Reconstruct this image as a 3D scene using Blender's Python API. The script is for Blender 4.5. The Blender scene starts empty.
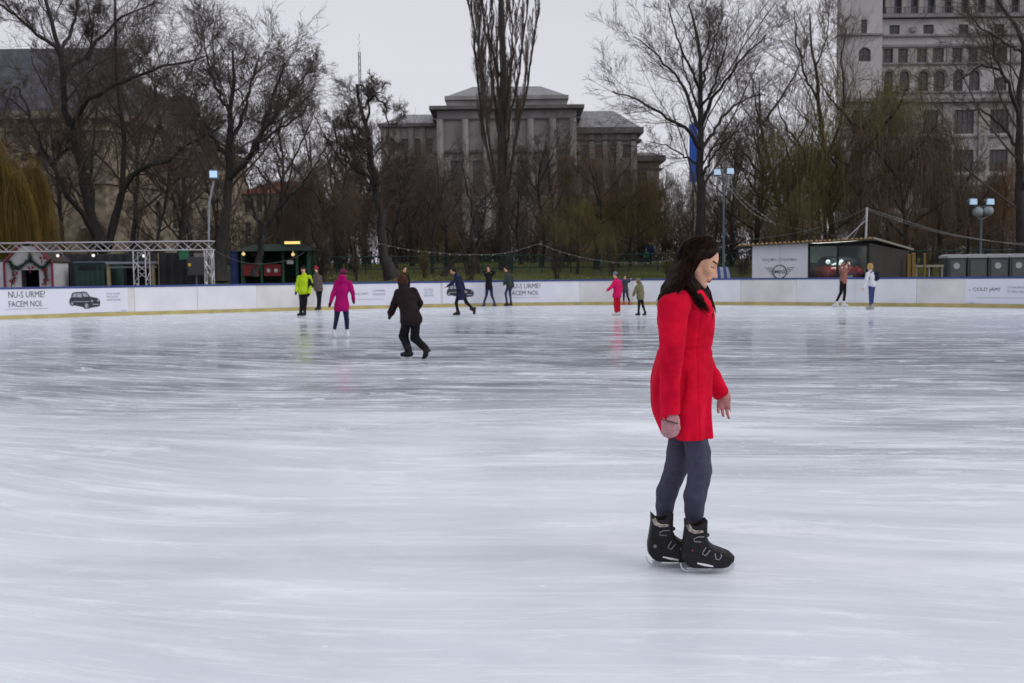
import bpy, math, random
import numpy as np
from mathutils import Matrix, Vector

# ------------------------------------------------------------------ camera, world, sun, exposure
scene = bpy.context.scene
C = scene.collection
CAM_H, FPX, ROLL = 1.5, 1000.0, 0.0107
PITCH = math.atan(68.5 / FPX)
cd = bpy.data.cameras.new('camera'); cam = bpy.data.objects.new('camera', cd); C.objects.link(cam)
cd.sensor_width = 36.0; cd.lens = 36.0 * FPX / 1024.0
cd.clip_start = 0.1; cd.clip_end = 4000.0
cd.dof.use_dof = True; cd.dof.focus_distance = 5.6; cd.dof.aperture_fstop = 5.6
_f = Vector((0, math.cos(PITCH), -math.sin(PITCH)))
_r0 = Vector((1, 0, 0)); _u0 = _r0.cross(_f)
_r = _r0 * math.cos(ROLL) - _u0 * math.sin(ROLL)
_u = _r.cross(_f)
cam.matrix_world = Matrix(((_r.x, _u.x, -_f.x, 0), (_r.y, _u.y, -_f.y, 0), (_r.z, _u.z, -_f.z, CAM_H), (0, 0, 0, 1)))
scene.camera = cam

SUN_EL, SUN_ROT = math.radians(38), math.radians(108)
world = bpy.data.worlds.new('World'); scene.world = world; world.use_nodes = True
nt = world.node_tree; nt.nodes.clear()
wo = nt.nodes.new('ShaderNodeOutputWorld'); bg = nt.nodes.new('ShaderNodeBackground')
bg.inputs['Strength'].default_value = 0.1
sky = nt.nodes.new('ShaderNodeTexSky'); sky.sky_type = 'NISHITA'; sky.sun_disc = False
sky.sun_elevation = SUN_EL; sky.sun_rotation = SUN_ROT; sky.dust_density = 4.0
tc = nt.nodes.new('ShaderNodeTexCoord')
mp = nt.nodes.new('ShaderNodeMapping'); mp.inputs['Scale'].default_value = (1.0, 1.0, 3.0)
nz = nt.nodes.new('ShaderNodeTexNoise'); nz.inputs['Scale'].default_value = 1.6; nz.inputs['Detail'].default_value = 4
cr = nt.nodes.new('ShaderNodeValToRGB')
cr.color_ramp.elements[0].position = 0.25; cr.color_ramp.elements[0].color = (6.1, 6.05, 6.7, 1)
cr.color_ramp.elements[1].position = 0.75; cr.color_ramp.elements[1].color = (7.1, 7.05, 7.6, 1)
mx = nt.nodes.new('ShaderNodeMix'); mx.data_type = 'RGBA'; mx.inputs[0].default_value = 0.94
L = nt.links.new
L(tc.outputs['Generated'], mp.inputs['Vector']); L(mp.outputs[0], nz.inputs['Vector']); L(nz.outputs['Fac'], cr.inputs['Fac'])
L(sky.outputs[0], mx.inputs[6]); L(cr.outputs[0], mx.inputs[7]); L(mx.outputs[2], bg.inputs['Color']); L(bg.outputs[0], wo.inputs['Surface'])
sd = bpy.data.lights.new('sun', 'SUN'); sd.energy = 0.95; sd.angle = math.radians(38); sd.color = (1.0, 0.96, 0.92)
sun = bpy.data.objects.new('sun', sd); C.objects.link(sun)
_sd = Vector((math.sin(SUN_ROT) * math.cos(SUN_EL), math.cos(SUN_ROT) * math.cos(SUN_EL), math.sin(SUN_EL)))
sun.rotation_euler = _sd.to_track_quat('Z', 'Y').to_euler(); sun.location = (0, -20, 60)
scene.view_settings.view_transform = 'Standard'; scene.view_settings.look = 'None'
scene.view_settings.exposure = 0.1; scene.view_settings.gamma = 1.0
scene.cycles.use_denoising = True
scene.cycles.max_bounces = 6; scene.cycles.diffuse_bounces = 3; scene.cycles.glossy_bounces = 3
scene.cycles.transmission_bounces = 4; scene.cycles.transparent_max_bounces = 6
scene.render.threads_mode = 'AUTO'

random.seed(4)
RNG = np.random.default_rng(7)

# ------------------------------------------------------------------ helpers
def ray(px, py):
    a = (px - 512.0) / FPX; b = (341.5 - py) / FPX
    return _f + _r * a + _u * b
def at(px, py, Y):
    """the point at distance Y ahead of the camera that is seen at a pixel of the photograph"""
    d = ray(px, py); t = Y / d.y
    return np.array((d.x * t, Y, CAM_H + d.z * t))
def ground_at(px, py, z=0.0):
    d = ray(px, py); t = (z - CAM_H) / d.z
    return np.array((d.x * t, d.y * t, z))
def proj(p):
    v = Vector(p) - Vector((0, 0, CAM_H)); z = v.dot(_f)
    return 512 + FPX * v.dot(_r) / z, 341.5 - FPX * v.dot(_u) / z
def gz(x, y):
    """height of the park lawn behind the rink"""
    return float(np.interp(y, [50, 54, 62, 70, 80, 160], [0, 0.05, 1.15, 1.85, 2.3, 2.6]))

_mats = {}
def M(name, col, rough=0.7, var=0.15, scale=4.0, bump=0.0, metal=0.0, spec=0.4, stretch=(1, 1, 1), emit=0.0, detail=3.0, bscale=None, sheen=0.0):
    if name in _mats: return _mats[name]
    m = bpy.data.materials.new(name); m.use_nodes = True
    n = m.node_tree.nodes; l = m.node_tree.links.new
    b = n['Principled BSDF']
    b.inputs['Roughness'].default_value = rough; b.inputs['Metallic'].default_value = metal
    b.inputs['Specular IOR Level'].default_value = spec
    if sheen: b.inputs['Sheen Weight'].default_value = sheen
    t = n.new('ShaderNodeTexCoord'); mpn = n.new('ShaderNodeMapping'); mpn.inputs['Scale'].default_value = stretch
    l(t.outputs['Object'], mpn.inputs['Vector'])
    ns = n.new('ShaderNodeTexNoise'); ns.inputs['Scale'].default_value = scale; ns.inputs['Detail'].default_value = detail
    l(mpn.outputs[0], ns.inputs['Vector'])
    rp = n.new('ShaderNodeValToRGB')
    rp.color_ramp.elements[0].position = 0.3; rp.color_ramp.elements[1].position = 0.7
    rp.color_ramp.elements[0].color = tuple(max(0, c * (1 - var)) for c in col) + (1,)
    rp.color_ramp.elements[1].color = tuple(min(1, c * (1 + var)) for c in col) + (1,)
    l(ns.outputs['Fac'], rp.inputs['Fac']); l(rp.outputs[0], b.inputs['Base Color'])
    if bump:
        n2 = n.new('ShaderNodeTexNoise'); n2.inputs['Scale'].default_value = bscale or scale * 4; n2.inputs['Detail'].default_value = 4
        l(mpn.outputs[0], n2.inputs['Vector'])
        bp = n.new('ShaderNodeBump'); bp.inputs['Strength'].default_value = bump; bp.inputs['Distance'].default_value = 0.02
        l(n2.outputs['Fac'], bp.inputs['Height']); l(bp.outputs[0], b.inputs['Normal'])
    if emit:
        b.inputs['Emission Color'].default_value = tuple(col) + (1,); b.inputs['Emission Strength'].default_value = emit
    _mats[name] = m
    return m

def tag(o, label=None, cat=None, group=None, kind=None):
    if label: o['label'] = label
    if cat: o['category'] = cat
    if group: o['group'] = group
    if kind: o['kind'] = kind
    return o
def empty(name, loc=(0, 0, 0), label=None, cat=None, group=None):
    o = bpy.data.objects.new(name, None); C.objects.link(o); o.location = Vector(loc); o.empty_display_size = 0.2
    return tag(o, label, cat, group)
def link(name, me, parent=None, local=False):
    """link a mesh written in world coordinates; under a parent it is shifted to the parent's place"""
    o = bpy.data.objects.new(name, me); C.objects.link(o)
    if parent is not None:
        o.parent = parent
        if not local:
            w = parent.location.copy(); q = parent.parent
            while q is not None: w += q.location; q = q.parent
            me.transform(Matrix.Translation(-w))
    return o
def struct(name, me, **k):
    return tag(link(name, me), kind='structure')

class MB:
    def __init__(s): s.v = []; s.f = []; s.m = []; s.mats = []; s.cur = 0
    def use(s, mat):
        if mat not in s.mats: s.mats.append(mat)
        s.cur = s.mats.index(mat); return s
    def add(s, vs, fs):
        o = len(s.v); s.v += [tuple(map(float, v)) for v in vs]
        for f in fs: s.f.append([i + o for i in f]); s.m.append(s.cur)
        return s
    def box(s, c, d, rz=0.0, taper=1.0):
        c = np.array(c, float); hx, hy, hz = d[0] / 2, d[1] / 2, d[2] / 2; ca, sa = math.cos(rz), math.sin(rz)
        vs = []
        for z in (-1, 1):
            k = taper if z > 0 else 1
            for x, y in ((-1, -1), (1, -1), (1, 1), (-1, 1)):
                X, Y = x * hx * k, y * hy * k
                vs.append((c[0] + X * ca - Y * sa, c[1] + X * sa + Y * ca, c[2] + z * hz))
        return s.add(vs, [(0, 3, 2, 1), (4, 5, 6, 7), (0, 1, 5, 4), (1, 2, 6, 5), (2, 3, 7, 6), (3, 0, 4, 7)])
    def bb(s, x0, x1, y0, y1, z0, z1):
        return s.box(((x0 + x1) / 2, (y0 + y1) / 2, (z0 + z1) / 2), (x1 - x0, y1 - y0, z1 - z0))
    def bar(s, a, b, r, n=6, r2=None):
        return s.tube([a, b], [r, r if r2 is None else r2], n)
    def tube(s, pts, rad, n=6, cap=True):
        pts = [np.array(p, float) for p in pts]
        if np.isscalar(rad): rad = [rad] * len(pts)
        d0 = pts[-1] - pts[0]; ref = np.eye(3)[int(np.argmin(np.abs(d0)))]
        vs = []; fs = []
        for i, p in enumerate(pts):
            t = pts[min(i + 1, len(pts) - 1)] - pts[max(i - 1, 0)]; t = t / (np.linalg.norm(t) + 1e-9)
            a = np.cross(t, ref); a /= np.linalg.norm(a) + 1e-9; b = np.cross(t, a)
            for k in range(n):
                w = 2 * math.pi * k / n; vs.append(p + rad[i] * (math.cos(w) * a + math.sin(w) * b))
        for i in range(len(pts) - 1):
            for k in range(n):
                k2 = (k + 1) % n; fs.append((i * n + k, i * n + k2, (i + 1) * n + k2, (i + 1) * n + k))
        if cap: fs.append(tuple(range(n))[::-1]); fs.append(tuple((len(pts) - 1) * n + k for k in range(n)))
        return s.add(vs, fs)
    def prism(s, poly, z0, z1):
        n = len(poly)
        vs = [(p[0], p[1], z0) for p in poly] + [(p[0], p[1], z1) for p in poly]
        return s.add(vs, [tuple(range(n))[::-1], tuple(range(n, 2 * n))] + [(i, (i + 1) % n, n + (i + 1) % n, n + i) for i in range(n)])
    def plate(s, poly, y0, y1):
        """polygon in x,z given thickness along y"""
        n = len(poly)
        vs = [(p[0], y0, p[1]) for p in poly] + [(p[0], y1, p[1]) for p in poly]
        return s.add(vs, [tuple(range(n)), tuple(range(n, 2 * n))[::-1]] + [(i, n + i, n + (i + 1) % n, (i + 1) % n) for i in range(n)])
    def mesh(s, smooth=False):
        me = bpy.data.meshes.new('m'); me.from_pydata(s.v, [], s.f)
        for m in s.mats: me.materials.append(m)
        me.polygons.foreach_set('material_index', s.m)
        if smooth: me.polygons.foreach_set('use_smooth', [True] * len(s.f))
        me.validate(); me.update(); return me
    def build(s, name, mat=None, parent=None, smooth=False):
        if mat is not None and not s.mats: s.mats = [mat]
        return link(name, s.mesh(smooth), parent)

def np_mesh(V, F, mats, mi=None, smooth=True):
    """V (n,3), F (m,4) quads"""
    me = bpy.data.meshes.new('m'); V = np.asarray(V, np.float32); F = np.asarray(F, np.int32)
    me.vertices.add(len(V)); me.vertices.foreach_set('co', V.ravel())
    k = F.shape[1]
    me.loops.add(F.size); me.loops.foreach_set('vertex_index', F.ravel())
    me.polygons.add(len(F)); me.polygons.foreach_set('loop_start', np.arange(0, F.size, k, dtype=np.int32))
    me.polygons.foreach_set('loop_total', np.full(len(F), k, np.int32))
    for m in (mats if isinstance(mats, (list, tuple)) else [mats]): me.materials.append(m)
    if mi is not None: me.polygons.foreach_set('material_index', np.asarray(mi, np.int32))
    if smooth: me.polygons.foreach_set('use_smooth', np.ones(len(F), bool))
    me.update(calc_edges=True); return me

def tube_arrays(P, R, n):
    """P (N,K,3) centre lines, R (N,K) radii -> verts, quads"""
    N, K, _ = P.shape
    T = np.gradient(P, axis=1) if K > 2 else np.repeat(P[:, 1:2] - P[:, 0:1], 2, axis=1)
    T /= np.linalg.norm(T, axis=2, keepdims=True) + 1e-9
    d = P[:, -1] - P[:, 0]; ref = np.eye(3)[np.argmin(np.abs(d), axis=1)][:, None, :]
    A = np.cross(T, np.broadcast_to(ref, T.shape)); A /= np.linalg.norm(A, axis=2, keepdims=True) + 1e-9
    B = np.cross(T, A)
    w = np.arange(n) * 2 * np.pi / n
    V = P[:, :, None, :] + R[:, :, None, None] * (np.cos(w)[None, None, :, None] * A[:, :, None, :] + np.sin(w)[None, None, :, None] * B[:, :, None, :])
    idx = np.arange(N * K * n).reshape(N, K, n); nx = np.roll(idx, -1, axis=2)
    F = np.stack([idx[:, :-1], nx[:, :-1], nx[:, 1:], idx[:, 1:]], axis=-1).reshape(-1, 4)
    return V.reshape(-1, 3), F
def tubes_mesh(sets, mat):
    Vs, Fs, o = [], [], 0
    for P, R, n in sets:
        v, f = tube_arrays(P, R, n); Vs.append(v); Fs.append(f + o); o += len(v)
    return np_mesh(np.concatenate(Vs), np.concatenate(Fs), mat)

# ------------------------------------------------------------------ implicit surfaces for bodies and clothes
def axis(segs):
    """segs: [(start, end, step), ...] joined into one rising coordinate list"""
    out = []
    for a, b, h in segs: out.append(np.arange(a, b - h * 0.5, h))
    out.append(np.array([segs[-1][1]])); return np.concatenate(out).astype(np.float32)
class SD:
    def __init__(s, xs, ys, zs):
        s.ax = (xs, ys, zs); s.f = np.full((len(xs), len(ys), len(zs)), 1.0, np.float32)
    def _reg(s, lo, hi):
        sl = []
        for a, l, h in zip(s.ax, lo, hi): sl.append(slice(max(0, int(np.searchsorted(a, l)) - 1), int(np.searchsorted(a, h)) + 1))
        X = s.ax[0][sl[0]][:, None, None]; Y = s.ax[1][sl[1]][None, :, None]; Z = s.ax[2][sl[2]][None, None, :]
        return tuple(sl), X, Y, Z
    def op(s, fn, lo, hi, k, mode='add'):
        pad = k + 0.035
        sl, X, Y, Z = s._reg([l - pad for l in lo], [h + pad for h in hi])
        a = s.f[sl]
        if a.size == 0: return s
        d = fn(X, Y, Z).astype(np.float32)
        if mode == 'add':
            h = np.maximum(k - np.abs(a - d), 0) / max(k, 1e-6); s.f[sl] = np.minimum(a, d) - h * h * k * 0.25
        elif mode == 'sub':
            d = -d; h = np.maximum(k - np.abs(a - d), 0) / max(k, 1e-6); s.f[sl] = np.maximum(a, d) + h * h * k * 0.25
        elif mode == 'and':
            s.f[sl] = np.maximum(a, d)
        return s
    def cap(s, a, b, ra, rb, k=0.02, wide=None, mode='add'):
        a = np.array(a, float); b = np.array(b, float); ba = b - a; L2 = float(ba @ ba) + 1e-9
        mr = max(ra, rb) * (max(1.0, wide[1]) if wide else 1)
        lo = np.minimum(a, b) - mr; hi = np.maximum(a, b) + mr
        if wide: wn = np.array(wide[0], float); wn /= np.linalg.norm(wn); wf = wide[1]
        def fn(X, Y, Z):
            px, py, pz = X - a[0], Y - a[1], Z - a[2]
            t = np.clip((px * ba[0] + py * ba[1] + pz * ba[2]) / L2, 0, 1)
            qx, qy, qz = px - t * ba[0], py - t * ba[1], pz - t * ba[2]
            if wide:
                c = (qx * wn[0] + qy * wn[1] + qz * wn[2]) * (1 / wf - 1)
                qx, qy, qz = qx + c * wn[0], qy + c * wn[1], qz + c * wn[2]
            return np.sqrt(qx * qx + qy * qy + qz * qz) - (ra + (rb - ra) * t)
        return s.op(fn, lo, hi, k, mode)
    def chain(s, pts, rad, k=0.02, wide=None, mode='add'):
        for i in range(len(pts) - 1): s.cap(pts[i], pts[i + 1], rad[i], rad[i + 1], k, wide, mode)
        return s
    def ell(s, c, r, R=None, k=0.02, mode='add'):
        c = np.array(c, float); r = np.array(r, float); m = float(r.max())
        R = np.eye(3) if R is None else np.array(R, float)   # rows: local axes
        def fn(X, Y, Z):
            px, py, pz = X - c[0], Y - c[1], Z - c[2]
            q = [(px * R[i][0] + py * R[i][1] + pz * R[i][2]) for i in range(3)]
            k0 = np.sqrt(sum((q[i] / r[i]) ** 2 for i in range(3))); k1 = np.sqrt(sum((q[i] / r[i] ** 2) ** 2 for i in range(3))) + 1e-6
            return k0 * (k0 - 1) / k1
        return s.op(fn, c - m, c + m, k, mode)
    def loft(s, zs, cx, ax_, cy, by, k=0.02, mode='add', p=2.3):
        """upright body of elliptic section: at heights zs the centre and half sizes"""
        zs = np.array(zs, float); o = np.argsort(zs); zs = zs[o]
        cx, ax_, cy, by = [np.array(q, float)[o] for q in (cx, ax_, cy, by)]
        lo = (min(cx - ax_), min(cy - by), zs[0]); hi = (max(cx + ax_), max(cy + by), zs[-1])
        def sm(z, q):
            e = (zs[-1] - zs[0]) * 0.02
            return sum(np.interp(z + e * j, zs, q) for j in (-1, 0, 1)) / 3
        def fn(X, Y, Z):
            c, a, cc, b = (sm(Z, q) for q in (cx, ax_, cy, by))
            d = ((np.abs((X - c) / a) ** p + np.abs((Y - cc) / b) ** p) ** (1 / p) - 1) * np.minimum(a, b)
            return np.maximum(d, np.maximum(zs[0] - Z, Z - zs[-1]))
        return s.op(fn, lo, hi, k, mode)
    def noise(s, amp, sc, seed=0):
        """gentle cloth-like displacement"""
        X = s.ax[0][:, None, None]; Y = s.ax[1][None, :, None]; Z = s.ax[2][None, None, :]
        r = np.random.default_rng(seed); a = 0
        for i in range(5):
            d = r.normal(size=3) * sc; ph = r.uniform(0, 6.28, 3)
            a = a + np.sin(X * d[0] + ph[0] + 0.8 * np.sin(Z * d[2] * 0.7 + ph[1])) * np.sin(Y * d[1] + Z * d[2] + ph[2])
        s.f += (a * amp * 0.4).astype(np.float32); return s
    def mesh(s, mats, region=None):
        f = s.f; xs, ys, zs = s.ax
        f = f + 0.0; f[0] = f[-1] = 1; f[:, 0] = f[:, -1] = 1; f[:, :, 0] = f[:, :, -1] = 1
        neg = f < 0
        c = np.zeros([n - 1 for n in f.shape], np.int8)
        for i in (0, 1):
            for j in (0, 1):
                for k in (0, 1): c += neg[i:f.shape[0] - 1 + i, j:f.shape[1] - 1 + j, k:f.shape[2] - 1 + k]
        I, J, K = np.nonzero((c > 0) & (c < 8))
        idx = np.full(c.shape, -1, np.int32); idx[I, J, K] = np.arange(len(I))
        acc = np.zeros((len(I), 3)); cnt = np.zeros(len(I))
        corners = [(i, j, k) for i in (0, 1) for j in (0, 1) for k in (0, 1)]
        for a in corners:
            for ax in range(3):
                if a[ax]: continue
                b = list(a); b[ax] = 1
                fa = f[I + a[0], J + a[1], K + a[2]]; fb = f[I + b[0], J + b[1], K + b[2]]
                m = (fa < 0) != (fb < 0)
                t = np.where(m, fa / np.where(m, fa - fb, 1), 0)
                pa = np.stack([xs[I + a[0]], ys[J + a[1]], zs[K + a[2]]], 1); pb = np.stack([xs[I + b[0]], ys[J + b[1]], zs[K + b[2]]], 1)
                acc += np.where(m[:, None], pa + (pb - pa) * t[:, None], 0); cnt += m
        V = acc / cnt[:, None]
        F = []
        for ax in range(3):
            o1, o2 = [(1, 2), (2, 0), (0, 1)][ax]
            A = [slice(None)] * 3; B = [slice(None)] * 3; A[ax] = slice(0, -1); B[ax] = slice(1, None)
            e = neg[tuple(A)] != neg[tuple(B)]
            P = np.array(np.nonzero(e)).T
            ok = (P[:, o1] > 0) & (P[:, o2] > 0) & (P[:, o1] < f.shape[o1] - 1) & (P[:, o2] < f.shape[o2] - 1); P = P[ok]
            if not len(P): continue
            def cell(d1, d2):
                Q = P.copy(); Q[:, o1] -= d1; Q[:, o2] -= d2; return idx[Q[:, 0], Q[:, 1], Q[:, 2]]
            q = np.stack([cell(1, 1), cell(0, 1), cell(0, 0), cell(1, 0)], 1)
            inside = neg[P[:, 0], P[:, 1], P[:, 2]]
            q[~inside] = q[~inside][:, ::-1]; F.append(q)
        F = np.concatenate(F); F = F[(F >= 0).all(1)]
        mi = None
        if region is not None: mi = region(V[F].mean(1))
        return np_mesh(V, F, mats, mi)
# ------------------------------------------------------------------ ground, ice and boards
def ice_material():
    m = bpy.data.materials.new('rink_ice'); m.use_nodes = True
    n = m.node_tree.nodes; l = m.node_tree.links.new; b = n['Principled BSDF']
    t = n.new('ShaderNodeTexCoord')
    def noise(sc, scale=1.0, detail=4, rough=0.55, rot=0.0, dist=0.0):
        mpn = n.new('ShaderNodeMapping'); mpn.inputs['Scale'].default_value = sc; mpn.inputs['Rotation'].default_value = (0, 0, rot)
        q = n.new('ShaderNodeTexNoise'); q.inputs['Scale'].default_value = scale; q.inputs['Detail'].default_value = detail
        q.inputs['Roughness'].default_value = rough; q.inputs['Distortion'].default_value = dist
        l(t.outputs['Object'], mpn.inputs['Vector']); l(mpn.outputs[0], q.inputs['Vector']); return q.outputs['Fac']
    def ramp(src, a, b_, ca=0.0, cb=1.0):
        q = n.new('ShaderNodeMapRange'); q.interpolation_type = 'SMOOTHSTEP'
        q.inputs[1].default_value = a; q.inputs[2].default_value = b_; q.inputs[3].default_value = ca; q.inputs[4].default_value = cb
        l(src, q.inputs[0]); return q.outputs[0]
    def math_(op, x, y):
        q = n.new('ShaderNodeMath'); q.operation = 'ADD' if op == 'ADD2' else op; q.use_clamp = op == 'ADD'
        for i, v in enumerate((x, y)):
            if isinstance(v, (int, float)): q.inputs[i].default_value = v
            else: l(v, q.inputs[i])
        return q.outputs[0]
    # wet patch in the middle of the rink, frosted elsewhere
    sep = n.new('ShaderNodeSeparateXYZ'); l(t.outputs['Object'], sep.inputs[0])
    big = noise((0.05, 0.16, 1), 1.0, 3, 0.6, 0.1, 0.6)
    yy = math_('ADD2', math_('MULTIPLY', sep.outputs['Y'], 0.02), math_('MULTIPLY', big, 0.5))
    yy = math_('ADD2', yy, math_('MULTIPLY', sep.outputs['X'], 0.006))
    near = n.new('ShaderNodeMapRange'); near.interpolation_type = 'SMOOTHSTEP'
    near.inputs[1].default_value = 0.38; near.inputs[2].default_value = 0.60; l(yy, near.inputs[0])
    far_ = ramp(sep.outputs['Y'], 27, 33, 1.0, 0.35)
    wet = math_('MULTIPLY', near.outputs[0], far_)
    # skating goes round and round: scrapes and cuts follow wide circles about the middle of the rink
    dx = math_('SUBTRACT', sep.outputs['X'], 12.0); dy = math_('SUBTRACT', 64.0, sep.outputs['Y'])
    th = math_('MULTIPLY', math_('ARCTAN2', dx, dy), 55.0)
    rad = math_('SQRT', math_('ADD2', math_('MULTIPLY', dx, dx), math_('MULTIPLY', dy, dy)), 0)
    wob = math_('MULTIPLY', noise((0.07, 0.07, 1), 1.0, 2), 5.0); rad = math_('ADD2', rad, wob)
    pc = n.new('ShaderNodeCombineXYZ'); l(th, pc.inputs[0]); l(rad, pc.inputs[1])
    def pn(sc, detail=6, rough=0.68, rot=0.0, dist=0.5, off=0.0):
        mpn = n.new('ShaderNodeMapping'); mpn.inputs['Scale'].default_value = sc; mpn.inputs['Rotation'].default_value = (0, 0, rot); mpn.inputs['Location'].default_value = (off, off * 1.7, 0)
        q = n.new('ShaderNodeTexNoise'); q.inputs['Scale'].default_value = 1.0; q.inputs['Detail'].default_value = detail
        q.inputs['Roughness'].default_value = rough; q.inputs['Distortion'].default_value = dist
        l(pc.outputs[0], mpn.inputs['Vector']); l(mpn.outputs[0], q.inputs['Vector']); return q.outputs['Fac']
    streak = ramp(pn((0.40, 3.2, 1), 8, 0.7, 0.03, 0.9), 0.44, 0.66)
    streak2 = ramp(pn((0.15, 0.9, 1), 7, 0.68, -0.05, 1.0, 3.3), 0.42, 0.64)
    fine = ramp(pn((1.1, 22, 1), 7, 0.76, 0.05, 0.4, 7.1), 0.54, 0.67)
    fine2 = ramp(pn((1.3, 34, 1), 6, 0.74, -0.16, 0.4, 11.0), 0.55, 0.67)
    lng = ramp(pn((0.12, 13, 1), 4, 0.6, 0.02, 0.15, 5.0), 0.60, 0.645)
    lng2 = ramp(pn((0.16, 17, 1), 4, 0.6, 0.28, 0.15, 9.0), 0.61, 0.65)
    lng3 = ramp(pn((0.2, 14, 1), 4, 0.6, -0.42, 0.15, 2.0), 0.62, 0.66)
    grain = ramp(noise((6, 10, 1), 2.0, 7, 0.78, 0.3, 0.4), 0.50, 0.72)
    scr = math_('ADD', math_('MULTIPLY', fine, 0.55), math_('MULTIPLY', fine2, 0.35))
    scr = math_('ADD', math_('MULTIPLY', lng, 0.8), scr)
    scr = math_('ADD', math_('MULTIPLY', lng2, 0.7), scr); scr = math_('ADD', math_('MULTIPLY', lng3, 0.6), scr)
    scr = math_('ADD', math_('MULTIPLY', grain, 0.40), scr)
    pat = ramp(pn((0.55, 2.3, 1), 9, 0.78, 0.04, 0.7, 4.4), 0.545, 0.60)
    pat2 = ramp(pn((0.30, 1.3, 1), 9, 0.80, -0.03, 0.5, 6.6), 0.56, 0.615)
    pat3 = ramp(pn((0.9, 5.5, 1), 8, 0.78, 0.10, 0.6, 8.8), 0.56, 0.61)
    vor = n.new('ShaderNodeTexVoronoi'); vor.inputs['Scale'].default_value = 3.2
    mpv = n.new('ShaderNodeMapping'); mpv.inputs['Scale'].default_value = (0.8, 1.0, 1); l(t.outputs['Object'], mpv.inputs['Vector']); l(mpv.outputs[0], vor.inputs['Vector'])
    spk = ramp(vor.outputs['Distance'], 0.055, 0.02)                                # crumbs of snow
    frost = math_('ADD', math_('MULTIPLY', streak, 0.55), math_('MULTIPLY', streak2, 0.45))
    frost = math_('ADD', frost, math_('MULTIPLY', scr, 0.6))
    vor2 = n.new('ShaderNodeTexVoronoi'); vor2.inputs['Scale'].default_value = 1.05
    l(mpv.outputs[0], vor2.inputs['Vector']); spk2 = ramp(vor2.outputs['Distance'], 0.085, 0.05)
    frost = math_('MULTIPLY', frost, 0.75)
    frost = math_('ADD', frost, math_('MULTIPLY', pat, 0.45)); frost = math_('ADD', frost, math_('MULTIPLY', pat2, 0.40)); frost = math_('ADD', frost, math_('MULTIPLY', pat3, 0.35))
    frost = math_('ADD', frost, spk); frost = math_('ADD', frost, math_('MULTIPLY', math_('MULTIPLY', spk2, wet), 1.0))
    base_f = n.new('ShaderNodeMapRange'); l(wet, base_f.inputs[0]); base_f.inputs[3].default_value = 0.56; base_f.inputs[4].default_value = 0.03
    amp = n.new('ShaderNodeMapRange'); l(wet, amp.inputs[0]); amp.inputs[3].default_value = 0.36; amp.inputs[4].default_value = 0.74
    tot = math_('ADD', base_f.outputs[0], math_('MULTIPLY', frost, amp.outputs[0]))
    # colour: clear ice is darker and bluer, scraped ice whiter
    rp = n.new('ShaderNodeValToRGB'); e = rp.color_ramp.elements
    e[0].position = 0.0; e[0].color = (0.33, 0.37, 0.45, 1); e[1].position = 1.0; e[1].color = (0.90, 0.945, 0.985, 1)
    k = e.new(0.5); k.color = (0.655, 0.71, 0.785, 1)
    stn = ramp(noise((0.5, 0.9, 1), 0.8, 5, 0.6, 0.3, 0.5), 0.45, 0.75, 1.0, 0.86)
    l(tot, rp.inputs['Fac'])
    mu = n.new('ShaderNodeMix'); mu.data_type = 'RGBA'; mu.blend_type = 'MULTIPLY'; mu.inputs[0].default_value = 1.0
    l(rp.outputs[0], mu.inputs[6]); l(stn, mu.inputs[7]); l(mu.outputs[2], b.inputs['Base Color'])
    rr = n.new('ShaderNodeMapRange'); l(tot, rr.inputs[0]); rr.inputs[1].default_value = 0.0; rr.inputs[2].default_value = 0.85
    rr.inputs[3].default_value = 0.025; rr.inputs[4].default_value = 0.42; l(rr.outputs[0], b.inputs['Roughness'])
    sp = n.new('ShaderNodeMapRange'); l(tot, sp.inputs[0]); sp.inputs[1].default_value = 0.1; sp.inputs[2].default_value = 0.9
    sp.inputs[3].default_value = 0.62; sp.inputs[4].default_value = 0.22; l(sp.outputs[0], b.inputs['Specular IOR Level'])
    b.inputs['IOR'].default_value = 1.33
    bp = n.new('ShaderNodeBump'); bp.inputs['Strength'].default_value = 0.10; bp.inputs['Distance'].default_value = 0.004
    hh = math_('ADD', noise((1.2, 4, 1), 1.5, 3), scr); l(hh, bp.inputs['Height']); l(bp.outputs[0], b.inputs['Normal'])
    return m

PATH = [(-29, -9), (-29.3, 6), (-28.2, 19), (-24.4, 29.5), (-18.7, 36.1), (-12.2, 40.5), (-6, 43.6), (-1, 45.1), (3.5, 45.4), (8.5, 43.9), (13.6, 40.9), (18.7, 36.7), (23.6, 30.6), (27.4, 21), (28.4, 7), (28, -9)]
def catmull(P, per=40):
    P = np.array(P, float); P = np.vstack([2 * P[0] - P[1], P, 2 * P[-1] - P[-2]]); out = []
    for i in range(1, len(P) - 2):
        t = np.linspace(0, 1, per, endpoint=False)[:, None]
        a, b, c, d = P[i - 1], P[i], P[i + 1], P[i + 2]
        out.append(0.5 * (2 * b + (c - a) * t + (2 * a - 5 * b + 4 * c - d) * t ** 2 + (3 * b - a - 3 * c + d) * t ** 3))
    out.append(P[-2][None]); return np.concatenate(out)
BP = catmull(PATH); BS = np.concatenate([[0], np.cumsum(np.linalg.norm(np.diff(BP, axis=0), axis=1))])
def board_point(s):
    x = np.interp(s, BS, BP[:, 0]); y = np.interp(s, BS, BP[:, 1])
    x2 = np.interp(s + 0.3, BS, BP[:, 0]) - np.interp(s - 0.3, BS, BP[:, 0]); y2 = np.interp(s + 0.3, BS, BP[:, 1]) - np.interp(s - 0.3, BS, BP[:, 1])
    n = np.hypot(x2, y2) + 1e-9
    return x, y, y2 / n, -x2 / n          # inward normal points to the ice
_ps = np.linspace(BS[0], BS[-1], 3000)
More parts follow.
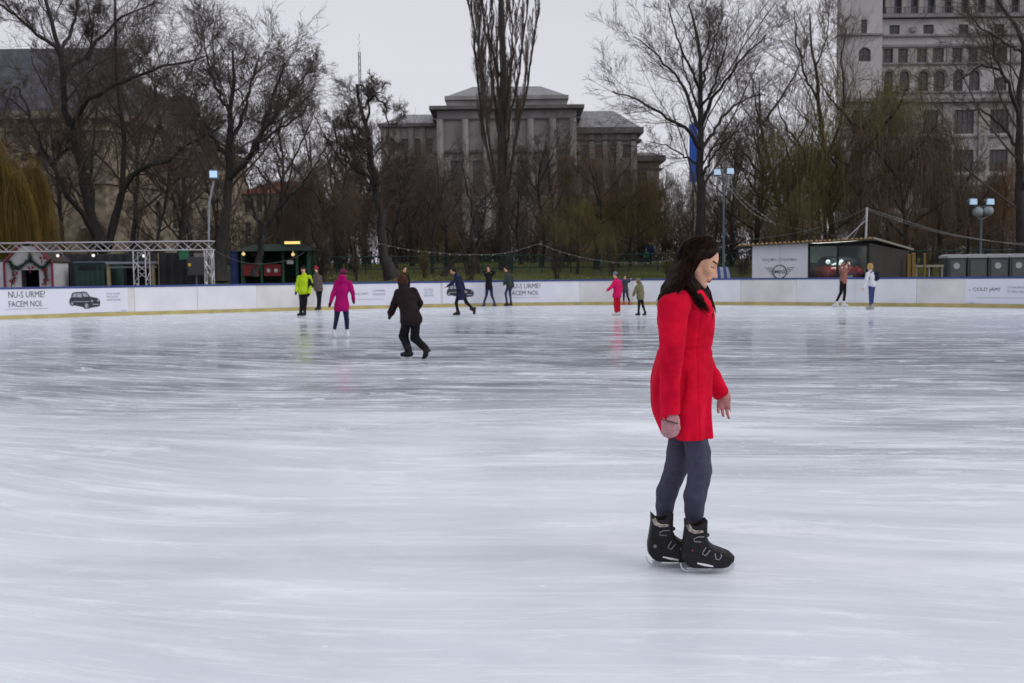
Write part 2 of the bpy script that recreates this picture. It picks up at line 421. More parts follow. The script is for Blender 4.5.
_px = np.array([proj((*board_point(s)[:2], 0.6))[0] if board_point(s)[1] > 3 else np.nan for s in _ps])
def s_at(px):
    ok = ~np.isnan(_px); return float(_ps[ok][np.argmin(np.abs(_px[ok] - px))])
def on_board(s, z, off):
    x, y, nx, ny = board_point(s); return (x + nx * off, y + ny * off, z)

# ground sheet
def build_ground():
    ys = np.concatenate([np.linspace(-60, 48, 8), np.arange(50, 84, 1.0), np.linspace(86, 170, 10), [260, 500, 1500, 3500]])
    xs = np.concatenate([[-3500, -900, -300], np.linspace(-140, 140, 57), [300, 900, 3500]])
    X, Y = np.meshgrid(xs, ys, indexing='ij'); Z = np.vectorize(gz)(X, Y)
    inside = (Y > 54) & (np.abs(X) < 140); Z = Z + inside * RNG.normal(0, 0.04, Z.shape)
    V = np.stack([X, Y, Z], -1).reshape(-1, 3); nI, nJ = X.shape
    id_ = np.arange(nI * nJ).reshape(nI, nJ)
    F = np.stack([id_[:-1, :-1], id_[1:, :-1], id_[1:, 1:], id_[:-1, 1:]], -1).reshape(-1, 4)
    m = bpy.data.materials.new('lawn_and_earth'); m.use_nodes = True; n = m.node_tree.nodes; l = m.node_tree.links.new
    t = n.new('ShaderNodeTexCoord'); a = n.new('ShaderNodeTexNoise'); a.inputs['Scale'].default_value = 0.25; a.inputs['Detail'].default_value = 5
    b = n.new('ShaderNodeTexNoise'); b.inputs['Scale'].default_value = 6; b.inputs['Detail'].default_value = 4
    l(t.outputs['Object'], a.inputs['Vector']); l(t.outputs['Object'], b.inputs['Vector'])
    r1 = n.new('ShaderNodeValToRGB'); r1.color_ramp.elements[0].position = 0.3; r1.color_ramp.elements[1].position = 0.62
    r1.color_ramp.elements[0].color = (0.060, 0.050, 0.032, 1); r1.color_ramp.elements[1].color = (0.105, 0.125, 0.030, 1)
    mxx = n.new('ShaderNodeMix'); mxx.data_type = 'RGBA'; mxx.blend_type = 'MULTIPLY'; mxx.inputs[0].default_value = 0.6
    l(a.outputs['Fac'], r1.inputs['Fac']); l(r1.outputs[0], mxx.inputs[6]); l(b.outputs['Fac'], mxx.inputs[7])
    l(mxx.outputs[2], n['Principled BSDF'].inputs['Base Color']); n['Principled BSDF'].inputs['Roughness'].default_value = 0.95
    struct('ground', np_mesh(V, F, m))
build_ground()
mb = MB(); pts = [(p[0], p[1]) for p in BP[::4]]
mb.add([(x, y, 0.012) for x, y in pts] , [tuple(range(len(pts)))[::-1]])
_ice = mb.build('ice_surface', ice_material()); tag(_ice, kind='structure')
# tarmac apron the stalls stand on
mb = MB(); inner = [(p[0], p[1]) for p in BP[::6]]
outer = []
for s in np.linspace(BS[0], BS[-1], len(inner)):
    x, y, nx, ny = board_point(s); outer.append((x - nx * 7.5, min(y - ny * 7.5, 53.5)))
nI = len(inner); inn = []
for s in np.linspace(BS[0], BS[-1], nI):
    x, y, nx, ny = board_point(s); inn.append((x - nx * 0.05, y - ny * 0.05))
mb.add([(x, y, 0.006) for x, y in inn] + [(x, y, 0.006) for x, y in outer], [(i, i + 1, nI + i + 1, nI + i) for i in range(nI - 1)])
tag(mb.build('pavement', M('wet_tarmac', (0.055, 0.055, 0.06), 0.45, 0.25, 1.5)), kind='structure')

# boards round the rink
W_PANEL = M('board_white', (0.75, 0.76, 0.80), 0.35, 0.07, 1.1, bump=0.05)
W_PANEL2 = M('board_warm_white', (0.70, 0.69, 0.685), 0.35, 0.10, 1.2, bump=0.05)
BLUE = M('rail_blue', (0.04, 0.065, 0.22), 0.4, 0.15, 2)
YEL = M('kick_yellow', (0.46, 0.39, 0.15), 0.5, 0.18, 2)
BANN = M('banner_vinyl', (0.74, 0.75, 0.84), 0.4, 0.02, 2)
INK = M('banner_ink', (0.045, 0.045, 0.055), 0.6, 0.1); INKG = M('banner_grey_ink', (0.25, 0.27, 0.34), 0.6, 0.1)
boards = empty('rink_barrier', (0, 45, 0), 'long curved white rink barrier with blue top rail and yellow kick strip', 'barrier')
def strip(s0, s1, z0, z1, o0, o1, step=0.5):
    """a closed bar that follows the boards"""
    n = max(1, int((s1 - s0) / step)); ss = np.linspace(s0, s1, n + 1); vs = []
    for s in ss: vs += [on_board(s, z0, o0), on_board(s, z0, o1), on_board(s, z1, o1), on_board(s, z1, o0)]
    fs = [(0, 1, 2, 3)[::-1], tuple(4 * n + i for i in range(4))]
    for i in range(n):
        a = 4 * i
        for k in range(4): fs.append((a + k, a + (k + 1) % 4, a + 4 + (k + 1) % 4, a + 4 + k))
    return vs, fs
H_B = 1.10
joints = list(np.arange(BS[0] + 0.2, BS[-1] - 2.4, 2.4))
for i, s in enumerate(joints):
    mb = MB(); mb.add(*strip(s + 0.004, s + 2.4 - 0.004, 0.15, H_B, -0.05, 0.0 + 0.006 * ((i * 7) % 3), 0.4))
    mb.build('panel', W_PANEL if (i * 5) % 3 else W_PANEL2, boards)
mb = MB(); mb.add(*strip(BS[0], BS[-1] - 0.1, H_B, H_B + 0.075, -0.09, 0.03)); mb.build('top_rail', BLUE, boards)
mb = MB(); mb.add(*strip(BS[0], BS[-1] - 0.1, 0.0, 0.148, -0.06, 0.024)); mb.build('kick_strip', YEL, boards)
mb = MB()
for s in joints: mb.add(*strip(s - 0.03, s + 0.03, 0.02, H_B - 0.01, -0.13, -0.052))
pass

def text_data(txt, size=1.0, bold=0.0):
    cu = bpy.data.curves.new('t', 'FONT'); cu.body = txt; cu.size = size; cu.resolution_u = 2; cu.offset = bold
    o = bpy.data.objects.new('t', cu); C.objects.link(o); dg = bpy.context.evaluated_depsgraph_get()
    me = bpy.data.meshes.new_from_object(o.evaluated_get(dg)); bpy.data.objects.remove(o); bpy.data.curves.remove(cu)
    V = np.array([v.co[:] for v in me.vertices]); F = [list(p.vertices) for p in me.polygons]; bpy.data.meshes.remove(me)
    return V, F
def fit_text(txt, u0, u1, v0, v1, bold=0.0):
    V, F = text_data(txt, 1.0, bold); lo = V.min(0); hi = V.max(0)
    V = V.copy(); V[:, 0] = u0 + (V[:, 0] - lo[0]) / (hi[0] - lo[0]) * (u1 - u0); V[:, 1] = v0 + (V[:, 1] - lo[1]) / (hi[1] - lo[1]) * (v1 - v0)
    return V[:, :2], F
def z_on_board(px, py):
    s = s_at(px); x, y, _, _ = board_point(s); return float(at(px, py, float(y))[2])
def wrap(name, V, F, off, mat, parent):
    mb = MB(); mb.add([on_board(u, v, off) for u, v in V], [f for f in F]); return mb.build(name, mat, parent)
def board_text(txt, px0, px1, py_top, py_bot, mat, parent, off=0.026, bold=0.0):
    V, F = fit_text(txt, s_at(px0), s_at(px1), z_on_board((px0 + px1) / 2, py_bot), z_on_board((px0 + px1) / 2, py_top), bold)
    return wrap('lettering', V, F, off, mat, parent)
def sheet(px0, px1, z0, z1, off=0.0185):
    mb = MB(); mb.add(*strip(s_at(px0), s_at(px1), z0, z1, off - 0.004, off)); return mb
CAR_BODY = [(0, .38), (.02, .60), (.06, .66), (.10, .92), (.16, .97), (.50, 1.0), (.58, .96), (.68, .70), (.90, .62), (.97, .52), (1.0, .36), (.98, .16), (.90, .10), (.84, .10), (.66, .04), (.60, .0), (.50, .0), (.44, .10), (.16, .22), (.10, .18), (.04, .22)]
CAR_WIN = [[(.10, .68), (.14, .90), (.24, .91), (.24, .68)], [(.26, .68), (.26, .91), (.40, .92), (.41, .67)], [(.46, .70), (.42, .93), (.55, .93), (.64, .70)]]
def car_picture(px0, px1, py_top, py_bot, parent):
    s0, s1 = s_at(px0), s_at(px1); z1, z0 = z_on_board(px0, py_top), z_on_board(px0, py_bot)
    f = lambda p: [(s0 + x * (s1 - s0), z0 + y * (z1 - z0)) for x, y in p]
    mb = MB(); mb.use(M('print_black', (0.03, 0.03, 0.04), 0.5, 0.1)); mb.add([on_board(u, v, 0.024) for u, v in f(CAR_BODY)], [tuple(range(len(CAR_BODY)))])
    mb.use(M('print_pale', (0.30, 0.32, 0.38), 0.5, 0.2, 3))
    def addp(p): mb.add([on_board(u, v, 0.028) for u, v in f(p)], [tuple(range(len(p)))])
    for w in CAR_WIN: addp(w)
    for cx, cy, r in ((.55, .17, .075), (.09, .33, .05)):
        addp([(cx + r * math.cos(a) * .8, cy + r * 2 * math.sin(a)) for a in np.linspace(0, 6.28, 13)[:-1]])
    addp([(.70, .40), (.70, .52), (.76, .50), (.76, .38)]); addp([(.90, .42), (.90, .54), (.95, .50), (.95, .40)]); addp([(.74, .22), (.74, .29), (.94, .27), (.94, .21)])
    addp([(.12, .42), (.12, .46), (.64, .44), (.64, .40)])
    mb.build('car_picture', None, parent)
def rule(px0, px1, py, parent, mat, th=0.012):
    s0, s1 = s_at(px0), s_at(px1); z = z_on_board((px0 + px1) / 2, py); mb = MB(); mb.add(*strip(s0, s1, z, z + th, 0.02, 0.024)); return mb.build('rule_line', mat, parent)

b1 = sheet(-34, 128, 0.17, H_B - 0.012).build('advert_banner', BANN, boards); b1['label'] = 'white advert banner with two lines of dark capitals and a black car'
board_text('NU-S URME?', 8, 45, 291.2, 297.6, INK, b1, bold=0.0012); board_text('FACEM NOI.', 8, 43, 300.8, 306.8, INK, b1, bold=0.0012)
rule(5, 48, 309, b1, INKG); car_picture(69.3, 100.8, 291.8, 309.3, b1)
for k, (a, t) in enumerate(((120, 'NOUL MODEL'), (118, 'VINO LA TEST'), (120, 'CALEA VICTORIEI'))): board_text(t, 107, a, 292.6 + 3.1 * k, 294.5 + 3.1 * k, INKG, b1)
board_text('AUTO', 120, 125, 309.8, 311.2, INKG, b1)
b2 = sheet(334, 440, 0.17, H_B - 0.012).build('advert_banner', BANN, boards); b2['label'] = 'white advert banner with small grey lettering'
board_text('COLD JAM?', 351, 368, 292.6, 295.6, INKG, b2, bold=0.0012)
for k in range(2): board_text(('CU DRUMURI RELE', 'TE DESCURCI NOI')[k], 373, 385, 289.6 + 3.6 * k, 291.6 + 3.6 * k, INKG, b2)
rule(356, 383, 299.4, b2, INKG)
for k in range(3): board_text(('NOUL MODEL', 'VINO LA TEST', 'ORAS MARE')[k], 424, 433, 288.6 + 3 * k, 290.5 + 3 * k, INKG, b2)
b3 = sheet(442, 556, 0.17, H_B - 0.012).build('advert_banner', BANN, boards); b3['label'] = 'white advert banner partly hidden behind three skaters'
car_picture(446.5, 473.5, 284.5, 298.5, b3)
board_text('NU-S URME?', 509, 541, 283.6, 288.4, INK, b3, bold=0.0012); board_text('FACEM NOI.', 509, 539, 290.6, 295.2, INK, b3, bold=0.0012); rule(509, 541, 297.6, b3, INKG)
b4 = sheet(966, 1075, 0.17, H_B - 0.012).build('advert_banner', BANN, boards); b4['label'] = 'white advert banner with one dark line of capitals on the right'
board_text('COLD JAM?', 973, 1001, 287.6, 292.0, INK, b4, bold=0.0012); board_text('-', 969, 971, 289.6, 290.4, INK, b4)
for k in range(2): board_text(('CU DRUMURI RELE', 'TE DESCURCI NOI')[k], 1007, 1032, 286.4 + 4.2 * k, 288.6 + 4.2 * k, INKG, b4)
rule(977, 1024, 298, b4, INKG); board_text('AUTO', 969, 975, 301.6, 303.2, INKG, b4)
# ------------------------------------------------------------------ buildings
STONE = M('grey_stone', (0.275, 0.262, 0.257), 0.9, 0.3, 0.35, bump=0.3, stretch=(1, 1, 0.5), bscale=3)
STONE_L = M('pale_stone', (0.33, 0.315, 0.30), 0.9, 0.15, 0.5, bump=0.2, bscale=3)
STONE_D = M('dark_cornice', (0.13, 0.125, 0.128), 0.9, 0.25, 0.8)  # cornice stone, darker than the walls
PLASTER = M('grey_plaster', (0.46, 0.44, 0.445), 0.9, 0.14, 0.25, bump=0.2, stretch=(1, 1, 0.5), bscale=2)
PLASTER_D = M('dull_plaster_band', (0.24, 0.225, 0.235), 0.9, 0.15, 0.6)
BEIGE = M('beige_masonry', (0.235, 0.195, 0.145), 0.9, 0.55, 1.3, bump=0.4, bscale=2)
SLATE = M('slate_roof', (0.045, 0.05, 0.065), 0.6, 0.3, 1.2, bump=0.5, bscale=5)
ZINC = M('zinc_roof', (0.22, 0.22, 0.235), 0.55, 0.15, 0.6, stretch=(3, 1, 1))
GLASS = M('window_glass', (0.045, 0.045, 0.052), 0.2, 0.3, 0.3, spec=0.6)
SASH = M('window_sash', (0.13, 0.12, 0.12), 0.7, 0.1)

def facade(mb, A, B, z0, z1, rects, depth=0.3, back=True):
    """wall from A to B (plan points, outer face on the right hand side walking A->B) with real openings"""
    A = np.array(A, float); B = np.array(B, float); Ln = np.linalg.norm(B - A); d = (B - A) / Ln; n = np.array((d[1], -d[0]))
    us = sorted({0.0, Ln} | {min(max(r[0], 0), Ln) for r in rects} | {min(max(r[1], 0), Ln) for r in rects})
    zs = sorted({z0, z1} | {r[2] for r in rects} | {r[3] for r in rects})
    P = lambda u, z, o=0.0: (A[0] + d[0] * u - n[0] * o, A[1] + d[1] * u - n[1] * o, z)
    for i in range(len(us) - 1):
        for j in range(len(zs) - 1):
            uc, zc = (us[i] + us[i + 1]) / 2, (zs[j] + zs[j + 1]) / 2
            if any(r[0] < uc < r[1] and r[2] < zc < r[3] for r in rects): continue
            mb.add([P(us[i], zs[j]), P(us[i + 1], zs[j]), P(us[i + 1], zs[j + 1]), P(us[i], zs[j + 1])], [(0, 1, 2, 3)])
    for u0, u1, a, b in [r[:4] for r in rects]:
        for q in (((u0, a), (u0, b)), ((u0, b), (u1, b)), ((u1, b), (u1, a)), ((u1, a), (u0, a))):
            mb.add([P(*q[0]), P(*q[1]), P(*q[1], depth), P(*q[0], depth)], [(0, 1, 2, 3)])
    return P, d, n
def window_part(P, r, parent, depth=0.3, arch=False, wall=None, bars=(2, 2), sill=True):
    u0, u1, a, b = r[:4]; mb = MB(); mb.use(GLASS)
    mb.add([P(u0, a, depth - .02), P(u1, a, depth - .02), P(u1, b, depth - .02), P(u0, b, depth - .02)], [(0, 1, 2, 3)])
    mb.use(SASH); w = 0.07
    def bar(ua, ub, za, zb): 
        f = [P(ua, za, depth - .1), P(ub, za, depth - .1), P(ub, zb, depth - .1), P(ua, zb, depth - .1)]; g = [P(ua, za, depth - .03), P(ub, za, depth - .03), P(ub, zb, depth - .03), P(ua, zb, depth - .03)]
        mb.add(f + g, [(0, 1, 2, 3), (0, 4, 5, 1), (1, 5, 6, 2), (2, 6, 7, 3), (3, 7, 4, 0)])
    for i in range(bars[0] + 1): c = u0 + (u1 - u0) * i / bars[0]; bar(max(u0, c - w), min(u1, c + w), a, b)
    for j in range(bars[1] + 1): c = a + (b - a) * j / bars[1]; bar(u0, u1, max(a, c - w), min(b, c + w))
    if arch:   # solid corners that turn the square head into a round one
        mb.use(wall); rr = (u1 - u0) / 2; uc = (u0 + u1) / 2; zc = b - rr
        for sgn in (-1, 1):
            an = np.linspace(0, math.pi / 2, 7); arc = [(uc + sgn * rr * math.cos(t), zc + rr * math.sin(t)) for t in an]
            poly = [(uc + sgn * rr, b + 0.0)] + arc[::1]
            V = [P(u, z, 0.03) for u, z in poly]; mb.add(V, [(0, i, i + 1) if sgn < 0 else (0, i + 1, i) for i in range(1, len(V) - 1)])
    if sill:
        mb.use(STONE_L); f = [(-.12, .0), (.12, .0)]
        q0, q1 = u0 - .12, u1 + .12
        vs = [P(q0, a - .2, .02), P(q1, a - .2, .02), P(q1, a - .2, -.15), P(q0, a - .2, -.15), P(q0, a - .03, .02), P(q1, a - .03, .02), P(q1, a - .03, -.15), P(q0, a - .03, -.15)]
        mb.add(vs, [(3, 2, 1, 0), (4, 5, 6, 7), (3, 7, 6, 2), (0, 3, 7, 4)[::-1], (1, 2, 6, 5)])
    return mb.build('window', None, parent)
def band(mb, A, B, za, zb, out, ext=0.0, back=0.3):
    """cornice or string course along a facade, standing out by `out`"""
    A = np.array(A, float); B = np.array(B, float); d = (B - A) / np.linalg.norm(B - A); n = np.array((d[1], -d[0]))
    A = A - d * ext; B = B + d * ext
    c = [A + n * out, B + n * out, B - n * back, A - n * back]
    vs = [(p[0], p[1], za) for p in c] + [(p[0], p[1], zb) for p in c]
    return mb.add(vs, [(3, 2, 1, 0), (4, 5, 6, 7), (0, 1, 5, 4), (1, 2, 6, 5), (2, 3, 7, 6), (3, 0, 4, 7)])
def zpx(px, py, Y): return float(at(px, py, Y)[2])
def xpx(px, Y, py=150): return float(at(px, py, Y)[0])

# --- tall apartment building on the right, 115 m away
def right_building():
    Y = 115.0; b = empty('apartment_building', (55, Y, 2.5), 'tall grey apartment building with arched windows and roof terrace behind the right trees', 'building')
    X = lambda px: xpx(px, Y, 80); Z = lambda py: zpx(940, py, Y)
    x0, x1 = X(879), X(1075); xl = X(838)
    def rects_from(A, rows):
        out = []
        for pxs, (pa, pb), arch, bars in rows:
            for a, c in pxs: out.append((X(a) - A, X(c) - A, Z(pb), Z(pa), arch, bars))
        return out
    rep = [(884, 893), (899.5, 909.6), (918, 928.7), (933.8, 945), (953, 963), (969, 980), (994, 1007), (1022, 1036), (1046, 1060)]
    big = [(889, 905), (923.5, 939), (955, 975), (991, 1010), (1026, 1044)]
    rows = [([(888.7, 899), (922.5, 932.8), (957.8, 967.6), (993, 1003.5), (1025, 1036)], (24.6, 33.8), False, (2, 1)),
            ([(881.8, 892.8), (897.5, 907.8), (916.4, 926.6), (931.8, 943.6), (952, 962), (967, 977.5), (997, 1007), (1024, 1036)], (48, 62.5), False, (2, 2)),
            (rep[:6], (70.7, 91), True, (2, 2)), (rep[6:], (78, 91), False, (2, 2)),
            (big, (110, 134), False, (4, 2)), (big, (150, 172), False, (4, 2)), (big, (186, 208), False, (4, 2)), (big, (222, 246), False, (4, 2))]
    mb = MB(); mb.use(PLASTER); R = rects_from(x0, rows)
    P, d, n = facade(mb, (x0, Y), (x1, Y), 2.0, Z(16), R)
    # left stair tower, 0.8 m forward
    rows2 = [([(858, 864)], (20.5, 34), False, (1, 3)), ([(856, 868)], (48, 62), True, (2, 2)), ([(850, 862)], (110, 134), False, (2, 2)), ([(850, 862)], (150, 172), False, (2, 2)), ([(850, 862)], (186, 208), False, (2, 2))]
    R2 = rects_from(xl, rows2)
    P2, _, _ = facade(mb, (xl, Y - 0.8), (x0, Y - 0.8), 2.0, Z(-40), R2)
    mb.add([(x0, Y - .8, 2), (x0, Y + .1, 2), (x0, Y + .1, Z(-40)), (x0, Y - .8, Z(-40))], [(0, 1, 2, 3)])
    # side wall going back, roof slab
    P3, _, _ = facade(mb, (xl * 1.13, Y + 15), (xl, Y - 0.8), 2.0, Z(-40), R3 := [(2.0 + 4 * i, 3.2 + 4 * i, Z(py), Z(py - 13)) for i in range(3) for py in (62, 91, 134)])
    mb.prism([(xl, Y - .8), (x0, Y - .8), (x0, Y + 15), (xl * 1.13, Y + 15)], Z(-40), Z(-42))
    mb.prism([(x0, Y), (x1, Y), (x1, Y + 15), (x0, Y + 15)], Z(16) - .3, Z(16) - .01)
    mb.add([(x1, Y, 2), (x1, Y + 15, 2), (x1, Y + 15, Z(16)), (x1, Y, Z(16))], [(0, 1, 2, 3)])
    mb.add([(x0, Y + 15, 2), (xl * 1.13, Y + 15, 2), (xl * 1.13, Y + 15, Z(-40)), (x0, Y + 15, Z(-40))], [(3, 2, 1, 0)])
    mb.build('wall', None, b)
    for r in R: window_part(P, r, b, arch=r[4], wall=PLASTER, bars=r[5], sill=False)
    for r in R2: window_part(P2, r, b, arch=r[4], wall=PLASTER, bars=r[5], sill=False)
    for r in R3: window_part(P3, r, b, sill=False)
    mb = MB(); mb.use(PLASTER_D)
    for ya, yb, o in ((14.6, 18, .55), (34.8, 36.6, .3), (44.5, 47, .25), (62.8, 64.6, .3), (91.6, 93.4, .3), (99.5, 103, .8), (136, 138, .25), (176, 178, .25), (212, 214, .25)):
        band(mb, (x0, Y), (x1, Y), Z(yb), Z(ya), o)
    for ya, yb, o in ((34.8, 36.6, .3), (99.5, 103, .8), (136, 138, .25)):
        band(mb, (xl, Y - .8), (x0, Y - .8), Z(yb), Z(ya), o)
    mb.use(STONE_L)
    for k, (a, c) in enumerate(rep[:6]):     # round hoods over the arched windows
        uc = (X(a) + X(c)) / 2; rr = (X(c) - X(a)) / 2 + .22; zc = Z(70.7) - (X(c) - X(a)) / 2
        mb.tube([(uc + rr * math.cos(t), Y - .05, zc + rr * math.sin(t)) for t in np.linspace(0, math.pi, 13)], .13, 5)
    for px in (880, 895, 912, 929.5, 948.5, 965, 983, 1013, 1040):   # flat pilasters between windows of rows two to three
        mb.bb(X(px) - .28, X(px) + .28, Y - .1, Y + .1, Z(62.6), Z(48))
    for px in (880, 913, 947, 983, 1018, 1050): mb.bb(X(px) - .5, X(px) + .5, Y - .35, Y + .1, Z(212), Z(103.2))
    mb.build('cornice', None, b)
    # set back top storey with terrace
    mb = MB(); mb.use(PLASTER); yt = Y + 2.6
    mb.bb(x0, x1, yt, yt + 10, Z(16), Z(-28)); mb.bb(x0 - .2, x1 + .4, yt - 1.4, yt + 11, Z(-28), Z(-31)); mb.use(STONE_L)
    for px in np.arange(892, 1075, 17): mb.bb(X(px) - .25, X(px) + .25, yt - .9, yt - .5, Z(16), Z(-28))
    mb.build('top_storey', None, b)
    mb = MB(); mb.use(GLASS)
    for px in np.arange(884, 1064, 17): mb.bb(X(px + 1), X(px + 13), yt - .05, yt + .02, Z(14), Z(-20))
    mb.build('terrace_glazing', None, b)
    mb = MB(); mb.use(SASH); mb.bb(x0, x1, Y - .25, Y - .19, Z(7.5), Z(7.0)); mb.bb(x0, x1, Y - .24, Y - .2, Z(13.9), Z(13.4))
    for px in np.arange(880, 1074, 2.4): mb.bar((X(px), Y - .22, Z(14.6)), (X(px), Y - .22, Z(7.2)), .025, 4)
    for px in np.arange(884, 1070, 9.5): mb.bar((X(px), Y - .22, Z(14.6)), (X(px), Y - .22, Z(7)), .06, 4)
    mb.build('terrace_railing', None, b)
    mb = MB(); mb.use(STONE_L); mb.bb(X(909), X(914.5), Y - .45, Y - .02, Z(32), Z(27)); mb.use(SASH); mb.tube([(X(911.8) + .2 * math.cos(t), Y - .46, Z(29.5) + .2 * math.sin(t)) for t in np.linspace(0, 6.28, 12)], .03, 4)
    mb.build('air_conditioner', None, b)
right_building()

# --- neoclassical palace in the middle, 140 m away
def palace():
    Y = 140.0; b = empty('palace', (0, Y, 2.5), 'long grey neoclassical stone palace with stepped attic behind the poplar', 'building')
    X = lambda px: xpx(px, Y, 180); Z = lambda py: zpx(510, py, Y)
    mb = MB(); mb.use(STONE); wins = []
    def block(pa, pb, yy, ptop, wl, rows, bars=(2, 3), arch=False, depth_=16, ret=6):
        a, c = X(pa), X(pb); R = []
        for p0, p1 in wl:
            for ya, yb in rows: R.append((X(p0) - a, X(p1) - a, Z(yb), Z(ya)))
        P, _, _ = facade(mb, (a, yy), (c, yy), 1.5, Z(ptop), R, depth=.45)
        mb.add([(c, yy, 1.5), (c, yy + ret, 1.5), (c, yy + ret, Z(ptop)), (c, yy, Z(ptop))], [(0, 1, 2, 3)])
        mb.add([(a, yy, 1.5), (a, yy + ret, 1.5), (a, yy + ret, Z(ptop)), (a, yy, Z(ptop))], [(3, 2, 1, 0)])
        for r in R: wins.append((P, r, bars, arch))
    block(438, 577, Y, 110, [(p, p + 11) for p in (451, 473, 495, 517, 539, 558)], [(160, 196), (212, 238)])
    block(378, 438, Y + 4, 122, [(p, p + 8) for p in (385, 399, 413, 425)], [(134, 150), (165, 192), (210, 235)])
    block(577, 641, Y + 4, 131, [(p, p + 8) for p in (584, 598, 612, 626)], [(142, 156), (168, 192), (210, 235)])
    block(641, 669, Y + 9, 157, [(643.5, 648.5), (650.5, 655.5)], [(167, 183), (199, 219)])
    mb.build('wall', None, b)
    for P, r, bars, ar in wins: window_part(P, r, b, depth=.45, bars=bars, sill=True)
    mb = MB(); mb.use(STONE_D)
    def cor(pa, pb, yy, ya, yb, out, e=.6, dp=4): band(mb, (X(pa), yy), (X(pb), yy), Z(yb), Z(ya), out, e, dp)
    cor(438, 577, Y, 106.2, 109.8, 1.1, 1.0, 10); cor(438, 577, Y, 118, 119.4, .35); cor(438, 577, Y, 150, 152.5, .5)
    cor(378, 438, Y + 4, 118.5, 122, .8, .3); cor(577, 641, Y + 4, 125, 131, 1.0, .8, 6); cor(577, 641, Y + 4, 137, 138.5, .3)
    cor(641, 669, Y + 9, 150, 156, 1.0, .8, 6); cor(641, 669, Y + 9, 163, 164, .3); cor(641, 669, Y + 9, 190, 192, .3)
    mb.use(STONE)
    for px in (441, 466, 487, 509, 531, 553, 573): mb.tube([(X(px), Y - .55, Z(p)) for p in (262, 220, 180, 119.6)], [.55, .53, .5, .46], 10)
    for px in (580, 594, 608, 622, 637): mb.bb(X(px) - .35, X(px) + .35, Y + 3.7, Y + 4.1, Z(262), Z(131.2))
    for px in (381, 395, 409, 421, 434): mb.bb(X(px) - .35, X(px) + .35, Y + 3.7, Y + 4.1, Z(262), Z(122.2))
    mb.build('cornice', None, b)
    mb = MB(); mb.use(STONE)
    mb.bb(X(447), X(568), Y + 1, Y + 14, Z(106.3), Z(98.5)); mb.bb(X(445.5), X(569.5), Y + .6, Y + 14.4, Z(98.4), Z(94.5))
    mb.use(ZINC)
    def hip(xa, xb, ya, yb, z0, ins, z1):
        mb.add([(xa, ya, z0), (xb, ya, z0), (xb, yb, z0), (xa, yb, z0), (xa + ins, ya + min(ins, (yb - ya) * .45), z1), (xb - ins, ya + min(ins, (yb - ya) * .45), z1), (xb - ins, yb - min(ins, (yb - ya) * .45), z1), (xa + ins, yb - min(ins, (yb - ya) * .45), z1)],
               [(0, 1, 5, 4), (1, 2, 6, 5), (2, 3, 7, 6), (3, 0, 4, 7), (4, 5, 6, 7)])
    hip(X(447), X(568), Y + 1, Y + 14, Z(94.4), 3.6, zpx(510, 86.5, Y + 4.6))
    hip(X(378), X(462), Y + 3.4, Y + 13, Z(118.4), 3.2, Z(106)); hip(X(550), X(643), Y + 3, Y + 14, Z(124.9), 3.4, Z(104.5)); hip(X(640), X(671), Y + 8.2, Y + 16, Z(149.9), 1.4, Z(145.5))
    mb.build('roof', None, b)
    # steps on the base
    mb = MB(); mb.use(STONE_L)
    for k in range(5): mb.bb(X(470) - k * .3, X(545) + k * .3, Y - 2.2 - k * .4, Y - .02, 2.0 + .0, 3.6 - k * .3)
    mb.build('stairs', None, b)
palace()

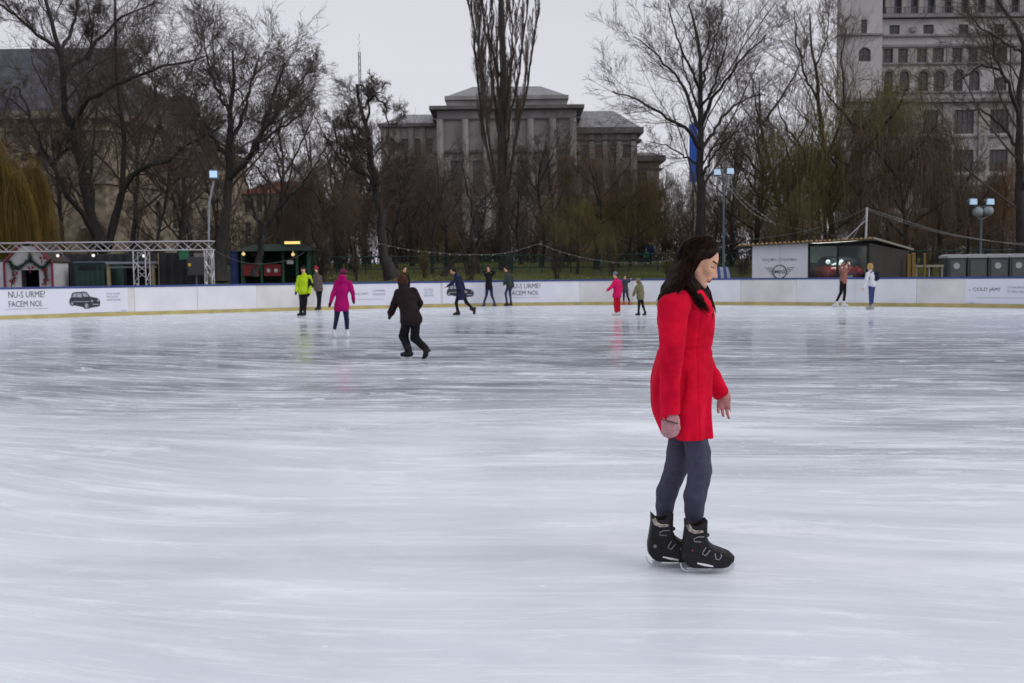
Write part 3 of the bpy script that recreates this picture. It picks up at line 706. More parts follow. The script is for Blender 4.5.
# --- old beige building with a slate roof on the left, 90 m away
def left_building():
    Y = 90.0; b = empty('masonry_hall', (-50, Y, 2.4), 'old beige masonry hall with steep dark slate roof and arched windows behind the left trees', 'building')
    X = lambda px, y=Y: xpx(px, y, 150); Z = lambda py: zpx(90, py, Y)
    xa, xb = X(-190), X(104); A, B, Cc, D = (xa, Y), (xb, Y), (X(146, 95), 95.0), (X(222, 112), 112.0)
    mb = MB(); mb.use(BEIGE); ze = Z(118)
    R = [(X(p) - xa, X(p + 12.6) - xa, Z(yb), Z(ya)) for p in (-160, -115, -64, -8, 34.5, 80) for ya, yb in ((150, 171), (196, 226))]
    P, _, _ = facade(mb, A, B, 1.5, ze, R, .5)
    R2 = []; P2, _, _ = facade(mb, B, Cc, 1.5, ze, R2, .5)
    Ln = math.dist(Cc, D); R3 = [(u, u + 1.2, Z(yb), Z(ya)) for u in np.arange(1.5, Ln - 2, 3.4) for ya, yb in ((152, 171), (196, 224))]
    P3, _, _ = facade(mb, Cc, D, 1.5, ze, R3, .5)
    mb.add([(D[0], D[1], 1.5), (D[0], 122, 1.5), (D[0], 122, ze), (D[0], D[1], ze)], [(0, 1, 2, 3)])
    mb.build('wall', None, b)
    for r in R: window_part(P, r, b, .5, arch=True, wall=BEIGE, bars=(2, 3))
    for r in R3: window_part(P3, r, b, .5, arch=True, wall=BEIGE, bars=(2, 3))
    mb = MB(); mb.use(M('cream_cornice', (0.26, 0.22, 0.175), 0.85, 0.2, 0.8))
    for (p, q) in ((A, B), (B, Cc), (Cc, D)):
        band(mb, p, q, ze - .1, ze + .55, .7, .35); band(mb, p, q, ze - 1.1, ze - .85, .2, .1)
        band(mb, p, q, Z(184), Z(181), .2, .05)
    for k in np.arange(1, X(104) - xa, 2.2): mb.bb(xa + k - .15, xa + k + .15, Y - .5, Y + .05, ze - .75, ze - .12)
    mb.build('cornice', None, b)
    zr = zpx(90, 48, Y + 7); e = ze + .56
    mb = MB(); mb.use(SLATE)
    base = [(xa, Y - .5), (xb + .4, Y - .5), (Cc[0] + .5, Cc[1] - .4), (D[0] + .6, D[1]), (D[0] + .6, 122), (xa, 122)]
    top = [(xa, Y + 7), (X(128, Y + 7), Y + 7), (X(131, Y + 9), Y + 9), (X(134, 110), 110), (X(134, 110), 112), (xa, 112)]
    n_ = len(base); mb.add([(p[0], p[1], e) for p in base] + [(p[0], p[1], zr * 1.0 + (0.0)) for p in top], [(i, (i + 1) % n_, n_ + (i + 1) % n_, n_ + i) for i in range(n_)] + [tuple(range(n_, 2 * n_))])
    roof = mb.build('roof', None, b)
    mb = MB(); mb.use(SLATE)
    for px, yy in ((206, 106.0), (140, 99.0)):
        c = np.array((X(px, yy) - 2.2, yy, e + 2.2)); mb.box(c, (2.0, 2.4, 2.8)); mb.box(c + (0, 0, 1.7), (2.4, 2.8, .5), taper=.3)
    mb.build('dormer', None, roof)
left_building()

# red roofed pale house seen through the trees
def small_house():
    Y = 120.0; b = empty('red_roofed_house', (-30, Y, 2.5), 'pale house with a red tiled roof glimpsed through bare branches', 'house')
    X = lambda px: xpx(px, Y, 200); Z = lambda py: zpx(270, py, Y); mb = MB(); mb.use(M('cream_render', (0.36, 0.34, 0.27), 0.9, 0.1))
    xa, xb = X(238), X(312); R = [(X(p) - xa, X(p + 6) - xa, Z(yb), Z(ya)) for p in (244, 256, 268, 280, 292) for ya, yb in ((200, 212), (222, 236))]
    P, _, _ = facade(mb, (xa, Y), (xb, Y), 1.5, Z(194), R); mb.bb(xa, xb, Y + .6, Y + 9, 1.5, Z(194)); mb.build('wall', None, b)
    for r in R: window_part(P, r, b, bars=(2, 2))
    mb = MB(); mb.use(M('red_tiles', (0.26, 0.07, 0.05), 0.8, 0.25, 3)); z = Z(194)
    mb.add([(xa - .4, Y - .5, z), (xb + .4, Y - .5, z), (xb + .4, Y + 9.5, z), (xa - .4, Y + 9.5, z), (xa + 3, Y + 4.5, Z(178)), (xb - 3, Y + 4.5, Z(178))], [(0, 1, 5, 4), (1, 2, 5), (2, 3, 4, 5), (3, 0, 4), (3, 2, 1, 0)])
    mb.build('roof', None, b)
small_house()

# --- stalls and equipment round the rink
TRUSS = M('truss_aluminium', (0.52, 0.52, 0.54), 0.4, 0.12, 2, metal=0.5)
DARK = M('dark_drape', (0.018, 0.019, 0.024), 0.95, 0.3, 1.5)
GREENP = M('green_panel', (0.02, 0.06, 0.05), 0.6, 0.2, 1.5)
WOODY = M('raw_timber', (0.33, 0.27, 0.16), 0.8, 0.2, 3)
WHITE = M('white_panel', (0.62, 0.63, 0.70), 0.5, 0.04, 2)
GREY = M('grey_plastic', (0.085, 0.088, 0.10), 0.5, 0.1, 2)
STEEL = M('painted_steel', (0.10, 0.14, 0.17), 0.5, 0.15, 2)
def truss(mb, a, b, w=0.36, bay=0.42, r=0.028):
    a = np.array(a, float); b = np.array(b, float); d = b - a; Ln = np.linalg.norm(d); d /= Ln
    up = np.array((0, 0, 1.)) if abs(d[2]) < .9 else np.array((1., 0, 0)); sd_ = np.cross(d, up)
    cs = [(s1 * up + s2 * sd_) * w / 2 for s1, s2 in ((1, 1), (1, -1), (-1, -1), (-1, 1))]
    for c in cs: mb.bar(a + c, b + c, r, 6)
    n = max(1, int(Ln / bay))
    for i in range(n):
        p, q = a + d * Ln * i / n, a + d * Ln * (i + 1) / n
        for k in range(4):
            c1, c2 = cs[k], cs[(k + 1) % 4]
            if i % 2: c1, c2 = c2, c1
            mb.bar(p + c1, q + c2, r * .55, 4)
def at0(px, py, Y): return tuple(at(px, py, Y))
def zat(px, py, Y): return float(at(px, py, Y)[2])
st = empty('truss_gantry', (-17, 42, 0), 'long aluminium lattice gantry standing over the stalls at the left boards', 'truss')
xr = xpx(209.5, 42, 250)
for i, (a, b_) in enumerate((((-26, 42, 2.78), (xr + .18, 42, 2.78)),)): mb = MB(); truss(mb, a, b_); mb.build('beam', TRUSS, st)
for px in (209, 141.5): x = xpx(px, 42, 260); mb = MB(); truss(mb, (x, 42, 0.02), (x, 42, 2.58), .3 if px > 200 else .5); mb.box((x, 42, .013), (.6, .6, .024)); mb.build('leg', TRUSS, st)
x = -25.8; mb = MB(); truss(mb, (x, 42, 0.02), (x, 42, 2.58), .3); mb.build('leg', TRUSS, st)
# bunting cloth bag and cases hung on the truss
def spot(px, py, Y, lab):
    t = empty('stage_lamp', at0(px, py, Y), lab, 'lamp', 'stage lamps on the gantry'); p = np.array(at0(px, py, Y))
    mb = MB(); mb.tube([p + (0, .25, .03), p + (0, .1, .0), p + (0, -.06, -.02)], [.04, .07, .08], 10); mb.build('housing', DARK, t)
    mb = MB(); mb.tube([p + (0, -.062, -.02), p + (0, -.075, -.022)], [.065, .065], 12); mb.build('lens', M('lit_lens', (1.0, 0.95, 0.85), 0.3, 0.0, emit=0.7), t)
    mb = MB(); mb.tube([p + (.14, .05, 0), p + (.14, .05, .2), p + (-.14, .05, .2), p + (-.14, .05, 0)], .014, 5); mb.bar(p + (0, .05, .2), p + (0, .05, .26), .02, 5); mb.build('bracket', TRUSS, t)
spot(58.5, 255.2, 42, 'small lit stage lamp under the gantry beside the gabled hut'); spot(144.3, 255.4, 42, 'small lit stage lamp beside the lattice leg of the gantry')
spot(94, 255, 42, 'small stage lamp under the gantry above the green container')
# gabled decorated hut
def hut():
    Y = 42.5; x0, x1 = xpx(5.5, Y, 265), xpx(51.5, Y, 265); xm = (x0 + x1) / 2; t = empty('market_hut', (xm, Y, 0), 'white gabled hut with red edging, garlands and a dark doorway', 'hut')
    ze = zat(30, 263, Y); zp = zat(30, 246, Y); dx0, dx1 = xpx(20.5, Y, 270), xpx(39, Y, 270); zd = zat(30, 270, Y)
    mb = MB(); poly_l = [(x0, 0.01), (dx0, 0.01), (dx0, zd), (dx1, zd), (dx1, 0.01), (x1, 0.01), (x1, ze), (xm + .35, zp), (xm - .35, zp), (x0, ze)]
    mb.plate([(x0, .01), (dx0, .01), (dx0, zd), (x0, zd)], Y, Y + .08); mb.plate([(dx1, .01), (x1, .01), (x1, zd), (dx1, zd)], Y, Y + .08)
    mb.plate([(x0, zd), (x1, zd), (x1, ze), (xm + .35, zp), (xm - .35, zp), (x0, ze)], Y, Y + .08)
    mb.bb(x0, x0 + .07, Y + .081, Y + 1.7, .01, ze); mb.bb(x1 - .07, x1, Y + .081, Y + 1.7, .01, ze)
    mb.build('wall', M('hut_white', (0.55, 0.55, 0.56), 0.8, 0.12, 3), t)
    mb = MB(); mb.bb(x0, x1, Y + 1.6, Y + 1.7, .01, ze); mb.build('back_wall', DARK, t)
    red = M('hut_red', (0.22, 0.025, 0.05), 0.6, 0.2, 4); mb = MB(); mb.use(red)
    pts = [(x0 - .04, .01), (x0 - .04, ze), (xm - .35, zp + .03), (xm, zp + .16), (xm + .35, zp + .03), (x1 + .04, ze), (x1 + .04, .01)]
    for a, c in zip(pts[:-1], pts[1:]): mb.bar((a[0], Y - .05, a[1]), (c[0], Y - .05, c[1]), .055, 4)
    mb.build('trim', None, t)
    mb = MB(); mb.use(M('hut_roof', (0.05, 0.035, 0.038), 0.8, 0.2))
    for a, c in ((pts[1], pts[2]), (pts[2], pts[3]), (pts[3], pts[4]), (pts[4], pts[5])):
        mb.add([(a[0], Y - .02, a[1] + .05), (c[0], Y - .02, c[1] + .05), (c[0], Y + 1.8, c[1] + .05), (a[0], Y + 1.8, a[1] + .05), (a[0], Y - .02, a[1]), (c[0], Y - .02, c[1]), (c[0], Y + 1.8, c[1]), (a[0], Y + 1.8, a[1])], [(0, 1, 2, 3), (7, 6, 5, 4), (0, 4, 5, 1), (2, 6, 7, 3)])
    mb.build('roof', None, t)
    gar = M('fir_garland', (0.02, 0.05, 0.035), 0.9, 0.4, 20); bow = M('red_bow', (0.20, 0.015, 0.03), 0.7, 0.2)
    r_ = np.random.default_rng(3); mb = MB(); mb.use(gar)
    runs = [[(9, 261), (13, 266.5), (17, 268), (23, 265), (29.5, 259)], [(30.5, 259), (36, 265), (42, 268), (47, 264), (50, 260)], [(10, 262), (14, 275), (12, 283)], [(44, 269), (46.5, 277), (44, 284)], [(30, 254), (30, 262)]]
    for run in runs:
        P = catmull([at(px, py, Y - .1)[[0, 2]] for px, py in run], 10)
        for p in P:
            for _ in range(7):
                d = r_.normal(size=3); d /= np.linalg.norm(d); q = np.array((p[0], Y - .1, p[1])); mb.bar(q, q + d * .13, .012, 3, .003)
    mb.build('garland', None, t)
    mb = MB(); mb.use(bow)
    for px, py in ((12, 281), (14.5, 273), (44.5, 270), (30.5, 267.5), (42, 258), (46, 280)):
        q = at(px, py, Y - .2); mb.box(q + (.09, 0, 0), (.11, .04, .11), .3, .6); mb.box(q - (.07, 0, 0), (.11, .04, .10), -.3, .7); mb.box(q - (.02, 0, .14), (.05, .03, .2), 0, .6)
    mb.build('bow', None, t)
    t2 = MB(); a = xpx(-40, 43, 260); t2.use(WHITE); t2.bb(a, x0 - .15, 43, 43.08, .01, zat(0, 262, 43)); t2.use(GREY); t2.bb(a, x0 - .15, 42.98, 43.1, zat(0, 262, 43) + .004, zat(0, 262, 43) + .1)
    w = t2.build('stall_wall'); tag(w, 'plain pale stall side left of the gabled hut', 'stall wall')
hut()
def container():
    Y = 43.5; x0, x1 = xpx(70, Y), xpx(99, Y); z1 = zat(85, 263, Y); t = empty('green_container', ((x0 + x1) / 2, Y, 0), 'dull green metal container with dark slots behind the left boards', 'container')
    mb = MB(); mb.bb(x0, x1, Y, Y + 2.2, .01, z1)
    for k in np.arange(x0 + .1, x1, .22): mb.bb(k, k + .09, Y - .03, Y, .05, z1 - .35)
    mb.build('body', GREENP, t); mb = MB(); mb.bb(x0 + .2, x0 + .9, Y - .05, Y - .02, z1 - .28, z1 - .1); mb.bb(x0 + 1.05, x1 - .1, Y - .05, Y - .02, z1 - .28, z1 - .1); mb.build('slot', DARK, t)
    mb = MB(); mb.bb(x0 - .05, x1 + .05, Y - .06, Y + 2.25, z1 + .003, z1 + .07); mb.build('roof', STEEL, t)
container()
def bar_frame():
    Y = 43.0; t = empty('timber_booth', (xpx(128, Y), Y, 0), 'open timber framed booth with a grey canopy edge behind the lattice leg', 'booth')
    for px in (103.5, 148.5, 155.5): mb = MB(); x = xpx(px, Y); mb.bb(x - .06, x + .06, Y, Y + .12, .01, zat(px, 253 if px > 150 else 264, Y)); mb.build('post', WOODY, t)
    mb = MB(); mb.bb(xpx(102, Y), xpx(152, Y), Y - .1, Y + 2, zat(120, 264, Y) + .003, zat(120, 261.8, Y)); mb.bb(xpx(102, Y), xpx(152, Y), Y + .02, Y + .1, zat(120, 268, Y), zat(120, 266.6, Y)); mb.build('canopy', M('grey_canopy', (0.26, 0.28, 0.31), 0.6, 0.15), t)
    mb = MB(); mb.bb(xpx(105, Y), xpx(147, Y), Y + 1.9, Y + 1.96, .01, zat(120, 265, Y)); mb.build('back_panel', DARK, t)
    mb = MB(); mb.bb(xpx(105, Y), xpx(147, Y), Y + .3, Y + .9, .9, .96); mb.bb(xpx(106, Y), xpx(146, Y), Y + .35, Y + .4, .01, .9); mb.build('counter', M('stained_wood', (0.09, 0.07, 0.05), 0.7, 0.2), t)
bar_frame()
def folded_sheet(x0, x1, Y, z0, z1, amp=.05, n=60, freq=3.0):
    xs = np.linspace(x0, x1, n); mb = MB(); vs = [(x, Y + amp * math.sin(freq * (x - x0) * 6.28 + math.sin(x * 2)), z) for x in xs for z in (z0, z1)] + [(x, Y + .03 + amp * math.sin(freq * (x - x0) * 6.28 + math.sin(x * 2)), z) for x in xs for z in (z0, z1)]
    m = 2 * n; mb.add(vs, [(2 * i, 2 * i + 2, 2 * i + 3, 2 * i + 1) for i in range(n - 1)] + [(m + 2 * i, m + 2 * i + 1, m + 2 * i + 3, m + 2 * i + 2) for i in range(n - 1)] + [(2 * i + 1, 2 * i + 3, m + 2 * i + 3, m + 2 * i + 1) for i in range(n - 1)]); return mb
d_ = folded_sheet(xpx(158, 43), xpx(205, 43), 42.6, .02, zat(180, 252.8, 43)).build('stage_drape', DARK, smooth=True); tag(d_, 'black pleated drape hung under the right end of the gantry', 'drape')
d_ = folded_sheet(xpx(54, 47), xpx(157, 47), 47.0, .02, zat(100, 254, 47), .06, 90, 2.0).build('added_back_cloth', DARK, smooth=True); tag(d_, 'dark cloth added to darken the back of the stage between hut and booth', 'cloth')  # sheet added so the gap behind the stalls reads dark
mb = MB(); p = at(184, 255.8, 41.8); mb.box(p, (.34, .13, .3), 0, 1.1); mb.box(p + (0, 0, .19), (.2, .04, .05)); g = mb.build('green_bag', M('green_cloth', (0.02, 0.15, 0.07), 0.8, 0.15)); tag(g, 'small bright green bag hung from the gantry near the black drape', 'bag')
def speaker_case():
    t = empty('loudspeaker', (xpx(193, 41.5), 41.5, 0), 'dark loudspeaker on a stand with a yellow badge before the black drape', 'loudspeaker')
    p = at(196, 266, 41.5); mb = MB(); mb.box(p, (.62, .4, .75), .15); mb.build('cabinet', M('black_box', (0.03, 0.03, 0.035), 0.6, 0.1), t)
    mb = MB(); mb.bar((p[0], p[1], .01), p - (0, 0, .37), .03, 6); mb.box((p[0], p[1], .02), (.5, .5, .03)); mb.build('stand', STEEL, t)
    mb = MB(); q = p + (-.2, -.24, .05); mb.tube([q + (0, .02, 0), q], [.07, .07], 10); mb.build('badge', M('yellow_badge', (0.6, 0.38, 0.02), 0.5, 0.1), t)
speaker_case()
mb = MB(); mb.bb(xpx(190, 42.2), xpx(206, 42.2), 42.25, 42.4, zat(198, 259, 42.2), zat(198, 253, 42.2)); mb.use(DARK); mb.bb(xpx(194, 42.2), xpx(199, 42.2), 42.21, 42.25, zat(198, 257, 42.2), zat(198, 254.6, 42.2)); mb.mats[0] = M('printed_cloth', (0.35, 0.31, 0.30), 0.8, 0.4, 6)
tag(mb.build('hanging_sign'), 'pale printed sign hung at the right corner of the gantry', 'sign')

# floodlight on a bent pole at the gantry's end
FLOOD = M('lamp_glass_lit', (0.55, 0.78, 1.0), 0.3, 0.0, emit=0.2)
def floodlight():
    Y = 42.3; t = empty('floodlight', (xpx(208, Y), Y, 0), 'square floodlight on a thin bent pole at the gantry end', 'floodlight')
    mb = MB(); mb.tube([(xpx(208, Y), Y, 0), at0(208.5, 250, Y), at0(209.3, 203, Y), at0(212, 190, Y), at0(213.5, 181, Y)], .045, 8); mb.build('pole', M('pole_grey', (.22, .24, .28), .5, .1), t)
    p = at(213.8, 174.5, Y); mb = MB(); mb.box(p, (.40, .24, .38), .2, .85); mb.build('housing', STEEL, t); mb = MB(); mb.box(p + (.02, -.14, 0), (.30, .04, .27), .2); mb.build('lens', FLOOD, t)
floodlight()
def park_lamp(px, base_py, Y, heads, lab, zt, lower=()):
    x = xpx(px, Y, 230); zb = gz(x, Y); t = empty('park_lamp', (x, Y, zb), lab, 'street lamp')
    mb = MB(); mb.tube([(x, Y, zb - .1), (x, Y, zb + 1.0), (x, Y, zat(px, zt, Y))], [.11, .08, .055], 8); mb.build('pole', STEEL, t)
    for hx, hy in heads:
        p = at(hx, hy, Y); mb = MB(); mb.bar((x, Y, zat(px, zt, Y) + .0), p - (0, 0, .18), .03, 5); mb.build('arm', STEEL, t)
        mb = MB(); mb.tube([p - (0, 0, .2), p + (0, 0, .05), p + (0, 0, .22)], [.16, .3, .12], 10); h = mb.build('lamp_head', STEEL, t)
        mb = MB(); mb.box(p + (0, -.24, .0), (.4, .14, .32), 0, .9); mb.build('lens', FLOOD, h)
    for hx, hy in lower:
        p = at(hx, hy, Y); mb = MB(); mb.tube([p + (0, 0, .3 * math.sin(a)) for a in np.linspace(-1.5, 1.5, 7)], [.3 * math.cos(a) + .01 for a in np.linspace(-1.5, 1.5, 7)], 10)
        mb.bar(p - (0, 0, .3), (x, Y, p[2] - .5), .025, 5); mb.build('globe', M('opal_globe', (0.30, 0.34, 0.36), 0.35, 0.1), t, smooth=True)
park_lamp(723.5, 275, 60, [(716.5, 172.5), (729.5, 171.5)], 'tall blue-grey lamp post with twin lit floodlights behind the woman', 180)
park_lamp(981, 262, 58, [(971.5, 202), (988.5, 202)], 'lamp post with two lit heads over two dull globes above the grey cabins', 207, [(977.8, 212), (988, 211)])

CABLE = M('pale_cable', (0.17, 0.175, 0.18), 0.6, 0.1)
def cable(pts, r, lab, bulbs=False, cat='cable', nm='sagging_cable'):
    r *= .52; P = catmull([at(*p) for p in pts], 12); t = MB(); t.use(CABLE); t.tube(list(P), r, 5)
    if bulbs:
        t.use(M('bulb_glass', (0.5, 0.48, 0.4), 0.3, 0.1))
        for p in P[::4]: t.tube([p, p - (0, 0, .04), p - (0, 0, .08)], [.012, .026, .01], 6)
    return tag(t.build(nm, None, smooth=True), lab, cat)
cable([(379, 243.5, 52), (408, 249.5, 52), (440, 253, 52), (470, 254.5, 52), (505, 253, 54), (540, 243.5, 58)], .022, 'thin cable sagging between the leaning tree and the poplar', True)
cable([(541, 244, 58), (560, 251.5, 57), (590, 259, 56), (625, 263, 55), (660, 261.5, 54), (700, 254, 54), (724, 246, 60)], .03, 'long light cable sagging across the lawn right of the poplar', True)
cable([(724, 246, 60), (750, 240, 56), (790, 234, 52), (830, 224, 48), (866.5, 208.5, 46)], .022, 'cable rising from the tall lamp post to the kiosk mast')
cable([(867, 208.5, 46), (900, 219, 47), (940, 231.5, 48), (985, 240, 50), (1024, 245, 52), (1070, 247, 56)], .03, 'upper of two cables running right from the kiosk mast')
cable([(867, 210, 46), (905, 223, 46.5), (945, 234, 47), (990, 241, 48), (1024, 243.5, 50), (1070, 244, 54)], .022, 'lower of two cables running right from the kiosk mast')
cable([(722, 178, 60), (733, 192, 58), (746, 207, 56), (760, 217, 54), (775, 223.5, 52)], .034, 'lower of two thick light strings hanging from the tall lamp post', True)
cable([(729, 179, 60), (737, 193, 58), (750, 205, 56), (762, 214, 54), (775, 223.5, 52)], .03, 'upper of two thick light strings hanging from the tall lamp post', True)
cable([(775, 223.5, 52), (800, 229, 50), (835, 236, 47.5), (850, 239.5, 46)], .012, 'thin wire tying the hanging light strings to the kiosk roof')
cable([(209.5, 246, 42), (225, 256, 46), (250, 263.5, 50), (280, 262, 54), (300, 255, 58), (318, 240, 62)], .02, 'cable sagging from the gantry to the trees over the red stall')

# show kiosk with glazed car room on the right
def kiosk():
    Y = 45.0; X = lambda px: xpx(px, Y, 262); xa, xg, xe = X(752.5), X(808.5), X(868); t = empty('show_kiosk', ((xa + xe) / 2, Y, 0), 'flat roofed kiosk with white winged emblem panels and glazed car room', 'kiosk')
    zt = zat(800, 243.5, Y); z0 = .01
    for k, (a, c) in enumerate(((xa, X(779.6)), (X(779.9), xg - .03))): mb = MB(); mb.bb(a, c, Y, Y + .08, z0, zt - .03 * (1 - k)); mb.build('panel', WHITE, t)
    mb = MB()
    for px in (809.3, 837.8): mb.bb(X(px) - .04, X(px) + .04, Y - .02, Y + .1, z0, zt)
    mb.bb(xe - .05, xe + .05, Y - .02, Y + .1, z0, zt); mb.bb(xg, xe, Y - .01, Y + .09, zt - .13, zt + .0); mb.bb(xg, xe, Y - .01, Y + .09, z0, z0 + .12); mb.build('frame', DARK, t)
    g = bpy.data.materials.new('showroom_glass'); g.use_nodes = True; gn = g.node_tree.nodes; gn.clear(); go = gn.new('ShaderNodeOutputMaterial'); gm = gn.new('ShaderNodeMixShader'); gt = gn.new('ShaderNodeBsdfTransparent'); gg = gn.new('ShaderNodeBsdfGlossy'); gf = gn.new('ShaderNodeFresnel'); gf.inputs[0].default_value = 1.35; gt.inputs[0].default_value = (.86, .93, .91, 1); gg.inputs['Roughness'].default_value = .03; gl = g.node_tree.links.new; gl(gf.outputs[0], gm.inputs[0]); gl(gt.outputs[0], gm.inputs[1]); gl(gg.outputs[0], gm.inputs[2]); gl(gm.outputs[0], go.inputs[0])
    mb = MB(); mb.bb(xg + .04, xe - .05, Y + .03, Y + .045, z0 + .12, zt - .05); mb.build('glass', g, t)
    # inside of the room
    yb = 49.5; xb = xe + .4
    mb = MB(); mb.bb(xg - .02, xb, yb, yb + .1, .7 + zat(0, 0, Y) * 0, zt); mb.build('back_wall', M('room_light_wall', (0.62, 0.72, 0.68), 0.8, 0.08), t)
    mb = MB(); mb.bb(xg - .02, xb, yb - .03, yb - .005, .01, zat(830, 262.5, yb)); mb.build('dado', M('room_green_dado', (0.10, 0.17, 0.15), 0.8, 0.2), t)
    mb = MB(); mb.prism([(xa, Y + .09), (xa + .08, Y + .09), (xa * yb / Y + .08, yb), (xa * yb / Y, yb)], z0, zt); mb.bb(xg - .1, xg - .03, Y + .09, yb, z0, zt); mb.bb(xa * yb / Y, xg - .03, yb, yb + .1, z0, zt); mb.build('partition', WHITE, t)
    mb = MB(); mb.bb(xg + .3, xe - .3, 45.5, 45.7, zt - .04, zt - .02); mb.build('added_fill_strip', M('fill_strip_glow', (0.9, 1.0, 0.95), 0.5, 0, emit=24.0), t); mb = MB(); mb.bb(xg + .1, xe - .1, 45.3, 49.4, .02, .55); mb.build('platform', M('platform_grey', (.12, .14, .14), .6, .1), t)  # glowing strip under the ceiling is added to brighten the car room
    # dark timber side wing going back to the right
    mb = MB(); zc = zat(912, 250.5, 52); P = [(xe + .06, Y), (xpx(911, 51.5), 51.5), (xpx(911, 51.5) - .5, 54), (xe + .06, 52)]
    mb.add([(p[0], p[1], .01) for p in P] + [(P[0][0], P[0][1], zt), (P[1][0], P[1][1], zc - .05), (P[2][0], P[2][1], zc - .05), (P[3][0], P[3][1], zt)], [(0, 1, 5, 4), (1, 2, 6, 5), (2, 3, 7, 6), (3, 0, 4, 7), (4, 5, 6, 7), (3, 2, 1, 0)])
    mb.build('side_wall', M('dark_boards', (0.028, 0.022, 0.022), 0.85, 0.3, 2, stretch=(8, 8, .4)), t)
    mb = MB(); e = .28
    for k in range(1):
        a0, a1 = xa - .75, xe + .15
        mb.add([(a0, Y - e, zt + .02 - .14), (a1, Y - e, zt + .12), (a1, yb + .5, zt + .12), (a0 * yb / Y, yb + .5, zt - .12)] + [(a0, Y - e, zt + .08 - .14), (a1, Y - e, zt + .2), (a1, yb + .5, zt + .2), (a0 * yb / Y, yb + .5, zt - .06)], [(3, 2, 1, 0), (4, 5, 6, 7), (0, 1, 5, 4), (1, 2, 6, 5), (2, 3, 7, 6), (3, 0, 4, 7)])
    roof = mb.build('roof', M('roof_edge', (0.10, 0.08, 0.06), 0.7, 0.3), t)
    mb = MB(); q0, q1 = np.array((xe + .15, Y - e, zt + .16)), np.array((xpx(915.5, 52), 52, zat(915.5, 250.3, 52))); back = np.array((0, 3.0, 0))
    mb.add([q0, q1, q1 + back * .8, q0 + (0, 7, 0)] + [q0 + (0, 0, .09), q1 + (0, 0, .09), q1 + back * .8 + (0, 0, .09), q0 + (0, 7, .09)], [(3, 2, 1, 0), (4, 5, 6, 7), (0, 1, 5, 4), (1, 2, 6, 5), (2, 3, 7, 6), (3, 0, 4, 7)]); mb.build('side_roof', M('roof_sheet', (0.24, 0.23, 0.21), 0.6, 0.2), t)
    mb = MB()
    for i, x in enumerate(np.arange(xa - .65, xe + .1, .2)):
        z = zt + (-.13 + .25 * (x - xa + .75) / (xe - xa + .9)) + .06; mb.tube([(x - .055, Y - e - .03, z), (x, Y - e - .05, z + .05), (x + .055, Y - e - .03, z)], [.02, .035, .02], 6)
    mb.build('eave_bulbs', M('warm_scallops', (0.50, 0.32, 0.13), 0.5, 0.4, 6), roof)['label'] = 'row of small ochre bulbs along the roof edge'
    # emblem and lettering
    cx, cz = X(779.7), zat(779.7, 271.8, Y); R_ = .30; mb = MB(); mb.use(INK)
    yy = Y - .012
    mb.tube([(cx + R_ * math.cos(a), yy, cz + R_ * math.sin(a)) for a in np.linspace(0, 2 * math.pi, 33)], .022, 4)
    for s_ in (-1, 1):
        for k, (w, h) in enumerate(((.66, .17), (.58, .085), (.50, 0.0), (.42, -.085), (.34, -.16))):
            a, c = cx + s_ * (R_ + .02), cx + s_ * w
            if abs(c - cx) > R_: mb.add([(a, yy, cz + h - .018), (c, yy, cz + h + .008), (c + s_ * .03, yy, cz + h + .028), (a, yy, cz + h + .014)], [(0, 1, 2, 3) if s_ > 0 else (3, 2, 1, 0)])
    mb.build('winged_emblem', None, t)
    def wt(txt, px0, px1, pt, pb):
        V, F = fit_text(txt, X(px0), X(px1), zat(px0, pb, Y), zat(px0, pt, Y), .006); m = MB(); m.add([(u, Y - .008, v) for u, v in V], F); m.build('lettering', INKG if pt < 265 else INK, t)
    wt('NOUL MINI COUNTRYMAN', 762, 797, 258.4, 261.3); wt('MINI', 774.6, 784.6, 269.9, 273.6)
    # mast for the cables
    m_ = empty('cable_mast', (xpx(867, 46), 46, zt + .2), 'short braced mast on the kiosk roof holding up the cables', 'mast')
    mb = MB(); mb.bar((xpx(867, 46), 46, zt + .2), at0(867, 207.5, 46), .05, 6); mb.build('pole', TRUSS, m_)
    mb = MB(); mb.bar(at0(866, 220, 46), (xpx(846, 46), 46, zt + .17), .02, 5); mb.bar(at0(866, 214, 46), (xpx(862, 46) , 47.2, zt + .19), .02, 5); mb.build('brace', TRUSS, m_)
kiosk()
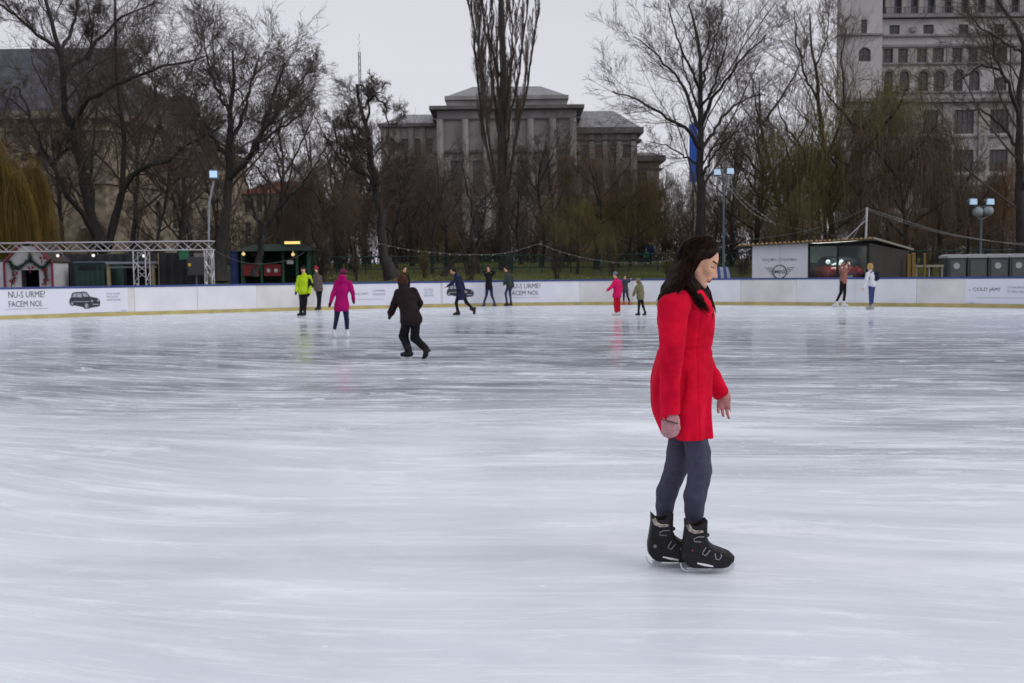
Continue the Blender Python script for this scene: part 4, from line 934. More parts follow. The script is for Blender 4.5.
def show_car():
    """red small hatchback seen from the rear inside the glass room"""
    Y = 46.3; xc = xpx(840, Y, 270); t = empty('parked_car', (xc, Y, .55), 'dark red hatchback with black roof parked inside the glass kiosk', 'car')
    red = M('car_red', (0.20, 0.012, 0.02), 0.25, 0.1, spec=.6); blk = M('car_black', (0.012, 0.012, 0.015), 0.2, 0.1, spec=.6)
    D_ = .55 * 1.0
    y0 = Y - .9; sd = SD(axis([(xc - 1.05, xc + 1.05, .045)]), axis([(y0 - .2, y0 + 3.9 - .45, .05)]), axis([(.1, 1.4, .04)]))
    sd.loft([.28, .45, .8, 1.0, 1.12], [xc] * 5, [.80, .86, .88, .84, .76], [y0 + 1.6] * 5, [1.55, 1.66, 1.66, 1.55, 1.4], .03, p=5)
    sd.mesh; o = link('body', sd.mesh(red), t)
    sd = SD(axis([(xc - .9, xc + .9, .04)]), axis([(y0, y0 + 3.0, .05)]), axis([(1.0, 1.75, .04)]))
    sd.loft([1.08, 1.3, 1.5, 1.56], [xc] * 4, [.76, .72, .64, .5], [y0 + 1.35] * 4, [1.25, 1.05, .86, .65], .03, p=5); link('roof', sd.mesh(blk), t)
    for sx in (-1, 1):
        mb = MB(); mb.tube([(xc + sx * .66, y0 + .02, .86), (xc + sx * .66, y0 - .1, .86)], [.14, .11], 12); mb.build('tail_lamp', M('tail_lamp_red', (0.55, 0.02, 0.03), 0.3, 0.1), t)
        for yy in (y0 + .45, y0 + 2.7):
            mb = MB(); mb.tube([(xc + sx * .72, yy, .31), (xc + sx * .88, yy, .31)], [.31, .3], 18); wh = mb.build('wheel', blk, t)
            mb = MB(); mb.tube([(xc + sx * .86, yy, .31), (xc + sx * .89, yy, .31)], [.18, .17], 12); mb.build('rim', TRUSS, wh)
    mb = MB(); mb.box((xc, y0 - .09, .62), (.5, .03, .12)); mb.build('number_plate', WHITE, t)
    mb = MB(); mb.box((xc, y0 + .3, 1.27), (1.15, .05, .3)); mb.build('rear_window', GLASS, t)
    for o in list(t.children_recursive): o.data.transform(Matrix.Translation((0, 0, .55)))
show_car()
for px, lab in ((808.5 + 12, 'round white lamp glowing inside the glass kiosk, left of the pair'), (841.5, 'round white lamp glowing inside the glass kiosk, right of the pair')):
    t = empty('globe_lamp', at0(px + 7.5, 262, 45.35), lab, 'lamp') if 0 else empty('globe_lamp', at0(px if px > 830 else 828, 262, 45.35), lab, 'lamp')
    p = np.array(t.location); mb = MB(); mb.tube([p + (0, 0, .1 * math.sin(a)) for a in np.linspace(-1.5, 1.5, 7)], [.1 * math.cos(a) + .004 for a in np.linspace(-1.5, 1.5, 7)], 12); mb.build('globe', M('lit_globe', (0.9, 0.92, 1.0), 0.4, 0, emit=.5), t, smooth=True)
    mb = MB(); mb.bar(p - (0, 0, .1), (p[0], p[1], .02), .015, 5); mb.box((p[0], p[1], .018), (.2, .2, .02)); mb.build('stem', STEEL, t)

# portable cabins
cab0 = None
for i, (p0, p1) in enumerate(((947.6, 966.4), (967.6, 987.2), (988.2, 1008.4), (1009.4, 1029), (1030, 1049.5))):
    Y = 53.0; x0, x1 = xpx(p0, Y, 270), xpx(p1, Y, 270); zt = zat(1000, 257.5, Y); lab = ['grey portable toilet cabin at the left end of the row', 'grey portable toilet cabin without a badge, second in the row', 'grey portable toilet cabin with a round badge, third in the row', 'grey portable toilet cabin, fourth in the row, cut by the picture edge', 'grey portable toilet cabin beyond the picture edge'][i]
    if i == 4: continue
    t = empty('portable_toilet', ((x0 + x1) / 2, Y, gz(0, Y)), lab, 'portable toilet', 'grey portable toilets in a row')
    mb = MB(); mb.bb(x0 + .02, x1 - .02, Y, Y + 1.1, 0.0, zt)
    for k in (.12, .5, .88): mb.bb(x0 + (x1 - x0) * k - .02, x0 + (x1 - x0) * k + .02, Y - .03, Y, .1, zt - .05)
    mb.build('body', GREY, t)
    mb = MB(); mb.tube([((x0 + x1) / 2, Y - .05, zt + .0), ((x0 + x1) / 2, Y + 1.15, zt + .0)], [.01, .01], 4); mb = MB()
    xm = (x0 + x1) / 2; prof = [(x0 - .0, zt + .004), (x1, zt + .004), (x1 - .02, zt + .12), (xm + .25, zt + .2), (xm - .25, zt + .2), (x0 + .02, zt + .12)]
    mb.plate(prof, Y - .06, Y + 1.16); mb.build('roof', M('pale_cabin_roof', (0.42, 0.43, 0.46), 0.5, 0.06), t)
    mb = MB(); mb.bb(x0 + .14, x1 - .14, Y - .045, Y - .031, .15, zt - .12); door = mb.build('door', M('grey_plastic_door', (0.10, 0.103, 0.115), 0.5, 0.1), t)
    if i != 1:
        mb = MB(); mb.tube([(xm - .05, Y - .05, zt - .42), (xm - .05, Y - .062, zt - .42)], [.17, .17], 14); mb.build('badge', M('cabin_badge', (0.45, 0.46, 0.5), 0.5, 0.05), door)
    mb = MB(); mb.box((x1 - .25, Y - .065, 1.0), (.05, .04, .16)); mb.build('handle', DARK, door)

# ochre posts by the kiosk
OCH = M('ochre_paint', (0.22, 0.14, 0.04), 0.7, 0.15)
for px, py, lab in ((908.5, 255.5, 'ochre wooden post nearest the dark kiosk wall'), (913, 254, 'taller ochre wooden post, middle of the three'), (924.5, 254.5, 'slim ochre wooden post holding the low rail, right of the three')):
    Y = 50.0; x = xpx(px, Y, 265); w = .17 if px < 920 else .09; mb = MB(); mb.box((x, Y, zat(px, py, Y) / 2), (w, w, zat(px, py, Y))); mb.box((x, Y, zat(px, py, Y) + .03), (w + .04, w + .04, .06), 0, .5); tag(mb.build('wooden_post', OCH), lab, 'post', 'ochre posts by the kiosk')
mb = MB(); z = zat(930, 266, 51); mb.bb(xpx(917, 51), xpx(946, 51), 51, 51.06, z - .05, z + .05)
for px in (919, 932, 945): x = xpx(px, 51); mb.bb(x - .04, x + .04, 51.07, 51.14, 0, z + .06)
tag(mb.build('low_rail', M('pale_rail', (0.30, 0.30, 0.24), 0.7, 0.1)), 'low pale rail between the ochre posts and the cabins', 'rail')

# green park fence along the lawn
FG = M('fence_green', (0.018, 0.055, 0.045), 0.6, 0.2, 2)
fen = empty('park_fence', (0, 66, 1.5), 'dark green metal park fence running behind the rink', 'fence')
for k, (xa, xb) in enumerate(((-26, -13.5), (-13.4, 0), (0.1, 13.5), (13.6, 27), (27.1, 42))):
    mb = MB(); n = 14
    for i in range(n):
        a, c = xa + (xb - xa) * i / n, xa + (xb - xa) * (i + 1) / n; Y = 66; za, zc = gz(a, Y), gz(c, Y)
        for h, r in ((1.15, .04), (.75, .022), (.35, .03)): mb.bar((a, Y, za + h), (c, Y, zc + h), r, 4)
        for q in np.linspace(a, c, 6)[:-1]: mb.bar((q, Y, za + .3), (q, Y, za + 1.15), .012, 3)
    mb.build('rail', FG, fen)
    for i in range(n + 1):
        if i % 2 == 0: x = xa + (xb - xa) * i / n; mb = MB(); mb.bb(x - .04, x + .04, 66.04, 66.12, gz(x, 66) - .1, gz(x, 66) + 1.22); mb.build('post', FG, fen)

# green-roofed refreshment kiosk with a red counter
def red_stall():
    Y = 60.0; X = lambda px: xpx(px, Y, 260); g0 = gz(0, Y) - .1; t = empty('refreshment_kiosk', (X(268), Y, g0), 'green roofed refreshment kiosk with red counter panels and a lit yellow sign', 'kiosk')
    Z = lambda px, py: zat(px, py, Y)
    mb = MB(); mb.bb(X(243), X(308), Y + 3, Y + 3.1, g0, Z(270, 250)); mb.bb(X(243), X(244.5), Y, Y + 3, g0, Z(243, 250)); mb.bb(X(306.5), X(308), Y, Y + 3, g0, Z(306, 250)); mb.build('wall', M('dark_green_wall', (0.02, 0.07, 0.045), 0.7, 0.2), t)
    mb = MB(); zr = Z(270, 250.5); mb.add([(X(238), Y - 1, zr - .05), (X(312), Y - 1, zr - .05), (X(312), Y + 3.6, zr), (X(238), Y + 3.6, zr), (X(248), Y + 1.2, zr + .4), (X(302), Y + 1.2, zr + .4)], [(0, 1, 5, 4), (1, 2, 5), (2, 3, 4, 5), (3, 0, 4), (3, 2, 1, 0)]); mb.build('roof', M('green_roof', (0.022, 0.045, 0.037), 0.8, 0.2), t)
    for a, c in ((243, 259), (264, 281)): mb = MB(); mb.bb(X(a), X(c), Y - .1, Y, Z(a, 276), Z(a, 264.5)); mb.build('counter', M('red_counter', (0.24, 0.025, 0.03), 0.5, 0.15), t)
    mb = MB(); mb.use(WHITE)
    for a, c in ((266.5, 271), (274, 277.5)): mb.tube([(X(a) + .13, Y - .11, Z(a, 270.5)), (X(a) + .13, Y - .13, Z(a, 270.5))], [.12, .12], 8)
    mb.build('counter_mark', None, t)
    for px in (242, 261.5, 283, 297, 309): mb = MB(); mb.bb(X(px) - .07, X(px) + .07, Y - .05, Y + .09, g0, zr); mb.build('post', M('green_post', (0.025, 0.09, 0.06), 0.6, 0.2), t)
    mb = MB(); mb.bb(X(289), X(304), Y - 1.08, Y - 1.02, Z(297, 244.4), Z(297, 242)); mb.build('lit_sign', M('sign_yellow_glow', (1.0, 0.72, 0.22), 0.5, 0, emit=0.85), t)
    mb = MB(); mb.bb(X(286.5), X(306), Y - 1.0, Y - .95, Z(297, 247), Z(297, 240.5)); mb.build('sign_board', FG, t)
    for px, py in ((243.5, 254), (293, 254.5)):
        p = at(px, py, Y - .4); mb = MB(); mb.tube([p + (0, 0, .1 * math.sin(a)) for a in np.linspace(-1.5, 1.5, 7)], [.1 * math.cos(a) + .004 for a in np.linspace(-1.5, 1.5, 7)], 10); mb.bar(p + (0, 0, .1), p + (0, 0, (zr - p[2]) - .02), .012, 4); mb.build('bulb', M('bulb_warm_lit', (1.0, 0.72, 0.35), 0.5, 0, emit=0.8), t, smooth=True)
    mb = MB(); mb.bb(X(287), X(293.5), Y - .06, Y - .02, Z(290, 264), Z(290, 260.5)); mb.build('notice', WHITE, t)
    t = empty('blue_cabin', (X(233), Y, g0), 'dark blue upright cabin beside the refreshment kiosk', 'cabin')
    mb = MB(); mb.bb(X(229), X(237.5), Y + .2, Y + 1.3, g0, Z(233, 252)); mb.build('body', M('cabin_blue', (0.015, 0.03, 0.13), 0.5, 0.15), t)
    mb = MB(); mb.bb(X(228.6), X(238), Y + .1, Y + 1.4, Z(233, 252) + .003, Z(233, 250.5)); mb.build('roof', M('cabin_lid', (0.03, 0.05, 0.14), 0.5, 0.1), t)
    mb = MB(); mb.bb(X(230), X(236.5), Y + .16, Y + .197, g0 + .1, Z(233, 253.5)); mb.build('door', M('cabin_blue_door', (0.02, 0.04, 0.17), 0.5, 0.15), t)
red_stall()
# blue banner pylon far behind
def pylon():
    Y = 105.0; x = xpx(693.5, Y, 150); g0 = gz(x, Y); t = empty('banner_pylon', (x, Y, g0), 'tall blue vertical banner behind the round crowned tree', 'banner')
    z1, z0 = zat(693, 124, Y), zat(693, 182, Y); mb = MB(); mb.bb(x - .42, x + .42, Y, Y + .12, z0, z1); mb.build('cloth', M('banner_blue', (0.02, 0.10, 0.48), 0.6, 0.15, 1), t)
    mb = MB(); mb.bar((x, Y + .2, g0 - .2), (x, Y + .2, z1 + .2), .1, 8); mb.build('pole', STEEL, t)
pylon()
# low tarpaulin barrow near the boards behind the woman
def tarp():
    Y = 50.0; x0, x1 = xpx(716, Y), xpx(735, Y); t = empty('covered_stall', ((x0 + x1) / 2, Y, 0), 'low blue and white striped stall just behind the boards beside the woman', 'stall')
    z1 = zat(725, 267, Y); n = 6
    mb = MB(); a = M('tarp_blue', (0.05, 0.10, 0.30), 0.6, 0.15); w = M('tarp_white', (0.45, 0.48, 0.55), 0.6, 0.1)
    for i in range(n):
        mb.use(a if i % 2 else w); u0, u1 = x0 + (x1 - x0) * i / n, x0 + (x1 - x0) * (i + 1) / n
        mb.add([(u0, Y, .75), (u1, Y, .75), (u1 - (.25 if i == n - 1 else 0), Y + .5, z1), (u0, Y + .5, z1), (u0, Y + 1.3, z1), (u1, Y + 1.3, z1)], [(0, 1, 2, 3), (3, 2, 5, 4)])
    mb.build('cover', None, t); mb = MB(); mb.bb(x0, x1, Y + .05, Y + 1.3, .01, .74); mb.build('body', M('stall_blue', (0.03, 0.06, 0.2), 0.6, 0.2), t)
tarp()
# radio mast far behind the left trees
mb = MB(); Y = 150; x = xpx(359.5, Y, 60)
for dx in (-.25, .25): mb.bar((x + dx, Y, 2), (x + dx * .5, Y, zat(359, 52, Y)), .07, 4)
for k in range(34): z = 3 + k; mb.bar((x - .25 * (1 - k / 60), Y, z), (x + .25 * (1 - k / 60), Y, z + .9), .03, 3)
tag(mb.build('radio_mast', STEEL), 'thin lattice radio mast rising above the bare trees', 'mast')
# ------------------------------------------------------------------ trees
BARK = M('bark', (0.050, 0.043, 0.040), 0.95, 0.35, 3.0, bump=0.5, stretch=(2, 2, .5), bscale=8)
BARK_B = M('bark_black', (0.036, 0.032, 0.031), 0.95, 0.35, 3.0, bump=0.5, stretch=(2, 2, .5), bscale=8)
TW_DARK = M('twigs_dark', (0.088, 0.070, 0.060), 0.95, 0.35, 0.8)
TW_BROWN = M('twigs_brown', (0.115, 0.084, 0.060), 0.95, 0.35, 0.8)
TW_OLIVE = M('twigs_olive', (0.14, 0.118, 0.046), 0.95, 0.35, 0.8)
TW_RUSSET = M('twigs_russet', (0.135, 0.085, 0.044), 0.95, 0.35, 0.8)
TW_MAUVE = M('twigs_mauve', (0.098, 0.082, 0.082), 0.95, 0.3, 0.8)
TW_GOLD = M('willow_gold', (0.15, 0.10, 0.018), 0.9, 0.35, 0.6)

def unit(v): return v / (np.linalg.norm(v, axis=-1, keepdims=True) + 1e-9)
def grow(P, R, n, ratio, ang, K=5, up=0.15, curl=0.16, t0=0.25, rad=0.55, prof=0.55, rmin=0.010, seed=0, labs=None, tip=0.35, flat=1.0):
    r = np.random.default_rng(seed); N, Kp, _ = P.shape; M_ = N * n
    par = np.repeat(np.arange(N), n); t = (np.tile(np.arange(n), N) + r.uniform(0, 1, M_)) / n; t = t0 + (0.985 - t0) * t
    f = t * (Kp - 1); i = np.minimum(f.astype(int), Kp - 2); fr = (f - i)[:, None]
    pos = P[par, i] * (1 - fr) + P[par, i + 1] * fr; tan = unit(P[par, i + 1] - P[par, i])
    rr = R[par, i] * (1 - fr[:, 0]) + R[par, i + 1] * fr[:, 0]
    Lp = np.linalg.norm(np.diff(P, axis=1), axis=2).sum(1)[par]
    Ln = (Lp * ratio if labs is None else labs) * (1 - prof * t) * r.uniform(.6, 1.35, M_)
    az = unit(np.cross(tan, unit(r.normal(size=(M_, 3)) * (1, flat, 1))))
    a = np.radians(ang * r.uniform(.6, 1.35, M_))[:, None]
    d = unit(np.cos(a) * tan + np.sin(a) * az + np.array((0, 0, up)))
    out = np.empty((M_, K, 3)); out[:, 0] = pos; st = (Ln / (K - 1))[:, None]
    for k in range(1, K):
        d = unit(d + r.normal(size=(M_, 3)) * curl + np.array((0, 0, up * .35))); out[:, k] = out[:, k - 1] + d * st
    r0 = np.maximum(np.minimum(rr * rad, rr * .9), rmin) * r.uniform(.75, 1.15, M_)
    rad_ = r0[:, None] * np.linspace(1, tip, K)[None]
    return out, np.maximum(rad_, rmin * .6)
def limb_arrays(limbs, K=16, jit=0.05, seed=0):
    """limbs: [(points (n,3) metres, r0, r1)]"""
    r = np.random.default_rng(seed); P = []; R = []
    for pts, r0, r1 in limbs:
        c = catmull(pts, 12) if len(pts) > 2 else np.array(pts, float)
        s = np.concatenate([[0], np.cumsum(np.linalg.norm(np.diff(c, axis=0), axis=1))]); q = np.linspace(0, s[-1], K)
        p = np.stack([np.interp(q, s, c[:, i]) for i in range(3)], 1); w = r.normal(size=p.shape) * jit; w[0] = 0; p = p + w
        P.append(p); R.append(np.linspace(r0, r1, K))
    return np.array(P), np.array(R)
def px_limb(pts, Y, r0, r1):
    return ([at(p[0], p[1], Y + (p[2] if len(p) > 2 else 0)) for p in pts], r0 * .8, r1 * .8)
def crown_sets(P, R, spec, seed):
    sets = []; cp, crr = P, R
    for k, sp in enumerate(spec):
        sp = dict(sp); sides = sp.pop('sides', 4); cp, crr = grow(cp, crr, seed=seed * 31 + k, **sp); sets.append((cp, crr, sides))
    return sets
def make_tree(name, label, P, R, spec, seed, bark, twig, base, cat='tree', group=None, flare=1.6, cut=0, extra=None, twigfrom=1):
    t = empty(name, base, label, cat, group); R = R.copy(); R[0, :3] *= np.array((flare, 1 + (flare - 1) * .35, 1.05))
    sets = crown_sets(P, R, spec, seed)
    o = link('trunk', tubes_mesh([(P, R, 10)] + sets[:cut], bark), t)
    cr_ = sets[cut:] + (extra or [])
    if cr_: link('crown', tubes_mesh(cr_, twig), t)
    return t
SPREAD = [dict(n=14, ratio=.40, ang=46, K=8, up=.10, sides=6, t0=.2, curl=.12, rad=.36, prof=.15), dict(n=8, ratio=.56, ang=44, K=6, up=.08, sides=4, t0=.15, curl=.14, rad=.45, prof=.4),
          dict(n=7, ratio=.6, ang=42, K=4, up=.05, sides=3, t0=.15, curl=.15, rad=.5, rmin=.010, prof=.4), dict(n=4, ratio=.66, ang=40, K=3, up=.05, sides=3, t0=.2, curl=.15, rad=.6, rmin=.0075, prof=.3)]

# the great spreading tree at the left
Y = 60; W = lambda *p: px_limb(p[:-2], Y, p[-2], p[-1])
limbs = [W((103, 250), (97, 232, .2), (88, 205, .5), (79, 157, .4), (69.5, 121), (62, 80, -1), (58, 47, -1.5), (52, 20, -2), (40, -20, -2), .40, .10),
         W((64, 58, -1.2), (50, 42, -1.8), (36, 33, -2.5), (14, 14, -3), (-14, -4, -3.5), .17, .05),
         W((64, 76, -.8), (76, 62, .2), (88, 55, 1), (97, 40, 1.6), (121, 18, 2), (154, 3, 2.4), .17, .05),
         W((73, 124, 0), (84, 104, -.6), (113, 86, -1.4), (146, 73, -2), (179, 62, -2.6), (206, 57, -3), .20, .05),
         W((110, 244, .3), (117, 206, .8), (128, 180, .6), (146, 166, 0), (168, 161, -.8), (190, 143, -1.4), (218, 127, -2), .28, .07),
         W((99, 240, 0), (84, 215, -.8), (68, 197, -1.4), (55, 168, -1.6), (40, 143, -2), (28, 115, -2.4), (10, 98, -2.6), .24, .06),
         W((108, 246, .5), (120, 200, 1.6), (124, 161, 2.0), (121, 110, 2.2), (117, 66, 2.2), (116, 22, 2), (113, -25, 2), .26, .07),
         W((60, 54, -1.4), (74, 24, -.6), (78, -6, .4), (84, -30, 1), .14, .05), W((88, 60, 1), (92, 28, .6), (86, 0, .2), .10, .04), W((50, 166, -1.6), (62, 152, -2.2), (70, 138, -2.6), .09, .04),
         W((30, 116, -2.4), (14, 84, -2.8), (4, 120, -3.2), (8, 150, -3.4), .08, .03)]
P, R = limb_arrays(limbs, seed=1)
make_tree('spreading_tree', 'huge bare tree with many crooked dark limbs behind the left stalls', P, R, [dict(SPREAD[0], n=11, ratio=.33), dict(SPREAD[1], n=9), SPREAD[2], dict(SPREAD[3], n=5)], 1, BARK_B, TW_DARK, at(103, 250, Y), flare=1.9)
# forked tree by the floodlight
Y = 56; limbs = [W((220, 282), (223, 245), (226, 213), (229, 176, .2), (231, 140, .4), (229, 110, .6), (235, 80, 1), (232, 52, 1.2), .44, .08),
                 W((228, 182, .2), (242, 166, -.6), (252, 152, -1), (262, 132, -1.4), (270, 108, -1.8), (277, 84, -2), (285, 62, -2.2), .24, .06),
                 W((231, 142, .4), (243, 112, 1.2), (251, 84, 1.8), (259, 56, 2), .16, .05), W((227, 158, .2), (212, 136, .8), (196, 112, 1.4), (180, 92, 1.6), .15, .05),
                 W((244, 160, -.8), (262, 142, -2), (285, 125, -3), (306, 108, -3.4), .13, .05), W((264, 128, -1.6), (284, 106, -1), (300, 84, -.6), (312, 66, -.2), .12, .04), W((229, 112, .6), (216, 88, 0), (208, 62, -.4), (204, 40, -.8), .13, .04)]
P, R = limb_arrays(limbs, seed=2)
make_tree('forked_tree', 'tall forked bare tree beside the small floodlight pole', P, R, [dict(SPREAD[0], ratio=.40), SPREAD[1], SPREAD[2], SPREAD[3]], 2, BARK_B, TW_DARK, at(220, 282, Y))
# small dark tree over the refreshment kiosk
Y = 57; limbs = [W((254, 276), (259, 256), (264, 238), (267, 226), .22, .16), W((266, 228), (256, 216, .5), (250, 197, .8), (243, 170, 1), .13, .05), W((267, 227), (278, 210, -.5), (288, 196, -1), (300, 188, -1.4), (312, 168, -2), .14, .05), W((268, 224), (270, 196, .8), (265, 168, 1), .1, .04), W((280, 208), (282, 184, -.4), (278, 158, 0), .09, .04)]
P, R = limb_arrays(limbs, seed=3)
make_tree('small_tree', 'small crooked bare tree in front of the red counter kiosk', P, R, [dict(SPREAD[0], n=7), dict(SPREAD[1], n=7), dict(SPREAD[2], n=5)], 3, BARK_B, TW_DARK, at(254, 276, Y))
# gnarled pollard left of the palace
Y = 59; limbs = [W((392, 278), (386, 262), (382, 240), (379, 215), (377, 190), (372, 160), (366, 132), (361, 108), (358, 84), .40, .09),
                 W((378, 200), (368, 178, .8), (354, 166, 1.4), (340, 146, 2), (334, 120, 2.2), .17, .05), W((366, 126), (370, 100, -.4), (378, 96, -.8), (386, 118, -1), (394, 142, -1.2), .10, .04),
                 W((377, 192), (372, 174, -1.4), (358, 152, -2), (350, 128, -2.4), (346, 104, -2.6), .12, .04), W((361, 110), (370, 94, .5), (374, 84, .8), .07, .03), W((380, 218), (392, 200, .6), (402, 178, 1), (410, 160, 1.2), .13, .04), W((372, 160, 0), (362, 142, -1), (352, 118, -1.2), .10, .04)]
P, R = limb_arrays(limbs, jit=.09, seed=4)
make_tree('gnarled_tree', 'gnarled leaning bare tree with cut limbs left of the palace', P, R, [dict(SPREAD[0], n=11, ratio=.21), dict(SPREAD[1], n=9), dict(SPREAD[2], n=8), dict(SPREAD[3], n=5)], 4, BARK_B, TW_DARK, at(392, 278, Y))
# the poplar
Y = 68; UPR = [dict(n=20, ratio=.22, ang=20, K=7, up=.55, sides=5, t0=.16, curl=.06, rad=.36, prof=.45), dict(n=12, ratio=.45, ang=17, K=5, up=.5, sides=4, t0=.1, curl=.07, rad=.5), dict(n=8, ratio=.5, ang=18, K=4, up=.4, sides=3, t0=.1, curl=.08, rad=.5, rmin=.009), dict(n=3, ratio=.6, ang=20, K=3, up=.3, sides=3, t0=.1, curl=.1, rad=.7, rmin=.010)]
limbs = [W((506, 276), (505, 250), (503, 205), (503, 165), (503, 123), (503, 90), (503, 61), (502, 20), (501, -40), (500, -120), .50, .10),
         W((500, 200), (493, 174, .4), (487, 152, .8), (480, 102, 1), (476, 53, 1), (472, 0, .8), (474, -60, .4), .13, .035), W((499, 76), (495, 61, -.6), (487, 38, -1), (482, 12, -1), (484, -40, -.8), .11, .035),
         W((507, 196), (514, 150, -.6), (522, 112, -1), (531, 66, -1.2), (538, 8, -1.2), (536, -50, -1), .125, .035), W((505, 150), (512, 112, .8), (520, 60, 1.2), (527, 0, 1.2), (522, -60, 1), .11, .03),
         W((498, 190), (488, 130, -1), (482, 80, -1.2), (479, 20, -1.2), (482, -50, -1), .13, .035), W((504, 130), (510, 80, -1.2), (513, 30, -1.6), (512, -40, -1.4), .11, .03), W((502, 160), (496, 110, 1.6), (491, 60, 2), (492, 0, 2), .11, .035)]
P, R = limb_arrays(limbs, seed=5)
make_tree('poplar', 'tall columnar poplar with thick dark trunk before the palace', P, R, UPR, 5, BARK, M('poplar_twigs', (0.12, 0.092, 0.076), 0.95, 0.3, 0.8), at(506, 276, Y), flare=1.35)
Y = 64; limbs = [W((442, 279), (452, 262), (466, 247), (473, 228), (478, 208, .4), (490, 192, .8), (503, 182, 1.2), (516, 172, 1.4), .19, .05), W((474, 224), (470, 200, -.6), (464, 172, -1), (462, 150, -1), .10, .04), W((480, 206), (492, 208, -.4), (500, 200, -.8), .06, .03)]
P, R = limb_arrays(limbs, seed=6)
make_tree('leaning_tree', 'thin tree leaning right across the foot of the poplar', P, R, [dict(SPREAD[0], n=6, ratio=.3), dict(SPREAD[1], n=6), dict(SPREAD[2], n=4)], 6, BARK_B, TW_DARK, at(442, 279, Y))
# round crowned tree right of the palace
Y = 64; RND = [dict(n=11, ratio=.40, ang=42, K=7, up=.14, sides=5, t0=.2, curl=.08, rad=.32, prof=.12), dict(n=6, ratio=.56, ang=38, K=5, up=.12, sides=4, t0=.15, curl=.10, rad=.45, prof=.4), dict(n=5, ratio=.62, ang=36, K=4, up=.08, sides=3, t0=.15, curl=.12, rad=.5, rmin=.010, prof=.4), dict(n=4, ratio=.65, ang=36, K=3, up=.05, sides=3, t0=.2, curl=.12, rad=.6, rmin=.007, prof=.3)]
limbs = [W((702, 278), (701, 240), (701, 200), (700.7, 164), (700.7, 123), (701.5, 82), (700, 52), (696, 28, .4), (690, 4, .6), .46, .06),
         W((700, 150), (690, 132, -.8), (676, 122, -1.6), (662, 114, -2.2), (634, 98, -3), (611, 92, -3.4), .17, .04), W((700.5, 130), (692, 110, .8), (683, 86, 1.4), (670, 68, 1.8), (655, 54, 2.2), (634, 36, 2.6), .17, .04),
         W((701, 128), (712, 100, -.8), (728, 78, -1.4), (745, 56, -2), (766, 36, -2.4), .16, .04), W((701, 150), (713, 132, 1), (726, 114, 1.6), (744, 100, 2.2), (766, 94, 2.6), .16, .04), W((701, 178), (712, 158, -1), (724, 142, -1.8), (738, 132, -2.4), .12, .04),
         W((701, 96), (692, 72, -1), (682, 50, -1.6), (673, 22, -2), (668, 2, -2.2), .13, .04), W((701, 88), (708, 62, 1), (716, 36, 1.6), (724, 8, 2), .12, .04), W((701, 112), (694, 96, 2.2), (684, 70, 3.4), (680, 44, 4), .12, .04), W((701, 108), (712, 90, -2.6), (722, 64, -3.8), (728, 36, -4.4), .12, .04),
         W((700, 164), (684, 156, 1.2), (668, 146, 2), (650, 142, 2.6), .1, .03), W((701, 62), (710, 38, -.6), (708, 14, -1), .08, .03)]
P, R = limb_arrays(limbs, seed=7)
make_tree('round_tree', 'wide round-crowned bare tree standing clear between palace and apartment building', P, R, RND, 7, BARK_B, TW_DARK, at(702, 278, Y))
# slim trees before the apartment building
Y = 66; limbs = [W((836, 276), (833, 240), (828, 200), (826, 157), (821, 128), (817, 90), (813, 50), (810, 14), .33, .06), W((829, 205), (815, 176, .8), (802, 148, 1.2), (786, 128, 1.6), (776, 100, 1.8), .15, .04), W((826, 160), (838, 130, -.8), (844, 96, -1.2), (842, 60, -1.4), (846, 26, -1.4), .14, .04),
                 W((819, 104), (806, 76, -.8), (798, 44, -1), (794, 12, -1), .11, .04), W((831, 214), (850, 184, -1), (866, 150, -1.4), (874, 116, -1.6), .13, .04), W((815, 70), (826, 40, .6), (830, 12, .8), .09, .03)]
P, R = limb_arrays(limbs, seed=8)
make_tree('slim_tree', 'tall slim bare tree at the left corner of the apartment building', P, R, RND, 8, BARK, TW_BROWN, at(836, 276, Y))
Y = 58; limbs = [W((1023, 276), (1021, 238), (1020, 180), (1019, 110), (1022, 72), (1023, 44), (1014, 22), (998, 2, .4), (988, -30), .38, .07), W((1019, 116), (1008, 84, -.8), (998, 69, -1.2), (982, 66, -1.6), (966, 76, -2), (954, 86, -2.2), .15, .04), W((1021, 80), (1038, 50, .8), (1052, 20, 1.2), .16, .05),
                 W((1019, 150), (1000, 124, 1), (984, 112, 1.4), (966, 110, 1.6), .12, .04), W((1022, 52), (1000, 40, -1), (984, 30, -1.2), (970, 14, -1.4), .11, .04), W((1021, 190), (1044, 160, -1), (1060, 130, -1.4), .14, .05), W((1006, 82, -1), (994, 52, -1.4), (990, 30, -1.8), .09, .03)]
P, R = limb_arrays(limbs, seed=9)
make_tree('dark_tree', 'dark bare tree at the right edge with boughs crossing the apartment windows', P, R, [dict(RND[0], n=10, curl=.16), dict(RND[1], curl=.18), RND[2], RND[3]], 9, BARK_B, TW_DARK, at(1023, 276, Y))

